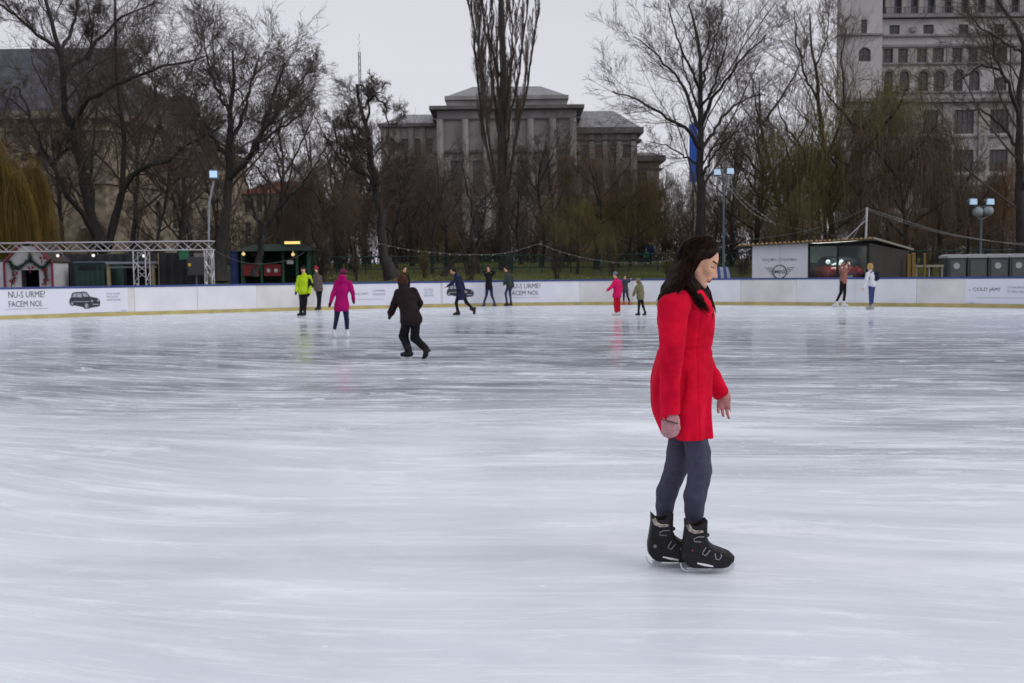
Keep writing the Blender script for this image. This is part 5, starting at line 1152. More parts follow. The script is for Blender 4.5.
# --- kinds that are repeated: built once, then copied
def local_limbs(H, n, r0, seed, spread=.5, lean=.3):
    r = np.random.default_rng(seed); out = []; h0 = H * r.uniform(.18, .3)
    top = [(0, 0, 0), (r.normal() * lean, r.normal() * lean, H * .3), (r.normal() * lean * 1.5, r.normal() * lean * 1.5, H * .6), (r.normal() * lean * 2, r.normal() * lean * 2, H * .92)]
    out.append((top, r0, r0 * .15))
    for i in range(n):
        a = i * 2.4 + r.uniform(0, .8); h = h0 + (H * .5) * i / n; q = np.interp(h, [p[2] for p in top], [0, 1, 2, 3]); b = np.array([np.interp(h, [p[2] for p in top], [p[j] for p in top]) for j in range(3)])
        L_ = H * r.uniform(.32, .5) * spread * (1.35 - .5 * i / n); d = np.array((math.cos(a), math.sin(a), 0)); up = H * r.uniform(.2, .38)
        out.append(([b, b + d * L_ * .35 + (0, 0, up * .3), b + d * L_ * .75 + (0, 0, up * .68), b + d * L_ + (0, 0, up)], r0 * .45, r0 * .1))
    return out
kinds = {}
def template(key, limbs, spec, bark, twig, seed, extra=None, jit=.05):
    P, R = limb_arrays(limbs, 12, jit, seed); R = R.copy(); R[0, :2] *= np.array((1.5, 1.15))
    sets = crown_sets(P, R, spec, seed)
    if extra: sets = sets + extra(P, R, sets, seed)
    kinds[key] = (tubes_mesh([(P, R, 8)], bark), tubes_mesh(sets, twig))
def strands(nper, length, curl=.04, level=-1, rmin=.011, K=7):
    """hanging willow rods from the outer boughs"""
    def f(P, R, sets, seed):
        q, rr = sets[level][0], sets[level][1]; r = np.random.default_rng(seed + 99); N = len(q); par = np.repeat(np.arange(N), nper); k = r.integers(1, q.shape[1], N * nper)
        p0 = q[par, k]; M_ = len(par); d = unit(unit(q[par, k] - q[par, k - 1]) + r.normal(size=(M_, 3)) * .3); out = np.empty((M_, K, 3)); out[:, 0] = p0
        Ln = np.minimum(length * r.uniform(.4, 1.25, M_), np.maximum(p0[:, 2] - .3, .3)); st = (Ln / (K - 1))[:, None]
        for j in range(1, K): d = unit(d * .62 + np.array((0, 0, -.55)) + r.normal(size=(M_, 3)) * curl); out[:, j] = out[:, j - 1] + d * st
        return [(out, np.full((M_, K), rmin) * r.uniform(.7, 1.4, (M_, 1)), 3)]
    return f
BASIC = [dict(n=8, ratio=.48, ang=44, K=6, up=.14, sides=5, t0=.2, curl=.11, rad=.42, prof=.4), dict(n=6, ratio=.56, ang=42, K=5, up=.1, sides=4, t0=.15, curl=.13, rad=.45, prof=.4), dict(n=5, ratio=.6, ang=40, K=3, up=.06, sides=3, t0=.15, curl=.14, rad=.5, rmin=.011, prof=.4), dict(n=3, ratio=.6, ang=42, K=3, up=.05, sides=3, t0=.1, curl=.2, rad=.7, rmin=.011)]
for k, (tw, sd_) in enumerate(((TW_DARK, 21), (TW_MAUVE, 22), (TW_BROWN, 23))): template('bare%d' % k, local_limbs(14, 6, .22, sd_), BASIC, BARK_B, tw, sd_)
for k, (tw, sd_) in enumerate(((TW_OLIVE, 31), (TW_RUSSET, 32), (TW_BROWN, 33))):
    template('weep%d' % k, local_limbs(12, 7, .24, sd_, .75), [dict(BASIC[0], n=8), dict(BASIC[1], n=6)], BARK_B, tw, sd_, strands(5, 3.2, rmin=.009, curl=.09))
template('gold', local_limbs(10, 8, .3, 41, .8), [dict(BASIC[0], n=9), dict(BASIC[1], n=7)], BARK_B, TW_GOLD, 41, strands(9, 5.0, rmin=.016))
def shrub_limbs(seed, n=9, H=3.6):
    r = np.random.default_rng(seed); out = []
    for i in range(n):
        a = r.uniform(0, 6.28); b = np.array((r.normal() * .25, r.normal() * .25, 0)); d = np.array((math.cos(a), math.sin(a), 0)) * r.uniform(.2, .55) * H * .6; h = H * r.uniform(.6, 1)
        out.append(([b, b + d * .3 + (0, 0, h * .35), b + d * .7 + (0, 0, h * .7), b + d + (0, 0, h)], .05, .015))
    return out
for k, (tw, sd_) in enumerate(((TW_DARK, 51), (TW_BROWN, 52), (TW_OLIVE, 53), (TW_MAUVE, 54))):
    template('shrub%d' % k, shrub_limbs(sd_), [dict(n=9, ratio=.4, ang=34, K=4, up=.15, sides=3, t0=.15, curl=.15, rad=.6, rmin=.014), dict(n=8, ratio=.5, ang=36, K=3, up=.08, sides=3, t0=.1, curl=.2, rad=.7, rmin=.012), dict(n=4, ratio=.5, ang=36, K=3, up=.05, sides=3, t0=.1, curl=.2, rad=.7, rmin=.011)], BARK_B, tw, sd_)
def place(key, name, px, Y, H0, top_py, rot, label, group, cat='tree', sxy=None):
    """stand a copy at a place in the park; its height is set by the height it has in the photograph"""
    x = xpx(px, Y, 240); z = gz(x, Y); zt = zat(px, top_py, Y); s = (zt - z) / H0
    t = empty(name, (x, Y, z - .05), label, cat, group); t.rotation_euler = (0, 0, rot); t.scale = (s * (sxy or 1), s * (sxy or 1), s)
    for nm, me in zip(('trunk', 'crown'), kinds[key]): o = bpy.data.objects.new(nm, me); C.objects.link(o); o.parent = t
    return t
G = 'bare trees of the park'
TR = [
 ('bare0', 'bare_tree', 92, 78, 14, 34, 2.7, 'fine tall bare tree before the left end of the slate roof'),
 ('bare2', 'bare_tree', 182, 74, 14, 48, .9, 'tall fine bare tree between the huge spreading tree and the forked tree'),
 ('bare1', 'bare_tree', 338, 92, 14, 128, 1.9, 'pale mauve bare tree left behind the gnarled tree'),
 ('weep2', 'weeping_tree', 420, 80, 12.5, 148, 1.3, 'brown weeping tree before the left wing of the palace'),
 ('bare2', 'bare_tree', 500, 86, 14, 140, 5.1, 'brown bare tree seen behind the poplar trunk'),
 ('bare1', 'bare_tree', 556, 88, 14, 132, .4, 'mauve bare tree before the middle windows of the palace'),
 ('weep1', 'weeping_tree', 640, 78, 12.5, 160, 2.4, 'russet weeping tree before the end block of the palace'),
 ('bare1', 'bare_tree', 366, 84, 14, 110, 4.6, 'mauve bare tree behind the gnarled tree'),
 ('bare2', 'bare_tree', 310, 80, 14, 112, 2.2, 'brown bare tree far behind the lime jacketed skater'),
 ('bare2', 'bare_tree', 62, 76, 14, 96, 1.9, 'thin brown bare tree between the willow and the huge spreading tree'),
 ('bare0', 'bare_tree', 128, 70, 14, 60, .6, 'fine bare tree crossing the trunk fork of the huge spreading tree'),
 ('bare2', 'bare_tree', 158, 64, 14, 140, 3.9, 'low brown bare tree over the lattice leg of the gantry'),
 ('bare1', 'bare_tree', 212, 86, 14, 112, 2.2, 'mauve bare tree behind the small floodlight'),
 ('bare1', 'bare_tree', 446, 72, 14, 150, .9, 'mauve bare tree rising from behind the leaning tree'),
 ('bare2', 'bare_tree', 478, 66, 14, 172, 2.9, 'low brown bare tree at the left foot of the poplar'),
 ('bare0', 'bare_tree', 522, 76, 14, 158, 4.1, 'dark low bare tree just behind the poplar on its right'),
 ('bare1', 'bare_tree', 610, 82, 14, 140, 5.3, 'mauve bare tree before the right end wing of the palace'),
 ('bare2', 'bare_tree', 395, 70, 14, 138, 3.3, 'brown bare tree just right of the gnarled tree'),
 ('weep2', 'weeping_tree', 826, 72, 12.5, 140, 5.6, 'brown weeping tree behind the slim tall tree by the kiosk'),
 # kind, name, px, Y, nominal height, top py, rotation, label
 ('gold', 'willow', 8, 56, 10.5, 158, .3, 'golden yellow willow drooping at the left edge above the stalls'),
 ('bare1', 'bare_tree', 176, 68, 14, 118, 2.3, 'low bare tree over the right part of the gantry'),
 ('bare0', 'bare_tree', 196, 80, 14, 70, 4.0, 'bare tree just left of the tall forked tree'),
 ('bare0', 'bare_tree', 284, 70, 14, 96, 5.1, 'bare tree rising between the forked tree and the gnarled tree'),
 ('weep2', 'weeping_tree', 318, 63, 12.5, 158, 2.0, 'dense brown weeping tree behind the lime jacketed skater'),
 ('bare2', 'bare_tree', 336, 72, 14, 118, 3.0, 'bare tree with hazy brown top left of the gnarled tree'),
 ('weep2', 'weeping_tree', 350, 70, 12.5, 185, 4.6, 'lower brown weeping tree above the pink jacketed skater'),
 ('bare1', 'bare_tree', 412, 74, 14, 152, .7, 'mauve bare tree before the left wing of the palace'),
 ('bare0', 'bare_tree', 432, 66, 14, 176, 2.6, 'shorter dark tree at the left corner of the palace centre block'),
 ('bare0', 'bare_tree', 541, 70, 14, 128, 1.9, 'dark bare tree right of the poplar with a broad top'),
 ('weep1', 'weeping_tree', 596, 68, 12.5, 136, .9, 'russet weeping tree before the right wing of the palace'),
 ('weep0', 'weeping_tree', 630, 70, 12.5, 184, 3.3, 'low olive weeping tree before the small end block of the palace'),
 ('weep0', 'weeping_tree', 577, 64, 12.5, 196, 5.2, 'small olive weeping tree at the foot of the russet one'),
 ('bare1', 'bare_tree', 664, 84, 14, 178, 1.4, 'low mauve tree between the palace and the round crowned tree'),
 ('bare2', 'bare_tree', 682, 92, 14, 190, 5.4, 'low brown tree left of the blue banner'),
 ('weep2', 'weeping_tree', 757, 68, 12.5, 104, 2.2, 'tall brown weeping tree above the winged emblem panels'),
 ('bare2', 'bare_tree', 778, 76, 14, 58, .2, 'tall hazy bare tree right of the round crowned tree'),
 ('weep0', 'weeping_tree', 792, 64, 12.5, 132, 4.2, 'olive weeping tree above the glass car room'),
 ('bare0', 'bare_tree', 738, 82, 14, 130, 3.9, 'dark bare tree close behind the tall twin lamp post'),
 ('weep0', 'weeping_tree', 866, 66, 12.5, 64, 1.0, 'tall olive weeping tree before the arched apartment windows'),
 ('weep2', 'weeping_tree', 903, 62, 12.5, 106, 3.1, 'brown weeping tree above the ochre posts'),
 ('weep1', 'weeping_tree', 938, 70, 12.5, 132, 5.0, 'russet weeping tree behind the two headed lamp post'),
 ('bare0', 'bare_tree', 892, 78, 14, 96, 2.9, 'dark bare tree behind the brown weeping tree over the ochre posts'),
 ('bare1', 'bare_tree', 968, 64, 14, 138, .5, 'mauve bare tree directly behind the grey cabins'),
 ('weep1', 'weeping_tree', 1004, 68, 12.5, 150, 1.6, 'russet weeping tree beside the trunk at the right edge'),
]
for key, nm, px, Y, H0, tp, rot, lab in TR: place(key, nm, px, Y, H0, tp, rot, lab, G, sxy=.62 if key == 'gold' else None)
r_ = np.random.default_rng(12)
for i in range(48):      # the thicket behind the fence
    px = -10 + 1050 * (i + r_.uniform(-.3, .3)) / 48; Y = r_.uniform(68, 84); k = int(r_.integers(0, 4))
    if 225 < px < 300: Y = r_.uniform(70, 80)
    place('shrub%d' % k, 'shrub', px, Y, 4.2, r_.uniform(216, 246), r_.uniform(0, 6), 'leafless shrub in the tangled thicket behind the green fence', 'leafless shrubs of the thicket', 'shrub')
for i, px in enumerate((320, 356, 425, 468, 556, 612, 668, 742, 884, 930)):
    place('shrub%d' % (i % 4), 'shrub', px, 61 + (i % 3), 4.2, 240 + (i * 7) % 9, i * 1.3, 'leafless shrub growing on the lawn in front of the green fence', 'leafless shrubs on the lawn', 'shrub', .8)
# dark wood far behind that closes the gaps under the trees
for i, px in enumerate((262, 282, 300, 322, 344, 366, 398, 420, 560, 590, 618, 645, 660, 676, 692, 714, 730, 752, 770, 800, 822, 856, 880, 912, 950, 990)):
    place(('bare0', 'weep2', 'bare2', 'weep1')[i % 4], 'distant_tree', px, 88 + (i * 7) % 13, 13.5, 168 + (i * 23) % 38 - (26 if 290 < px < 420 else 0), i * 1.7, 'small bare tree in the hazy depth of the park', 'bare trees in the depth of the park', 'tree', .95)
r_ = np.random.default_rng(5)
for i in range(26):
    px = -30 + 1090 * (i + r_.uniform(-.3, .3)) / 26; Y = r_.uniform(86, 104) if not (0 < px < 240) else r_.uniform(80, 86)
    place(('bare0', 'bare1', 'bare2', 'weep2')[i % 4], 'distant_tree', px, Y, 13.5, r_.uniform(176, 214), r_.uniform(0, 6), 'small bare tree in the hazy depth of the park', 'bare trees in the depth of the park', 'tree', .9)
# dark bare undergrowth at the back of the lawn
r_ = np.random.default_rng(8); N = 80000; x = r_.uniform(-75, 85, N); hh = 4.6 + 1.5 * np.sin(x * .31) + 1.1 * np.sin(x * .83 + 1) + .8 * np.sin(x * 2.1); c = np.stack([x, 106 + r_.uniform(-2.5, 2.5, N), 2.3 + hh * r_.uniform(0, 1, N) ** 1.2 + r_.normal(size=N) * .2], 1); a = unit(r_.normal(size=(N, 3)) * (.5, .5, 1.4)) * r_.uniform(.2, .5, (N, 1)); b = unit(np.cross(a, r_.normal(size=(N, 3)))) * .045
V = np.stack([c - a, c - b, c + a, c + b], 1).reshape(-1, 3); tag(link('undergrowth', np_mesh(V, np.arange(4 * N).reshape(N, 4), M('undergrowth_twigs', (0.080, 0.066, 0.050), 0.9, 0.4, .5), smooth=False)), 'dark bare undergrowth closing the depth of the park', 'undergrowth', kind='stuff')
# rough grass of the lawn
r_ = np.random.default_rng(9); N = 60000; x = r_.uniform(-30, 34, N); y = 54 + 26 * r_.uniform(0, 1, N) ** 1.3; z = np.interp(y, [50, 54, 62, 70, 80, 160], [0, .05, 1.15, 1.85, 2.3, 2.6])
h = r_.uniform(.05, .16, N); w = .03; an = r_.uniform(0, 3.14, N); dx, dy = np.cos(an) * w, np.sin(an) * w; lx, ly = r_.normal(size=N) * .05, r_.normal(size=N) * .05
V = np.stack([np.stack([x - dx, y - dy, z - .02], 1), np.stack([x + dx, y + dy, z - .02], 1), np.stack([x + lx, y + ly, z + h], 1)], 1).reshape(-1, 3)
gr = link('grass', np_mesh(V, np.arange(3 * N).reshape(N, 3), M('grass_blade', (0.17, 0.19, 0.035), 0.8, 0.4, .35), smooth=False)); tag(gr, 'short yellowish green winter grass behind the boards', 'grass', kind='stuff')

# ------------------------------------------------------------------ people
SKIN = M('skin', (0.60, 0.325, 0.215), 0.5, 0.08, 12, spec=.4)
SKIN_RED = M('cold_skin', (0.44, 0.20, 0.19), 0.5, 0.1, 30)
LIPS = M('lips', (0.34, 0.085, 0.08), 0.4, 0.05)
BROW = M('brow_hair', (0.035, 0.020, 0.014), 0.8, 0.2, 40)
EYEW = M('eye_white', (0.55, 0.52, 0.50), 0.3, 0.02); EYED = M('eye_dark', (0.02, 0.012, 0.01), 0.2, 0.0)
BLADE = M('blade_steel', (0.62, 0.63, 0.66), 0.22, 0.05, metal=.85)
BOOTB = M('boot_black', (0.014, 0.012, 0.015), 0.55, 0.4, 18, bump=.25, spec=.25)

def head_prims(sd, O, Fw, U, S=1.0, k=.012):
    """skull, jaw, nose, lips, ears ... O centre, Fw forward, U up, S size"""
    Fw = unit(np.array(Fw, float)); U = np.array(U, float); U = unit(U - Fw * (U @ Fw)); Sd = np.cross(U, Fw)
    P = lambda f, s, u: np.array(O) + S * (f * Fw + s * Sd + u * U)
    Rm = np.stack([Fw, Sd, U])
    E = lambda c, r, kk=k, mode='add': sd.ell(P(*c), np.array(r) * S, Rm, kk * S, mode)
    Cp = lambda a, b, ra, rb, kk=k, mode='add': sd.cap(P(*a), P(*b), ra * S, rb * S, kk * S, None, mode)
    E((-.008, 0, .030), (.094, .074, .086)); E((.028, 0, .010), (.056, .060, .070), .02)
    E((.040, 0, -.035), (.042, .050, .062), .02)
    for s in (-1, 1):
        Cp((.000, s * .052, -.045), (.056, s * .016, -.094), .020, .016, .022)
        E((.056, s * .036, -.022), (.024, .024, .022), .015)
        E((.081, s * .031, .010), (.014, .019, .012), .010, 'sub')
        E((.0665, s * .031, .006), (.0135, .0155, .0125), .003)
        Cp((.079, s * .014, .026), (.072, s * .045, .026), .0075, .006, .010)
        E((-.004, s * .074, -.002), (.018, .008, .030), .006)
        E((.094, s * .010, -.036), (.010, .007, .007), .004)
    Cp((.080, 0, .018), (.104, 0, -.026), .0075, .0095, .010); E((.105, 0, -.031), (.0095, .0095, .009), .006)
    E((.076, 0, -.032), (.019, .024, .034), .008); E((.081, 0, -.058), (.012, .026, .016), .012)
    E((.0895, 0, -.0555), (.007, .021, .0048), .003); E((.0885, 0, -.0665), (.0075, .018, .0056), .003)
    Cp((.072, -.010, -.098), (.072, .010, -.098), .015, .015, .014)
    return P, Rm
def head_regions(cen, O, Rm, S):
    q = (cen - np.array(O)) @ Rm.T / S; f, s, u = q[:, 0], np.abs(q[:, 1]), q[:, 2]
    mi = np.zeros(len(cen), int)
    mi[(f > .081) & (s < .022) & (u < -.050) & (u > -.072)] = 1
    mi[(f > .044) & (s > .012) & (s < .058) & (u > .024) & (u < .0325)] = 2
    mi[(f > .050) & (s > .018) & (s < .055) & (u > -.002) & (u < .0035)] = 2
    return mi
HEADM = [SKIN, LIPS, BROW, EYEW]

def hand_prims(sd, W_, D, N, S=1.0, curl=.5, thumb=1, spread=.12, fingers=True):
    """wrist W_, direction D of the fingers, N normal of the back of the hand; five fingers"""
    D = unit(np.array(D, float)); N = np.array(N, float); N = unit(N - D * (N @ D)); T = np.cross(D, N) * thumb
    P = lambda d, t, n: np.array(W_) + S * (d * D + t * T + n * N)
    sd.cap(P(-.02, 0, 0), P(.02, 0, 0), .026 * S, .028 * S, .01 * S)
    sd.cap(P(.02, .008, 0), P(.070, .022, 0), .021 * S, .016 * S, .014 * S, (T, 1.25)); sd.cap(P(.02, -.008, 0), P(.066, -.022, 0), .021 * S, .015 * S, .014 * S, (T, 1.25))
    if not fingers: return
    for i, (t, L_) in enumerate(((.030, .068), (.010, .076), (-.010, .070), (-.029, .054))):
        a0 = (curl * (.55 + .12 * i)); p = np.array(P(.074 - .004 * abs(i - 1), t, 0)); an = a0; sp = spread * (1.5 - i)
        q = [np.array(P(.05, t * .8, 0)), p]
        for j, fr in enumerate((.45, .32, .23)):
            d = (math.cos(an) * (D + T * sp * .5) - math.sin(an) * N); d = unit(d); p = p + d * L_ * fr * S; q.append(p); an += a0 * (1.2 if j == 0 else .8)
        sd.chain(q, np.array([.0095, .0092, .0083, .0074, .0062]) * S, .004 * S)
    th = [P(.012, .022, -.004), P(.040, .046, -.012), P(.064, .056, -.022), P(.084, .056, -.032)]
    sd.chain(th, np.array([.016, .0115, .0098, .0078]) * S, .006 * S)

def ice_skate(parent, ankle, toe, up=None, S=1.0, boot=BOOTB, h=.014, grounded=True, name='ice_skate'):
    """ankle joint and toe direction; blade under a closed sole"""
    A = np.array(ankle, float); T = np.array(toe, float); d = T - A; 
    if grounded: d[2] = 0
    d = unit(d); upv = np.array((0, 0, 1.)) if grounded else unit(np.cross(np.cross(d, np.array((0, 0, 1.))), d)); upv = upv if upv[2] > 0 else -upv
    sdv = np.cross(upv, d); heel = A - upv * (.085 * S) - d * .05 * S
    if grounded: heel[2] = .075 * S; A = A.copy(); A[2] = heel[2] + .10 * S
    tip = heel + d * .20 * S
    lo = np.minimum(np.minimum(A, heel), tip) - .13 * S; hi = np.maximum(np.maximum(A + upv * .10 * S, heel), tip) + .13 * S
    sd = SD(*[axis([(lo[i], hi[i], h)]) for i in range(3)])
    sd.chain([heel + upv * .02 * S, heel + d * .1 * S + upv * .012 * S, tip + upv * .008 * S], np.array([.048, .046, .042]) * S, .02 * S); sd.cap(heel + upv * .03 * S + d * .02 * S, A + upv * .06 * S, .05 * S, .056 * S, .03 * S); sd.cap(A, heel + d * .14 * S + upv * .02 * S, .045 * S, .035 * S, .03 * S)
    o = link(name, sd.mesh(boot), parent)
    base = heel - upv * .03 * S; mb = MB(); z = -.040 * S
    b0, b1 = heel - d * .045 * S - upv * .072 * S, tip + d * .05 * S - upv * .072 * S
    def pl(a, b, h_, w):
        q = [a - sdv * w, a + sdv * w, b + sdv * w, b - sdv * w]; mb.add(q + [p + upv * h_ for p in q], [(3, 2, 1, 0), (4, 5, 6, 7), (0, 1, 5, 4), (1, 2, 6, 5), (2, 3, 7, 6), (3, 0, 4, 7)])
    pl(b0, b1, .018 * S, .004 * S + .001); pl(heel - upv * .055 * S - d * .02 * S, heel - upv * .055 * S + d * .03 * S, .035 * S, .012 * S); pl(tip - upv * .055 * S - d * .06 * S, tip - upv * .055 * S + d * .0 * S, .035 * S, .014 * S)
    mb.build('blade', BLADE, o)
    return o

# ---- the woman in the foreground
def woman():
    Y0 = 5.02; g = ground_at(692, 571); t = empty('person', (g[0], Y0, 0.012), 'woman in a red knee-high coat, grey leggings and black skates, gliding right and looking down', 'person')
    q = lambda px, py, dy=0.0: at(px, py, Y0 + dy)
    RED = bpy.data.materials.new('red_wool'); RED.use_nodes = True; n = RED.node_tree.nodes; l = RED.node_tree.links.new; b = n['Principled BSDF']
    b.inputs['Roughness'].default_value = .9; b.inputs['Specular IOR Level'].default_value = .08; b.inputs['Sheen Weight'].default_value = .06; b.inputs['Sheen Tint'].default_value = (1, .3, .35, 1); b.inputs['Sheen Roughness'].default_value = .4
    tcn = n.new('ShaderNodeTexCoord'); n1 = n.new('ShaderNodeTexNoise'); n1.inputs['Scale'].default_value = 9; n1.inputs['Detail'].default_value = 5; n2 = n.new('ShaderNodeTexNoise'); n2.inputs['Scale'].default_value = 260; n3 = n.new('ShaderNodeTexNoise'); n3.inputs['Scale'].default_value = 14; n3.inputs['Detail'].default_value = 3
    mpn = n.new('ShaderNodeMapping'); mpn.inputs['Scale'].default_value = (1, 1, 1.2); l(tcn.outputs['Object'], mpn.inputs['Vector']); l(mpn.outputs[0], n3.inputs['Vector'])
    l(tcn.outputs['Object'], n1.inputs['Vector']); l(tcn.outputs['Object'], n2.inputs['Vector']); rp = n.new('ShaderNodeValToRGB'); rp.color_ramp.elements[0].position = .3; rp.color_ramp.elements[1].position = .7
    rp.color_ramp.elements[0].color = (.46, .002, .022, 1); rp.color_ramp.elements[1].color = (.74, .006, .036, 1); l(n1.outputs['Fac'], rp.inputs['Fac']); l(rp.outputs[0], b.inputs['Base Color'])
    b1 = n.new('ShaderNodeBump'); b1.inputs['Strength'].default_value = .35; b1.inputs['Distance'].default_value = .002; b2 = n.new('ShaderNodeBump'); b2.inputs['Strength'].default_value = .55; b2.inputs['Distance'].default_value = .02
    l(n2.outputs['Fac'], b1.inputs['Height']); l(n3.outputs['Fac'], b2.inputs['Height']); l(b2.outputs[0], b1.inputs['Normal']); l(b1.outputs[0], b.inputs['Normal'])
    TIGHT = M('grey_leggings', (0.062, 0.058, 0.094), 0.85, 0.14, 30, spec=.15, bump=.25, bscale=160)
    # --- body: one continuous figure
    O = q(698.8, 262.4, -.01); pit = math.radians(25); yaw = math.radians(-6)
    Fw = np.array((math.cos(pit) * math.cos(yaw), math.cos(pit) * math.sin(yaw), -math.sin(pit))); U = np.array((math.sin(pit), 0, math.cos(pit)))
    x0, x1 = q(643, 400)[0], q(742, 400)[0]
    zneck = q(690, 300)[2]; ztop = q(700, 232)[2]
    sd = SD(axis([(x0, q(690, 262)[0], .006), (q(690, 262)[0], q(722, 262)[0], .0026), (q(722, 262)[0], x1, .006)]), axis([(Y0 - .34, Y0 - .10, .006), (Y0 - .10, Y0 + .09, .0035), (Y0 + .09, Y0 + .40, .0055)]), axis([(0.05, zneck, .007), (zneck, ztop, .0026)]))
    P, Rm = head_prims(sd, O, Fw, U, .985)
    neck0, neck1 = q(689, 300, 0), P(-.022, 0, -.035)
    sd.cap(neck0, neck1, .058, .054, .02)
    chest, waist, pel = q(684, 318), q(686, 356), q(684, 405)
    sd.chain([q(686, 304), chest, waist, pel], [.06, .08, .06, .07], .02, ((0, 1, 0), 1.3))
    shN, elN, wrN = q(675, 305, -.175), q(671, 362, -.215), q(669.8, 414, -.205)
    shF, elF, wrF = q(690, 305, .165), q(701, 356, .225), q(721.5, 391, .24)
    sd.chain([chest + (0, -.08, .05), shN, elN, wrN], [.04, .042, .034, .026], .015); sd.chain([chest + (0, .08, .05), shF, elF, wrF], [.04, .042, .034, .026], .015)
    hand_prims(sd, wrN + (0, 0, -.012), (.02, 0, -1), (0, -1, 0), .62, .5, thumb=-1)
    hand_prims(sd, q(723.5, 393.5, .245), (.04, -.05, -1), (0, 1, .1), 1.0, .55, thumb=1, spread=.36)
    hipN, knN, anN = q(692, 425, -.085), q(699.5, 472, -.085), q(694.5, 522, -.06); hipF, knF, anF = q(681, 425, .085), q(675, 472, .07), q(664.5, 516, .05)
    sd.chain([pel + (0, -.05, 0), hipN, knN, q(696, 497, -.075), anN], [.055, .05, .046, .042, .034], .015); sd.chain([pel + (0, .05, 0), hipF, knF, q(667.5, 494, .06), anF], [.055, .05, .046, .042, .034], .015)
    sd.cap(anN, q(694, 540, -.06), .033, .03, .01); sd.cap(anF, q(662, 535, .05), .033, .03, .01)
    body = link('body', sd.mesh(HEADM + [SKIN_RED], lambda c: np.where((c[:, 0] > q(712, 400)[0]) & (c[:, 2] < q(700, 388)[2]) & (c[:, 2] > q(700, 425)[2]), 4, head_regions(c, O, Rm, .985))), t)
    # --- leggings
    sd = SD(axis([(x0, x1, .006)]), axis([(Y0 - .25, Y0 + .27, .006)]), axis([(q(0, 530)[2], q(0, 405)[2], .006)]))
    sd.chain([hipN + (0, 0, .05), hipN, q(698.3, 452, -.08), q(699.6, 470, -.085), q(698.6, 480, -.08), q(694.8, 496, -.075), q(694.2, 510, -.065), q(694.5, 526, -.06)], [.05, .058, .060, .0605, .0555, .0565, .048, .042], .01)
    sd.chain([hipF + (0, 0, .05), hipF, q(678.5, 452, .075), q(676, 468, .07), q(672.6, 478, .065), q(667, 492, .06), q(664.8, 506, .055), q(664.4, 520, .05)], [.05, .058, .060, .0595, .0545, .0545, .046, .040], .01)
    sd.noise(.0012, 26, 3); link('leggings', sd.mesh(TIGHT), t)
    # --- coat
    sd = SD(axis([(x0 - .02, x1, .0048)]), axis([(Y0 - .30, Y0 + .33, .0055)]), axis([(q(0, 446)[2], q(0, 284)[2], .0048)]))
    rows = [(292, 676, 697, .10), (298, 668, 702, .155), (306, 662, 708, .17), (316, 658.5, 712.2, .168), (326, 657.5, 713.5, .16), (338, 658.5, 712.6, .145), (349, 659.6, 711.2, .135), (360, 656.5, 712.4, .140), (372, 653.2, 712.6, .158), (385, 651.2, 712.0, .160), (398, 651, 711.4, .163), (410, 651.6, 710.6, .166), (422, 654.2, 710.4, .168), (432, 659, 709.6, .170), (443.5, 665, 709, .171)]
    zs = [q(0, r[0])[2] for r in rows]; cx = [(q(r[1], r[0])[0] + q(r[2], r[0])[0]) / 2 for r in rows]; ax_ = [(q(r[2], r[0])[0] - q(r[1], r[0])[0]) / 2 for r in rows]
    sd.loft(zs, cx, ax_, [Y0 + .005] * len(rows), [r[3] for r in rows], .012, p=2.25)
    # soft vertical folds in the skirt, waist seam, bust
    X = sd.ax[0][:, None, None]; Yy = sd.ax[1][None, :, None]; Z = sd.ax[2][None, None, :]
    ang = np.arctan2(Yy - Y0, X - q(684, 400)[0]); zw = q(0, 355)[2]; zh = q(0, 443)[2]; tt = np.clip((zw - Z) / (zw - zh), 0, 1)
    sd.f += (tt * (.008 * np.sin(ang * 6 + .8 + 1.2 * tt) + .005 * np.sin(ang * 11 + 2 + 4 * tt))).astype(np.float32)
    sd.f += (.006 * np.exp(-((Z - zw) / .014) ** 2)).astype(np.float32)
    seam = lambda xs_, w: np.exp(-((X - xs_) / w) ** 2) * (Yy < Y0 - .05)
    sd.f += (.0035 * seam(np.interp(Z, [zh, zw, q(0, 300)[2]], [q(694, 0)[0], q(692, 0)[0], q(697, 0)[0]]), .004)).astype(np.float32)
    # arms
    aN = [q(679, 302, -.125), q(673.5, 309, -.165), q(672.5, 330, -.198), q(670.5, 360, -.212), q(669.8, 388, -.210), q(669.7, 416, -.205)]
    sd.chain(aN, [.070, .073, .066, .054, .049, .0485], .008, ((1, 0, 0), 1.04))
    aF = [q(688, 302, .13), q(691, 320, .19), q(698, 345, .225), q(703, 361, .228), q(712, 377, .235), q(719.5, 391.5, .24)]
    sd.chain(aF, [.07, .066, .056, .051, .048, .046], .010)
    # groove cut into the coat to shape the shadow gap beside the arm
    sd.cap(q(684, 374, -.150), q(682.5, 398, -.155), .008, .006, .010, None, 'sub')
    # open sleeve ends and open hem
    sd.op(lambda X, Y_, Z: np.sqrt(((X - q(687, 440)[0]) / .125) ** 2 + ((Y_ - Y0) / .18) ** 2) * .125 - .125 + 0 * Z, (x0, Y0 - .2, zh - .02), (x1, Y0 + .2, zh + .05), .004, 'sub') if 0 else None
    # sleeve creases
    for py, s_, w in ((343, .0024, .009), (352, .002, .006), (358, .003, .007), (365, .0036, .007), (372, .0028, .006), (380, .0016, .007), (398, .0018, .008)):
        zc = q(0, py)[2]; msk = (Yy < Y0 - .12); sd.f += (s_ * np.exp(-((Z - zc - .25 * (X - q(671, 0)[0])) / w) ** 2) * msk).astype(np.float32)
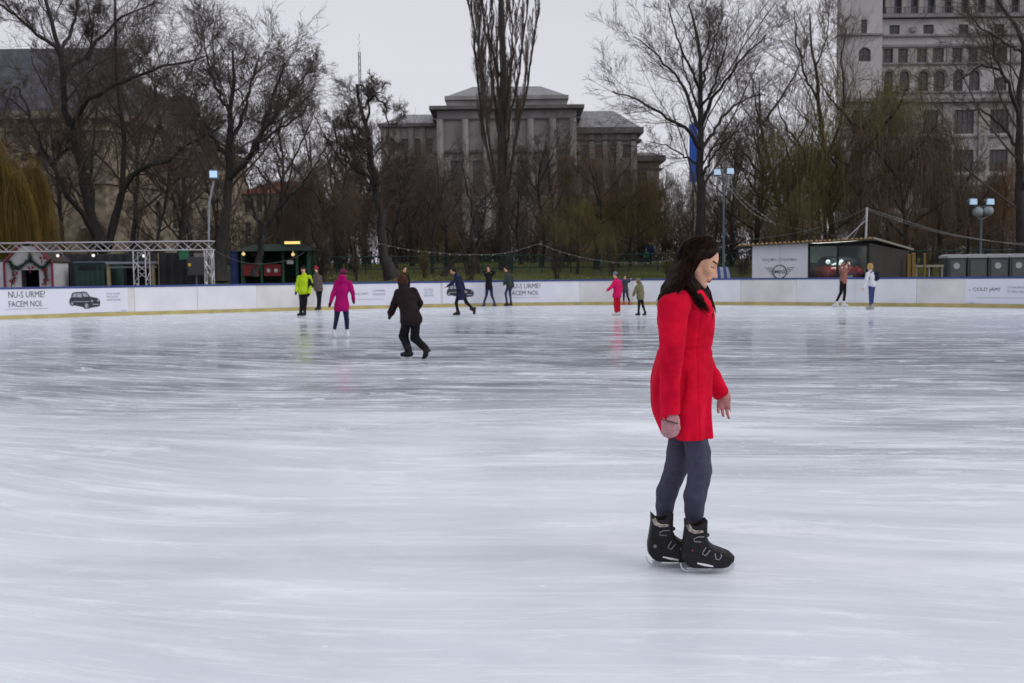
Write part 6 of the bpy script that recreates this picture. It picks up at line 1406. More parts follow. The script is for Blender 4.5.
    for py in (352, 362, 372):
        zc = q(0, py)[2]; msk = (Yy > Y0 + .15); sd.f += (.002 * np.exp(-((Z - zc + .4 * (X - q(708, 0)[0])) / .008) ** 2) * msk).astype(np.float32)
    sd.noise(.007, 15, 5)
    # cut the hem level and the sleeve ends square
    sd.cap(q(669.7, 411, -.205), q(669.6, 424, -.205), .036, .038, .004, None, 'sub'); sd.cap(q(716.5, 386, .237), q(724, 399, .242), .034, .036, .004, None, 'sub')
    pz_ = q(0, 415.5)[2]; sd.op(lambda X, Y_, Z: np.maximum(Z - pz_, np.sqrt((X - q(669.6, 0)[0]) ** 2 + (Y_ - Y0 + .212) ** 2) - .056), (q(655, 0)[0], Y0 - .3, pz_ - .06), (q(684, 0)[0], Y0 - .15, pz_), .002, 'sub')
    sd.op(lambda X, Y_, Z: (zh - Z) + 0 * X + 0 * Y_ + .0 , (x0 - .1, Y0 - .4, zh - .1), (x1 + .1, Y0 + .4, zh + .01), 0.0001, 'and')
    coat = link('coat', sd.mesh(RED), t)
    # collar and two small buttons
    sd = SD(axis([(q(684, 0)[0], q(720, 0)[0], .005)]), axis([(Y0 - .13, Y0 + .13, .005)]), axis([(q(0, 318)[2], q(0, 288)[2], .005)]))
    sd.chain([q(697, 297, -.07), q(706, 302, -.045), q(711.5, 311, -.012)], [.018, .018, .009], .01, ((0, 1, 0), 1.5)); sd.chain([q(697, 297, .07), q(706, 302, .045), q(711.5, 311, .012)], [.018, .018, .009], .01, ((0, 1, 0), 1.5)); link('collar', sd.mesh(RED), coat)
    for px, py in ((706.5, 313), (712.8, 315.5)):
        p = q(px, py, -.1); p = q(711.5 if px < 710 else 713, py, -.05 if px < 710 else -.02); mb = MB(); mb.tube([p + (.006, -.0, 0), p + (.012, -.003, 0)], [.008, .007], 10); mb.build('button', M('pearl_button', (.55, .5, .5), .3, .05), coat)
    # --- mitten flap on the near hand
    KN = M('dusty_pink_knit', (0.50, 0.24, 0.27), 0.95, 0.22, 60, bump=.6, bscale=220, sheen=.3)
    sd = SD(axis([(q(655, 0)[0], q(685, 0)[0], .0032)]), axis([(Y0 - .27, Y0 - .14, .0032)]), axis([(q(0, 443)[2], q(0, 410)[2], .0032)]))
    sd.cap(q(669.6, 413, -.205), q(669.6, 420, -.205), .030, .036, .01, ((1, 0, 0), 1.25)); sd.cap(q(669.8, 420, -.205), q(669.8, 430, -.205), .034, .032, .01, ((1, 0, 0), 1.38)); sd.cap(q(669.8, 429, -.205), q(669.8, 431.5, -.205), .034, .030, .01, ((1, 0, 0), 1.34))
    sd.cap(q(675.5, 419, -.215), q(678, 428, -.222), .014, .012, .008)
    sd.cap(q(661, 419.6, -.245), q(678, 423.4, -.245), .0045, .0045, .002, None, 'sub')
    mit = link('mitten', sd.mesh(KN), t)
    mb = MB(); mb.tube([q(661, 419.4, -.241), q(669, 421.4, -.2475), (q(678, 423.6, -.240))], .0028, 5); mb.build('flap_edge', M('dark_yarn', (.10, .04, .05), .9, .2), mit)
    # far hand's fingerless glove cuff
    sd = SD(axis([(q(714, 0)[0], q(732, 0)[0], .004)]), axis([(Y0 + .18, Y0 + .30, .004)]), axis([(q(0, 404)[2], q(0, 388)[2], .004)])); sd.cap(q(722.3, 391, .242), q(724.5, 399, .246), .034, .033, .006); link('glove_cuff', sd.mesh(KN), t)
    # --- hair
    HAIR = bpy.data.materials.new('dark_brown_hair'); HAIR.use_nodes = True; n = HAIR.node_tree.nodes; l = HAIR.node_tree.links.new; b = n['Principled BSDF']; b.inputs['Roughness'].default_value = .6; b.inputs['Specular IOR Level'].default_value = .06; hb = n.new('ShaderNodeBump'); hb.inputs['Strength'].default_value = .8; hb.inputs['Distance'].default_value = .006; hm_ = n.new('ShaderNodeMapping'); hm_.inputs['Scale'].default_value = (150, 150, 12); hm_.inputs['Rotation'].default_value = (0, .35, 0); hn_ = n.new('ShaderNodeTexNoise'); hn_.inputs['Scale'].default_value = 1; hc_ = n.new('ShaderNodeTexCoord'); l(hc_.outputs['Object'], hm_.inputs['Vector']); l(hm_.outputs[0], hn_.inputs['Vector']); l(hn_.outputs['Fac'], hb.inputs['Height']); l(hb.outputs[0], b.inputs['Normal'])
    tcn = n.new('ShaderNodeTexCoord'); ns = n.new('ShaderNodeTexNoise'); ns.inputs['Scale'].default_value = 40; ns.inputs['Detail'].default_value = 4; l(tcn.outputs['Object'], ns.inputs['Vector']); rp = n.new('ShaderNodeValToRGB'); rp.color_ramp.elements[0].color = (.006, .0035, .003, 1); rp.color_ramp.elements[1].color = (.028, .013, .009, 1); rp.color_ramp.elements[0].position = .35; rp.color_ramp.elements[1].position = .75
    l(ns.outputs['Fac'], rp.inputs['Fac']); l(rp.outputs[0], b.inputs['Base Color'])
    sd = SD(axis([(q(652, 0)[0], q(722, 0)[0], .0038)]), axis([(Y0 - .23, Y0 + .20, .0045)]), axis([(q(0, 318)[2], q(0, 233)[2], .0038)]))
    Rh = Rm; E = lambda c, r, k_=.015, mode='add': sd.ell(P(*c), np.array(r), Rh, k_, mode)
    E((-.012, 0, .036), (.106, .086, .096)); E((-.030, 0, .0), (.094, .088, .10), .03)
    sd.chain([P(-.02, -.060, .02), q(687, 271, -.07), q(681, 283, -.095), q(671.5, 294, -.13), q(665, 303, -.14)], [.050, .052, .050, .042, .022], .02)
    sd.chain([P(-.045, 0, -.02), q(681, 279, -.02), q(671, 292, -.06), q(664, 303, -.08)], [.072, .066, .050, .020], .02, ((0, 1, 0), 1.3))
    sd.chain([q(687, 266, -.02), q(675, 284, -.05), q(664, 298, -.08), q(661.5, 304, -.09)], [.040, .034, .026, .014], .02, ((0, 1, 0), 1.5))
    sd.chain([P(-.03, -.070, -.005), q(688, 277, -.088), q(690.5, 289, -.105), q(697, 299, -.13), q(704, 309, -.115), q(707.5, 314, -.10)], [.016, .026, .032, .030, .020, .008], .02)
    sd.chain([P(.02, .070, -.005), q(699, 281, .07), q(703.5, 290, .03), q(704.5, 300, -.03), q(707, 308, -.08), q(709.5, 314, -.09)], [.022, .028, .032, .028, .018, .006], .015)
    sd.chain([q(697, 290, -.05), q(702, 299, -.06), q(705, 307, -.09)], [.038, .036, .014], .02)
    sd.cap(q(692, 285, -.08), q(684, 291, -.11), .036, .036, .03)
    # face left free
    sd.ell(P(.072, 0, -.034), (.108, .130, .074), Rh, .006, 'sub'); sd.ell(P(.088, 0, .022), (.062, .095, .064), Rh, .010, 'sub')
    sd.noise(.006, 30, 8)
    hair = link('hair', sd.mesh(HAIR), t)
    # locks laid over the mass
    r = np.random.default_rng(6); G_ = []
    def guide(pts, n_, spread, rad):
        c = catmull(pts, 6); K = 14; s = np.linspace(0, len(c) - 1, K); base = np.stack([np.interp(s, np.arange(len(c)), c[:, i]) for i in range(3)], 1)
        off = r.normal(size=(n_, 1, 3)) * np.array(spread); ph = r.uniform(0, 6.28, (n_, 1, 1)); wv = .004 * np.sin(np.linspace(0, 7, K)[None, :, None] + ph) * unit(r.normal(size=(n_, 1, 3)))
        tp = np.linspace(.45, 1.15, K)[None, :, None]; P_ = base[None] + off * tp + wv; end = r.uniform(.86, 1.04, n_)
        for i in range(n_):
            k_ = np.linspace(0, (K - 1) * min(end[i], 1), K); P_[i] = np.stack([np.interp(k_, np.arange(K), P_[i][:, j]) for j in range(3)], 1)
        G_.append((P_, np.broadcast_to(rad * np.array([.5, .8] + [1] * (K - 5) + [.8, .6, .3])[None], (n_, K)) * r.uniform(.7, 1.3, (n_, 1)), 4))
    top = P(.03, .01, .125)
    guide([top, P(-.02, -.055, .105), P(-.045, -.086, .03), q(687, 275, -.125), q(678, 288, -.155), q(670, 297, -.165), q(664, 304, -.16)], 130, (.014, .012, .010), .0026)
    guide([top, P(-.06, -.04, .10), P(-.10, -.055, .03), q(680, 274, -.06), q(671, 287, -.09), q(665, 297, -.11), q(661, 305, -.11)], 130, (.010, .022, .008), .0026)
    guide([P(.045, -.01, .120), P(.020, -.055, .108), P(-.018, -.080, .070), P(-.050, -.088, .006), q(685.5, 278, -.125), q(690, 290, -.145), q(701, 304, -.145), q(707, 313, -.12)], 110, (.008, .010, .010), .0026)
    guide([P(.02, -.02, .126), P(-.005, -.07, .09), P(-.02, -.092, .02), q(685.5, 278, -.125), q(688, 288, -.15), q(695, 299, -.165), q(700, 308, -.16)], 70, (.010, .008, .010), .0026)
    guide([P(.03, .05, .10), P(.02, .085, .03), q(700, 279, .085), q(706.5, 290, .055), q(708.5, 300, 0), q(711, 309, -.05), q(711.5, 315, -.07)], 70, (.006, .016, .008), .0026)
    guide([P(.0, 0, .132), P(-.07, 0, .10), P(-.115, 0, .02), q(675, 275, 0), q(667, 288, -.03), q(662, 299, -.06)], 90, (.006, .035, .008), .0026)
    link('loose_locks', tubes_mesh(G_, HAIR), hair)
    # --- boots
    PL = M('boot_plaid', (0.30, 0.27, 0.24), 0.8, 0.7, 45); STRAP = M('strap_grey', (0.20, 0.20, 0.22), 0.5, 0.2); STR = M('boot_white_bar', (0.75, 0.75, 0.78), 0.4, 0.02); RST = M('red_badge', (0.25, 0.04, 0.035), 0.4, 0.1)
    def boot(ox, oy, dy, far_):
        dy = float(ground_at(707 + ox, 572.2 + oy, .012)[1]) - Y0; f = lambda px, py, d=0.0: q(px + ox, py + oy, dy + d)      # drawn for the near boot, shifted for the other
        yc = f(700, 550)[1]; h_ = .0036
        B = SD(axis([(f(674, 0)[0], f(741, 0)[0], h_)]), axis([(yc - .075, yc + .075, .004)]), axis([(f(0, 574)[2], f(0, 513)[2], h_)]))
        prof = [(684.6, 518.2), (690, 522.6), (697, 523.2), (703, 520.4), (706.6, 518.2), (706.2, 528), (706.2, 536), (709.4, 542.6), (715, 546.4), (722, 548.8), (730, 551.6), (733.8, 555.4), (733, 560.4), (728, 565), (720, 567.4), (706, 567.6), (692, 566.6), (686, 563.8), (682, 558.6), (681.2, 550.4), (683.2, 539), (684.8, 528)]
        pz = np.array([(f(a, c)[0], f(a, c)[2]) for a, c in prof]); Xg, Zg = np.meshgrid(B.ax[0], B.ax[2], indexing='ij'); d2 = np.full(Xg.shape, 9.0); ins = np.zeros(Xg.shape, bool)
        for i in range(len(pz)):
            a, c = pz[i], pz[(i + 1) % len(pz)]; e = c - a; tq = np.clip(((Xg - a[0]) * e[0] + (Zg - a[1]) * e[1]) / (e @ e), 0, 1); d2 = np.minimum(d2, np.hypot(Xg - a[0] - tq * e[0], Zg - a[1] - tq * e[1]))
            ins ^= ((a[1] > Zg) != (c[1] > Zg)) & (Xg < e[0] * (Zg - a[1]) / (e[1] + 1e-12) + a[0])
        d2 = np.where(ins, -d2, d2)[:, None, :]; rr = .020
        Wd = np.interp(B.ax[0], [f(682, 0)[0], f(700, 0)[0], f(722, 0)[0], f(734, 0)[0]], [.040, .050, .052, .040])[:, None, None]
        q1 = d2 + rr; q2 = np.abs(B.ax[1][None, :, None] - yc) - (Wd - rr)
        B.f = (np.minimum(np.maximum(q1, q2), 0) + np.hypot(np.maximum(q1, 0), np.maximum(q2, 0)) - rr).astype(np.float32)
        B.cap(f(694.5, 515), f(694.5, 526), .042, .038, .004, None, 'sub')     # the open cuff
        B.f += (.0022 * np.exp(-((B.ax[2][None, None, :] - f(0, 559.5)[2] + .05 * (B.ax[0][:, None, None] - f(707, 0)[0])) / .003) ** 2)).astype(np.float32)
        o = link('ice_skate', B.mesh(BOOTB), t); yn = f(700, 550)[1] - .0535
        g2 = lambda px, py, d=0.0: np.array((f(px, py)[0], yn + d, f(px, py)[2]))
        mb = MB()      # blade holder and blade
        for a, c in ((686, 696), (712, 724)): mb.add([g2(a, 567, .047), g2(c, 567, .047), g2(c - 1, 570, .050), g2(a + 1, 570, .050), g2(a, 567, .063), g2(c, 567, .063), g2(c - 1, 570, .060), g2(a + 1, 570, .060)], [(0, 1, 2, 3), (7, 6, 5, 4), (0, 3, 7, 4), (1, 5, 6, 2), (2, 6, 7, 3), (0, 4, 5, 1)])
        prof = [(680.8, 562.5), (682, 567), (685, 569.6), (700, 569.8), (722, 569.3), (731, 566.5), (734, 563), (735.2, 564.5), (733.5, 569), (728, 571.8), (708, 572.6), (686, 572.0), (681.5, 569), (679.8, 564)]
        n_ = len(prof); vs = [g2(a, c, .052) for a, c in prof] + [g2(a, c, .058) for a, c in prof]; up = range(7); quads = []
        for i in range(6): quads += [(i, i + 1, n_ - 2 - i, n_ - 1 - i)]
        mb.add(vs, quads + [tuple(j + n_ for j in qd[::-1]) for qd in quads] + [(i, n_ + i, n_ + (i + 1) % n_, (i + 1) % n_) for i in range(n_)]); mb.build('blade', BLADE, o)
        mb = MB(); mb.tube([g2(695.3, 560.3, .0015), g2(703, 561.8, -.001), g2(711, 563.5, .004)], [.0035, .006, .004], 6); mb.build('white_bar', STR, o)
        mb = MB(); w = [(686.5, 523), (689.5, 523.5), (691, 528.6), (700.5, 527.6), (701.5, 530.5), (690, 531), (687.5, 528)]
        pts = [(686.5, 522.5, .016), (688.5, 527.5, .008), (693, 529.2, .002), (697.5, 529.2, .0035), (701, 529, .012)]; mb.tube([g2(a, c, d - .003) for a, c, d in pts], [.010, .011, .009, .008, .007], 6); mb.build('cuff_lining', PL, o)
        mb = MB(); mb.tube([g2(702, 534, -.001), g2(696, 534, -.001), g2(692, 536, -.001), g2(692.5, 538.5, -.001), g2(699, 539, -.001)], .003, 5)
        mb.tube([g2(705, 543.6, .008), g2(701.5, 548, -.001), g2(700.3, 551, -.001), g2(703.5, 552.5, -.002), g2(706.8, 548.5, -.001), g2(709.5, 546.5, .010)], .0034, 5)
        mb.tube([g2(718.5, 549.8, .010), g2(719.2, 553, -.001), g2(717, 556.5, -.002), g2(713.8, 556, -.002), g2(713, 551.5, .002), g2(714, 548.6, .012)], .0034, 5); mb.build('buckle', STRAP, o)
        sdn = SD(axis([(f(700, 0)[0], f(714, 0)[0], .004)]), axis([(yn + .01, yn + .10, .004)]), axis([(f(0, 548)[2], f(0, 528)[2], .004)])); sdn.cap(f(703, 534), f(707.5, 534.8), .022, .010, .01, ((0, 1, 0), 1.5)); sdn.cap(f(704, 541), f(709, 543), .020, .012, .01, ((0, 1, 0), 1.5)); link('strap', sdn.mesh(BOOTB), o)
        mb = MB(); p = g2(690.4, 547.5, -.0005); mb.box(p, (.006, .003, .010), .0) if not far_ else mb.tube([p + (-.015, .001, -.01), p + (-.015, -.003, -.01)], [.0085, .0085], 10); mb.build('badge', RST if not far_ else STRAP, o)
    boot(0, 0, -.075, False); boot(-34, -6.2, .11, True)
woman()

# ---- the other skaters
def person(label, joints, cols, face=(0, -1, 0), S=None, hat=None, hood=False, hair='short', haircol=(.03, .02, .015), coat_len=0.0, puff=.03, up=None, lift=(False, False), extra=None, boots=BOOTB, v=.016, cat='person', Y=None, zg=.012, wide=None, skates=True, face_tilt=-.1, gloves=None):
    """joints in photograph pixels plus a depth offset in metres; the figure stands at the distance its feet show"""
    J = {}
    if Y is None:
        Y = ground_at(*joints['foot'], .012)[1]; s_ = s_at(joints['foot'][0]); Y = min(Y, float(board_point(s_)[1]) - .55)
    for k, p in joints.items():
        if k != 'foot': J[k] = at(p[0], p[1], Y + (p[2] if len(p) > 2 else 0))
    gx = at(*joints['foot'], Y)[0]; t = empty('person', (gx, Y, zg), label, cat)
    H = (J['head'][2] - zg) / .93 if S is None else S * 1.7; S = (H / 1.7 if S is None else S) * .94
    ax_s = unit(J['sr'] - J['sl']); ax_s = unit(ax_s * (1, 1, .3)); jc, tc_, hc = cols
    allp = np.array(list(J.values())); lo = allp.min(0) - .22 * S; hi = allp.max(0) + .22 * S; lo[2] = max(lo[2], zg + .02)
    fw = unit(np.array(face, float)) + np.array((0, 0, face_tilt)); fw = unit(fw); hup = unit(J['head'] - J['neck']) * .5 + np.array((0, 0, .8))
    zn = J['neck'][2] - .02
    mk = lambda l=lo, h=hi, vv=v: SD(*[axis([(l[i], h[i], vv)]) for i in range(3)])
    hips = {'l': J['pelvis'] - ax_s * .085 * S, 'r': J['pelvis'] + ax_s * .085 * S}
    sd = mk(); P, Rm = head_prims(sd, J['head'], fw, hup, S * 1.02, .016)
    sd.cap(J['neck'], J['head'] - (0, 0, .03), .055 * S, .052 * S, .02)
    mid = (J['neck'] * .45 + J['pelvis'] * .55); w_ = wide or 1.3
    tor = [J['neck'] * .85 + J['pelvis'] * .15, J['neck'] * .6 + J['pelvis'] * .4, mid, J['pelvis']]
    sd.chain(tor, np.array([.06, .085, .07, .085]) * S, .02, (ax_s, w_))
    for s in 'lr':
        sd.chain([tor[0], J['s' + s], J['e' + s], J['h' + s]], np.array([.045, .038, .032, .026]) * S, .015)
        d = unit(J['h' + s] - J['e' + s]); hand_prims(sd, J['h' + s], d, np.cross(d, ax_s) + .01, S * .95, .45, thumb=1 if s == 'l' else -1)
        sd.chain([hips[s], J['k' + s], J['a' + s]], np.array([.065, .045, .034]) * S, .015)
    reg = lambda c: np.where(c[:, 2] > zn, head_regions(c, J['head'], Rm, S * 1.02), 0)
    link('body', sd.mesh(HEADM, reg), t)
    # trousers
    sd = mk(hi=None) if 0 else mk()
    sd.cap(hips['l'], hips['r'], .085 * S, .085 * S, .02)
    fl = extra.get('flare', 1.0) if extra else 1.0
    for s in 'lr': sd.chain([hips[s], J['k' + s], J['a' + s] + (0, 0, .02)], np.array([.092, .062 * fl, .048 * fl]) * S, .02)
    sd.noise(.006, 14, 2); link('trousers', sd.mesh(tc_), t)
    # jacket
    sd = mk(); p2 = J['pelvis'] - (0, 0, coat_len)
    ja = tor[:3] + [J['pelvis'], p2] if coat_len > .02 else tor
    rr = [.085, .115, .108, .138] + ([.152] if coat_len > .02 else [])
    sd.chain(ja, (np.array(rr) + puff) * S * .95, .025, (ax_s, w_ * .97))
    for s in 'lr': sd.chain([tor[0], J['s' + s], J['e' + s], J['h' + s] - unit(J['h' + s] - J['e' + s]) * .02], (np.array([.065, .056, .048, .038]) + puff * .6) * S, .02)
    if hood: sd.chain([J['neck'] - fw * .05 * S, J['neck'] - fw * .07 * S + (0, 0, .05 * S)], [.10 * S, .085 * S], .03, (ax_s, 1.2))
    if hood == 'up': sd.ell(J['head'] - fw * .022 * S + (0, 0, .015), np.array((.125, .112, .145)) * S, Rm, .03); sd.ell(J['head'] + fw * .10 * S, np.array((.07, .07, .095)) * S, Rm, .01, 'sub')
    else: sd.cap(J['neck'], J['neck'] + (0, 0, .02), .075 * S, .07 * S, .03, (ax_s, 1.1))
    zb = p2[2] - .10 * S; sd.op(lambda X, Y_, Z: (zb - Z) + 0 * X + 0 * Y_, (lo[0], lo[1], lo[2]), (hi[0], hi[1], zb), .0001, 'and')
    for s in 'lr':    # keep sleeves that hang below the hem
        sd.chain([J['e' + s], J['h' + s] - unit(J['h' + s] - J['e' + s]) * .02], (np.array([.048, .038]) + puff * .6) * S, .01)
    sd.noise(.010, 11, 4); jk = link('jacket', sd.mesh(jc), t)
    # hair and hat
    if hood != 'up':
        sd = mk((J['head'] - .30 * S), (J['head'] + .24 * S), .010)
        hm = M('hair_%d_%d_%d' % tuple(int(c * 999) for c in haircol), haircol, .7, .35, 30, spec=.1)
        sd.ell(P(-.014, 0, .036), np.array((.100, .084, .096)) * S, Rm, .01); sd.ell(P(-.03, 0, .0), np.array((.085, .084, .085)) * S, Rm, .02)
        if hair == 'long': sd.chain([P(-.05, 0, -.02), P(-.07, 0, -.14)], [.075 * S, .05 * S], .03, (Rm[1], 1.2))
        if hair == 'bob': sd.ell(P(-.02, 0, -.03), np.array((.10, .105, .105)) * S, Rm, .03)
        sd.ell(P(.085, 0, -.030), np.array((.062, .078, .072)) * S, Rm, .008, 'sub'); sd.ell(P(.088, 0, .020), np.array((.036, .06, .04)) * S, Rm, .01, 'sub'); sd.noise(.006, 40, 5)
        link('hair', sd.mesh(hm), t)
        if hat is not None:
            sd = mk(J['head'] - .2 * S, J['head'] + .3 * S, .010); sd.ell(P(-.012, 0, .052), np.array((.112, .098, .100)) * S, Rm, .01)
            sd.op(lambda X, Y_, Z: -((X - P(0, 0, .035)[0]) * Rm[2][0] + (Y_ - P(0, 0, .035)[1]) * Rm[2][1] + (Z - P(0, 0, .035)[2]) * Rm[2][2]), J['head'] - .25 * S, J['head'] + .35 * S, .0001, 'and')
            ht = link('hat', sd.mesh(hat), t)
            if extra and extra.get('pom'): mb = MB(); c = P(-.012, 0, .165); mb.tube([c + (0, 0, .035 * math.sin(a)) for a in np.linspace(-1.5, 1.5, 7)], [.035 * math.cos(a) + .002 for a in np.linspace(-1.5, 1.5, 7)], 8); mb.build('pompom', hat, ht)
    if gloves is not None:
        for s in 'lr':
            d = unit(J['h' + s] - J['e' + s]); sd = mk(J['h' + s] - .14 * S, J['h' + s] + .14 * S, .010); sd.cap(J['h' + s] - d * .02, J['h' + s] + d * .05 * S, .036 * S, .040 * S, .01); sd.cap(J['h' + s] + d * .05 * S, J['h' + s] + d * .12 * S, .038 * S, .026 * S, .01); link('glove', sd.mesh(gloves), t)
    for s, lf in zip('lr', lift):
        if skates: ice_skate(t, J['a' + s], J['t' + s], S=S, boot=boots, grounded=not lf)
        else: sd = mk(J['a' + s] - .25, J['a' + s] + .2, .014); a = J['a' + s].copy(); a[2] = zg + .1; d = unit((J['t' + s] - a) * (1, 1, 0)); sd.chain([a, a - (0, 0, .05), a - (0, 0, .05) + d * .16], [.05, .045, .04], .02); link('shoe', sd.mesh(boots), t)
    return t, J, P, Rm, S
c_ = lambda n_, col, **k: M(n_, col, k.pop('rough', .9), k.pop('var', .18), k.pop('scale', 9), spec=.1, **k)
BLK = c_('black_cloth', (.014, .013, .016)); NAVY = c_('navy_cloth', (.018, .022, .055)); JEANS = c_('blue_jeans', (.035, .045, .085)); DKJ = c_('dark_jeans', (.022, .028, .06))
LIME = c_('lime_jacket', (.40, .58, .018), var=.1); PINK = c_('magenta_jacket', (.38, .006, .13), var=.12, bump=.4); BRN = c_('brown_jacket', (.020, .014, .015), bump=.5); GRB = c_('grey_brown_jacket', (.11, .085, .08)); OLV = c_('olive_jacket', (.16, .16, .085))
GRN = c_('grey_green_jacket', (.04, .05, .046)); CERI = c_('cerise_jacket', (.62, .012, .12), var=.1); REDT = c_('red_trousers', (.50, .012, .03), var=.1); SALM = c_('salmon_jacket', (.28, .125, .105)); WHT = c_('white_jumper', (.66, .67, .74), var=.05); BLT = c_('blue_trousers', (.055, .065, .18))
WBOOT = M('white_boot', (.6, .6, .63), .4, .05, 4); RBOOT = M('red_boot', (.4, .03, .03), .5, .1)

# lime jacket, coming towards the camera
r = person('adult in a bright lime jacket with black sleeve panel and dark hat, skating forwards', dict(foot=(303, 316.5), head=(303.4, 269.8), neck=(304, 274.6), pelvis=(303.4, 291.5), sl=(299.3, 277.2), el=(297.2, 284.5), hl=(296.2, 291.5, -.1), sr=(309.6, 277.4), er=(311.4, 285), hr=(309.2, 293, -.12), kl=(301.6, 304, -.02), al=(300.8, 312.6), tl=(297.5, 316, -.15), kr=(305.2, 304, .02), ar=(304.6, 313), tr=(302.5, 316, -.2)),
       (LIME, BLK, None), face=(-.35, -1, 0), hat=BLK, puff=.03, extra=dict(flare=1.15), gloves=BLK)
sd = SD(*[axis([(a - .1, b + .1, .014)]) for a, b in zip(np.minimum(r[1]['sr'], r[1]['er']), np.maximum(r[1]['sr'], r[1]['er']))]); sd.cap(r[1]['sr'] * .7 + r[1]['er'] * .3 + (-.01, -.06, 0), r[1]['er'] + (-.02, -.06, -.02), .05, .085, .02); sd.cap(r[1]['er'] + (0, -.01, 0), r[1]['hr'], .083, .07, .02); link('sleeve_panel', sd.mesh(BLK), [o for o in r[0].children if o.name.startswith('jacket')][0])
person('person in grey-brown jacket and red hat, close behind the lime jacket', dict(foot=(319, 310.4), head=(316.4, 269.8, .1), neck=(317, 274), pelvis=(319, 289), sl=(314.4, 276), el=(313.6, 283), hl=(314.6, 289), sr=(320.4, 276.6), er=(321.6, 283), hr=(321.2, 290), kl=(318.4, 299), al=(317.8, 307), tl=(315, 309.5, -.1), kr=(320, 299), ar=(319.8, 307), tr=(318.6, 309.5, -.2)),
       (GRB, BLK, None), face=(-.6, -1, 0), hat=c_('red_knit', (.35, .03, .06)), puff=.02, S=.98, extra=dict(pom=True))
# pink jacket seen from behind
person('woman in a magenta hooded jacket, navy leggings and white skates, seen from behind', dict(foot=(340, 338.6), head=(343.3, 274.4), neck=(343.2, 279.5), pelvis=(341.6, 304), sl=(337.0, 283), el=(333.4, 293.5, -.03), hl=(330.6, 302.5, -.12), sr=(349.6, 283), er=(352.4, 292.5), hr=(353.4, 299.6, .12), kl=(336.4, 319), al=(334.0, 332.4), tl=(332.2, 336, .22), kr=(346.6, 319), ar=(347.2, 332.4), tr=(347.4, 336, .22)),
       (PINK, NAVY, None), face=(.25, 1, 0), hat=c_('dark_pink_hat', (.16, .02, .07)), hood=True, coat_len=.09, puff=.022, hair='short', boots=WBOOT, v=.014, gloves=c_('plum_gloves', (.08, .01, .04)))
# brown jacket, back view, pushing off
person('broad person in a dark brown jacket and black trousers pushing off, seen from behind', dict(foot=(406, 358.5), head=(402.4, 280.2, .30), neck=(404.2, 288, .22), pelvis=(411.2, 320, -.05), sl=(398.4, 293.2, .18), el=(394.2, 304.5, .2), hl=(391, 313.4, .3), sr=(412.6, 291.8, .18), er=(419.6, 303, .25), hr=(414.5, 313, .42), kl=(403.6, 336, .16), al=(408.6, 351.5, -.0), tl=(400, 356, .1), kr=(414.8, 338, .1), ar=(425.6, 349.8, -.14), tr=(420.4, 358.4, .0)),
       (BRN, BLK, None), face=(-.2, 1, 0), S=1.0, hat=None, hood=False, hair='bob', haircol=(.055, .022, .014), puff=.038, lift=(False, True), wide=1.3, extra=dict(flare=1.4), v=.014, gloves=BLK)
person('person with dark hair whose face shows just above the brown hooded head', dict(foot=(404, 309.5), head=(404.6, 269.0), neck=(404, 273.6), pelvis=(404, 289), sl=(400.6, 276), el=(399.2, 282.5), hl=(399.6, 289), sr=(407.6, 276), er=(409, 282.5), hr=(408.6, 289), kl=(402.6, 298.5), al=(402.2, 306), tl=(401, 309, -.2), kr=(405.6, 298.5), ar=(406, 306), tr=(405.6, 309, -.2)),
       (BLK, DKJ, None), face=(.5, -1, 0), S=1.0, haircol=(.02, .015, .012), puff=.02)
# navy coat striding left
person('skater in a long navy coat leaning and striding left, one leg stretched back', dict(foot=(457, 316), head=(453.2, 270.6), neck=(455.6, 274.6), pelvis=(460.6, 291), sl=(457, 277.4, -.14), el=(452.6, 283.2, -.16), hl=(446.8, 286.6, -.18), sr=(459.4, 277, .16), er=(462.6, 284, .2), hr=(464.6, 290, .18), kl=(456.2, 302.8, -.02), al=(457.8, 312.4), tl=(452.6, 315.5), kr=(466.6, 302.6, .05), ar=(472.6, 309.2, .08), tr=(471.8, 315.2, .08)),
       (NAVY, BLK, None), face=(-1, -.2, 0), S=1.03, haircol=(.02, .014, .012), coat_len=.22, puff=.012, lift=(False, True), wide=1.2)
person('person in a black top and dark jeans standing astride with hands behind the neck', dict(foot=(489.5, 305.6), head=(488.2, 268.2), neck=(488.6, 273), pelvis=(489, 287.4), sl=(485.4, 275), el=(484.2, 271.8, -.1), hl=(486.4, 270.8, .1), sr=(492.2, 275), er=(494.4, 271.8, -.1), hr=(491.2, 270.8, .1), kl=(486.4, 295.4), al=(484.2, 302.4), tl=(482.4, 305, -.12), kr=(491.9, 295.4), ar=(494.3, 302.4), tr=(496.2, 305, -.12)),
       (BLK, DKJ, None), face=(-.1, -1, 0), S=.98, haircol=(.02, .014, .012), puff=.015, boots=M('blue_boot', (.02, .03, .08), .5, .1))
person('person in a grey-green jacket and blue jeans just left of the banner lettering', dict(foot=(508.6, 304.6), head=(505.8, 268.8), neck=(507, 273), pelvis=(509.6, 286), sl=(506.2, 275.6, -.15), el=(505.4, 280.6, -.2), hl=(504, 284.6, -.2), sr=(510.6, 275.4, .15), er=(512.4, 281, .1), hr=(513, 286.6, .06), kl=(505.6, 293.2, -.1), al=(506.8, 301.8), tl=(503.6, 304, -.1), kr=(509.8, 293.6, .05), ar=(510.9, 301.4), tr=(508.6, 304, -.1)),
       (GRN, JEANS, None), face=(-.9, -.5, 0), S=.98, haircol=(.02, .014, .012), puff=.03)
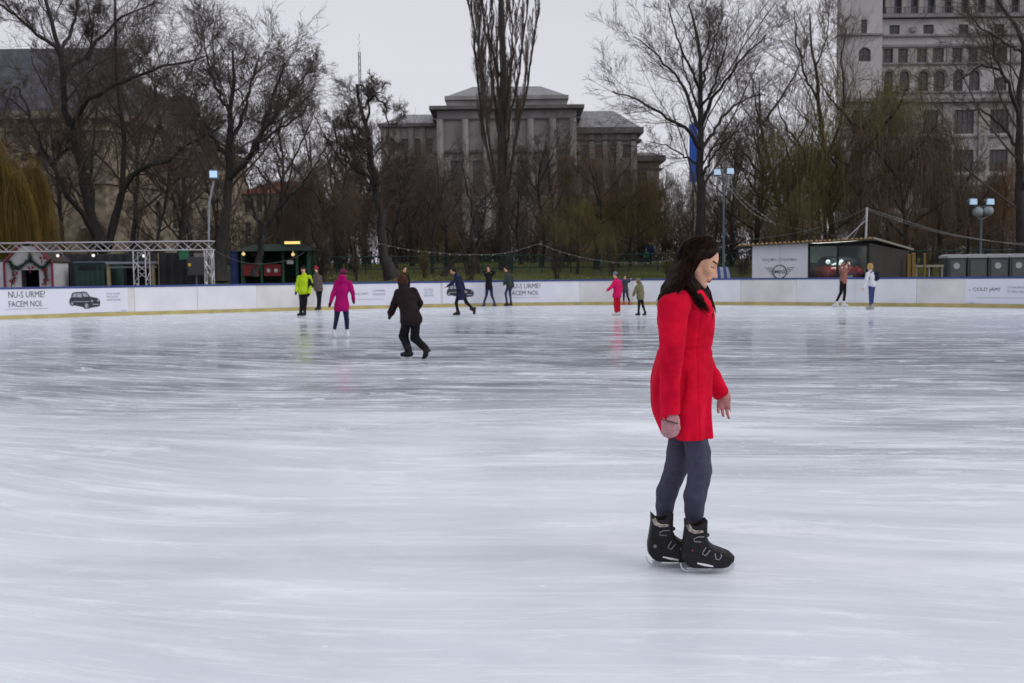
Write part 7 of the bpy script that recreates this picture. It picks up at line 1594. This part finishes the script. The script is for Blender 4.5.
# children
person('child in a cerise jacket, red trousers, grey hat and white skates, arm held out left', dict(foot=(616.6, 315.6), head=(615.2, 275.2), neck=(616.4, 279.6), pelvis=(617, 294.4), sl=(614.4, 281.6, -.12), el=(611.2, 287.2, -.16), hl=(607.6, 290.4, -.18), sr=(619.8, 281.4, .12), er=(620.9, 287.6, .12), hr=(620.6, 293.6, .1), kl=(615.4, 304), al=(616, 312.4), tl=(613.4, 315, -.05), kr=(618.6, 304), ar=(619, 312), tr=(616.6, 315, -.05)),
       (CERI, REDT, None), face=(-.9, -.5, 0), hat=c_('grey_blue_knit', (.16, .20, .26)), puff=.03, coat_len=.05, boots=WBOOT, extra=dict(flare=1.3))
person('child in dark clothes with red boots half hidden behind the cerise jacket', dict(foot=(626, 304.4), head=(624.8, 277.4), neck=(625, 280.4), pelvis=(625.4, 290.4), sl=(622.9, 281.8), el=(622, 286), hl=(622.4, 290), sr=(627.3, 281.8), er=(629.2, 281.6), hr=(630.4, 279.6), kl=(623.8, 296), al=(623.8, 302), tl=(622, 304, -.1), kr=(627.6, 296), ar=(629.4, 301.8), tr=(630.6, 304, -.1)),
       (c_('charcoal_top', (.05, .05, .065)), NAVY, None), face=(.1, -1, 0), haircol=(.03, .02, .015), puff=.02, boots=RBOOT)
person('small child in an olive hooded jacket and black trousers skating left', dict(foot=(640, 315.8), head=(637.6, 281.2), neck=(638.8, 285), pelvis=(640.4, 298), sl=(636.8, 287, -.1), el=(635, 291.6, -.12), hl=(633.2, 295.6, -.12), sr=(641.9, 287, .1), er=(642.9, 292.4, .1), hr=(642.6, 297, .08), kl=(639, 305.6), al=(638.6, 312), tl=(635, 315, -.05), kr=(643, 306), ar=(645, 312.4), tr=(643.6, 315, -.05)),
       (OLV, BLK, None), face=(-1, -.2, 0), hood='up', puff=.045, wide=1.2)
# right pair
p12 = person('person in a salmon top and dark leggings, hands raised to the dark hat, white skates', dict(foot=(840.6, 307.2), head=(845, 264.6), neck=(844.4, 268.8), pelvis=(843.2, 281.6), sl=(841.4, 271, -.12), el=(839.8, 267.6, -.2), hl=(843.2, 264.2, -.16), sr=(847.2, 271, .12), er=(849.2, 267.4, .05), hr=(848.2, 264, -.02), kl=(841, 292.4, -.05), al=(836.6, 301.8), tl=(832.8, 305), kr=(844.8, 292.6, .05), ar=(843.6, 303), tr=(848, 306)),
       (SALM, BLK, None), face=(.9, -.5, 0), S=1.02, hat=c_('dark_hat', (.02, .02, .028)), puff=.012, boots=WBOOT)
r = person('blonde person in a white jumper and blue trousers with a dark backpack, gliding left', dict(foot=(870, 310), head=(869.8, 266.6), neck=(870.6, 271.2), pelvis=(871.8, 284), sl=(867.8, 273.6, -.12), el=(866, 281.4, -.16), hl=(863.4, 288, -.2), sr=(873, 273.6, .12), er=(874.4, 280.4, .14), hr=(871.6, 285.4, .2), kl=(870.4, 296.4, -.05), al=(870.8, 306.4, -.03), tl=(866.4, 309), kr=(872.4, 296.6, .06), ar=(872, 306, .08), tr=(868.4, 309, .08)),
       (WHT, BLT, None), face=(-1, .35, 0), S=1.02, hair='bob', haircol=(.42, .27, .10), puff=.02, boots=c_('pale_boot', (.35, .33, .32)))
J = r[1]; bp_ = J['neck'] * .55 + J['pelvis'] * .45 + np.array((.19, .0, .03)); bpk = empty('backpack', bp_ + (0, 0, -.2), 'small dark round backpack worn by the blonde person in white', 'backpack')
sd = SD(*[axis([(bp_[i] - .25, bp_[i] + .25, .014)]) for i in range(3)]); sd.ell(bp_, (.09, .15, .19), None, .02); sd.ell(bp_ + (.06, 0, -.05), (.06, .11, .10), None, .02); link('bag', sd.mesh(c_('dark_nylon', (.02, .024, .05))), bpk)
mb = MB()
for dy in (-.11, .11): mb.tube([bp_ + (-.06, dy, .14), bp_ + (-.20, dy * 1.1, .17), bp_ + (-.33, dy * 1.1, .06), bp_ + (-.30, dy * 1.1, -.10), bp_ + (-.06, dy, -.14)], .018, 5)
mb.build('strap', c_('strap_dark', (.02, .024, .05)), bpk)

# walkers on the lawn far behind
def walker(px, Y, h, label, cols, face, boots=BOOTB, **k):
    x = xpx(px, Y, 262); z = gz(x, Y); z2 = lambda f: z + h * f; jj = {}
    def pt(dx, f, dy=0): p = np.array((x + dx * h / 1.7, Y + dy * h / 1.7, z2(f))); a, b = proj(p); return (a, b, dy * h / 1.7)
    J = dict(foot=proj((x, Y, z)), head=pt(0, .93), neck=pt(0, .84), pelvis=pt(0, .52), sl=pt(-.18, .80), el=pt(-.23, .63), hl=pt(-.22, .48, -.1), sr=pt(.18, .80), er=pt(.23, .63), hr=pt(.22, .48, .1), kl=pt(-.09, .28, -.12), al=pt(-.1, .07, -.1), tl=pt(-.1, .02, -.3), kr=pt(.09, .28, .06), ar=pt(.1, .07, .12), tr=pt(.1, .02, -.1))
    person(label, J, cols, face=face, S=h / 1.7, Y=Y, zg=z, skates=False, boots=boots, v=.03, **k)
walker(649.6, 72, 1.72, 'walker in a blue coat on the lawn behind the rink', (c_('blue_coat', (.03, .04, .12)), BLK, None), (-.3, -1, 0), coat_len=.15)
walker(646.2, 71, 1.2, 'child in a green coat and pale hat beside the blue coated walker', (c_('green_coat', (.04, .18, .09)), BLK, None), (-.3, -1, 0), hat=c_('pale_knit', (.5, .5, .5)))
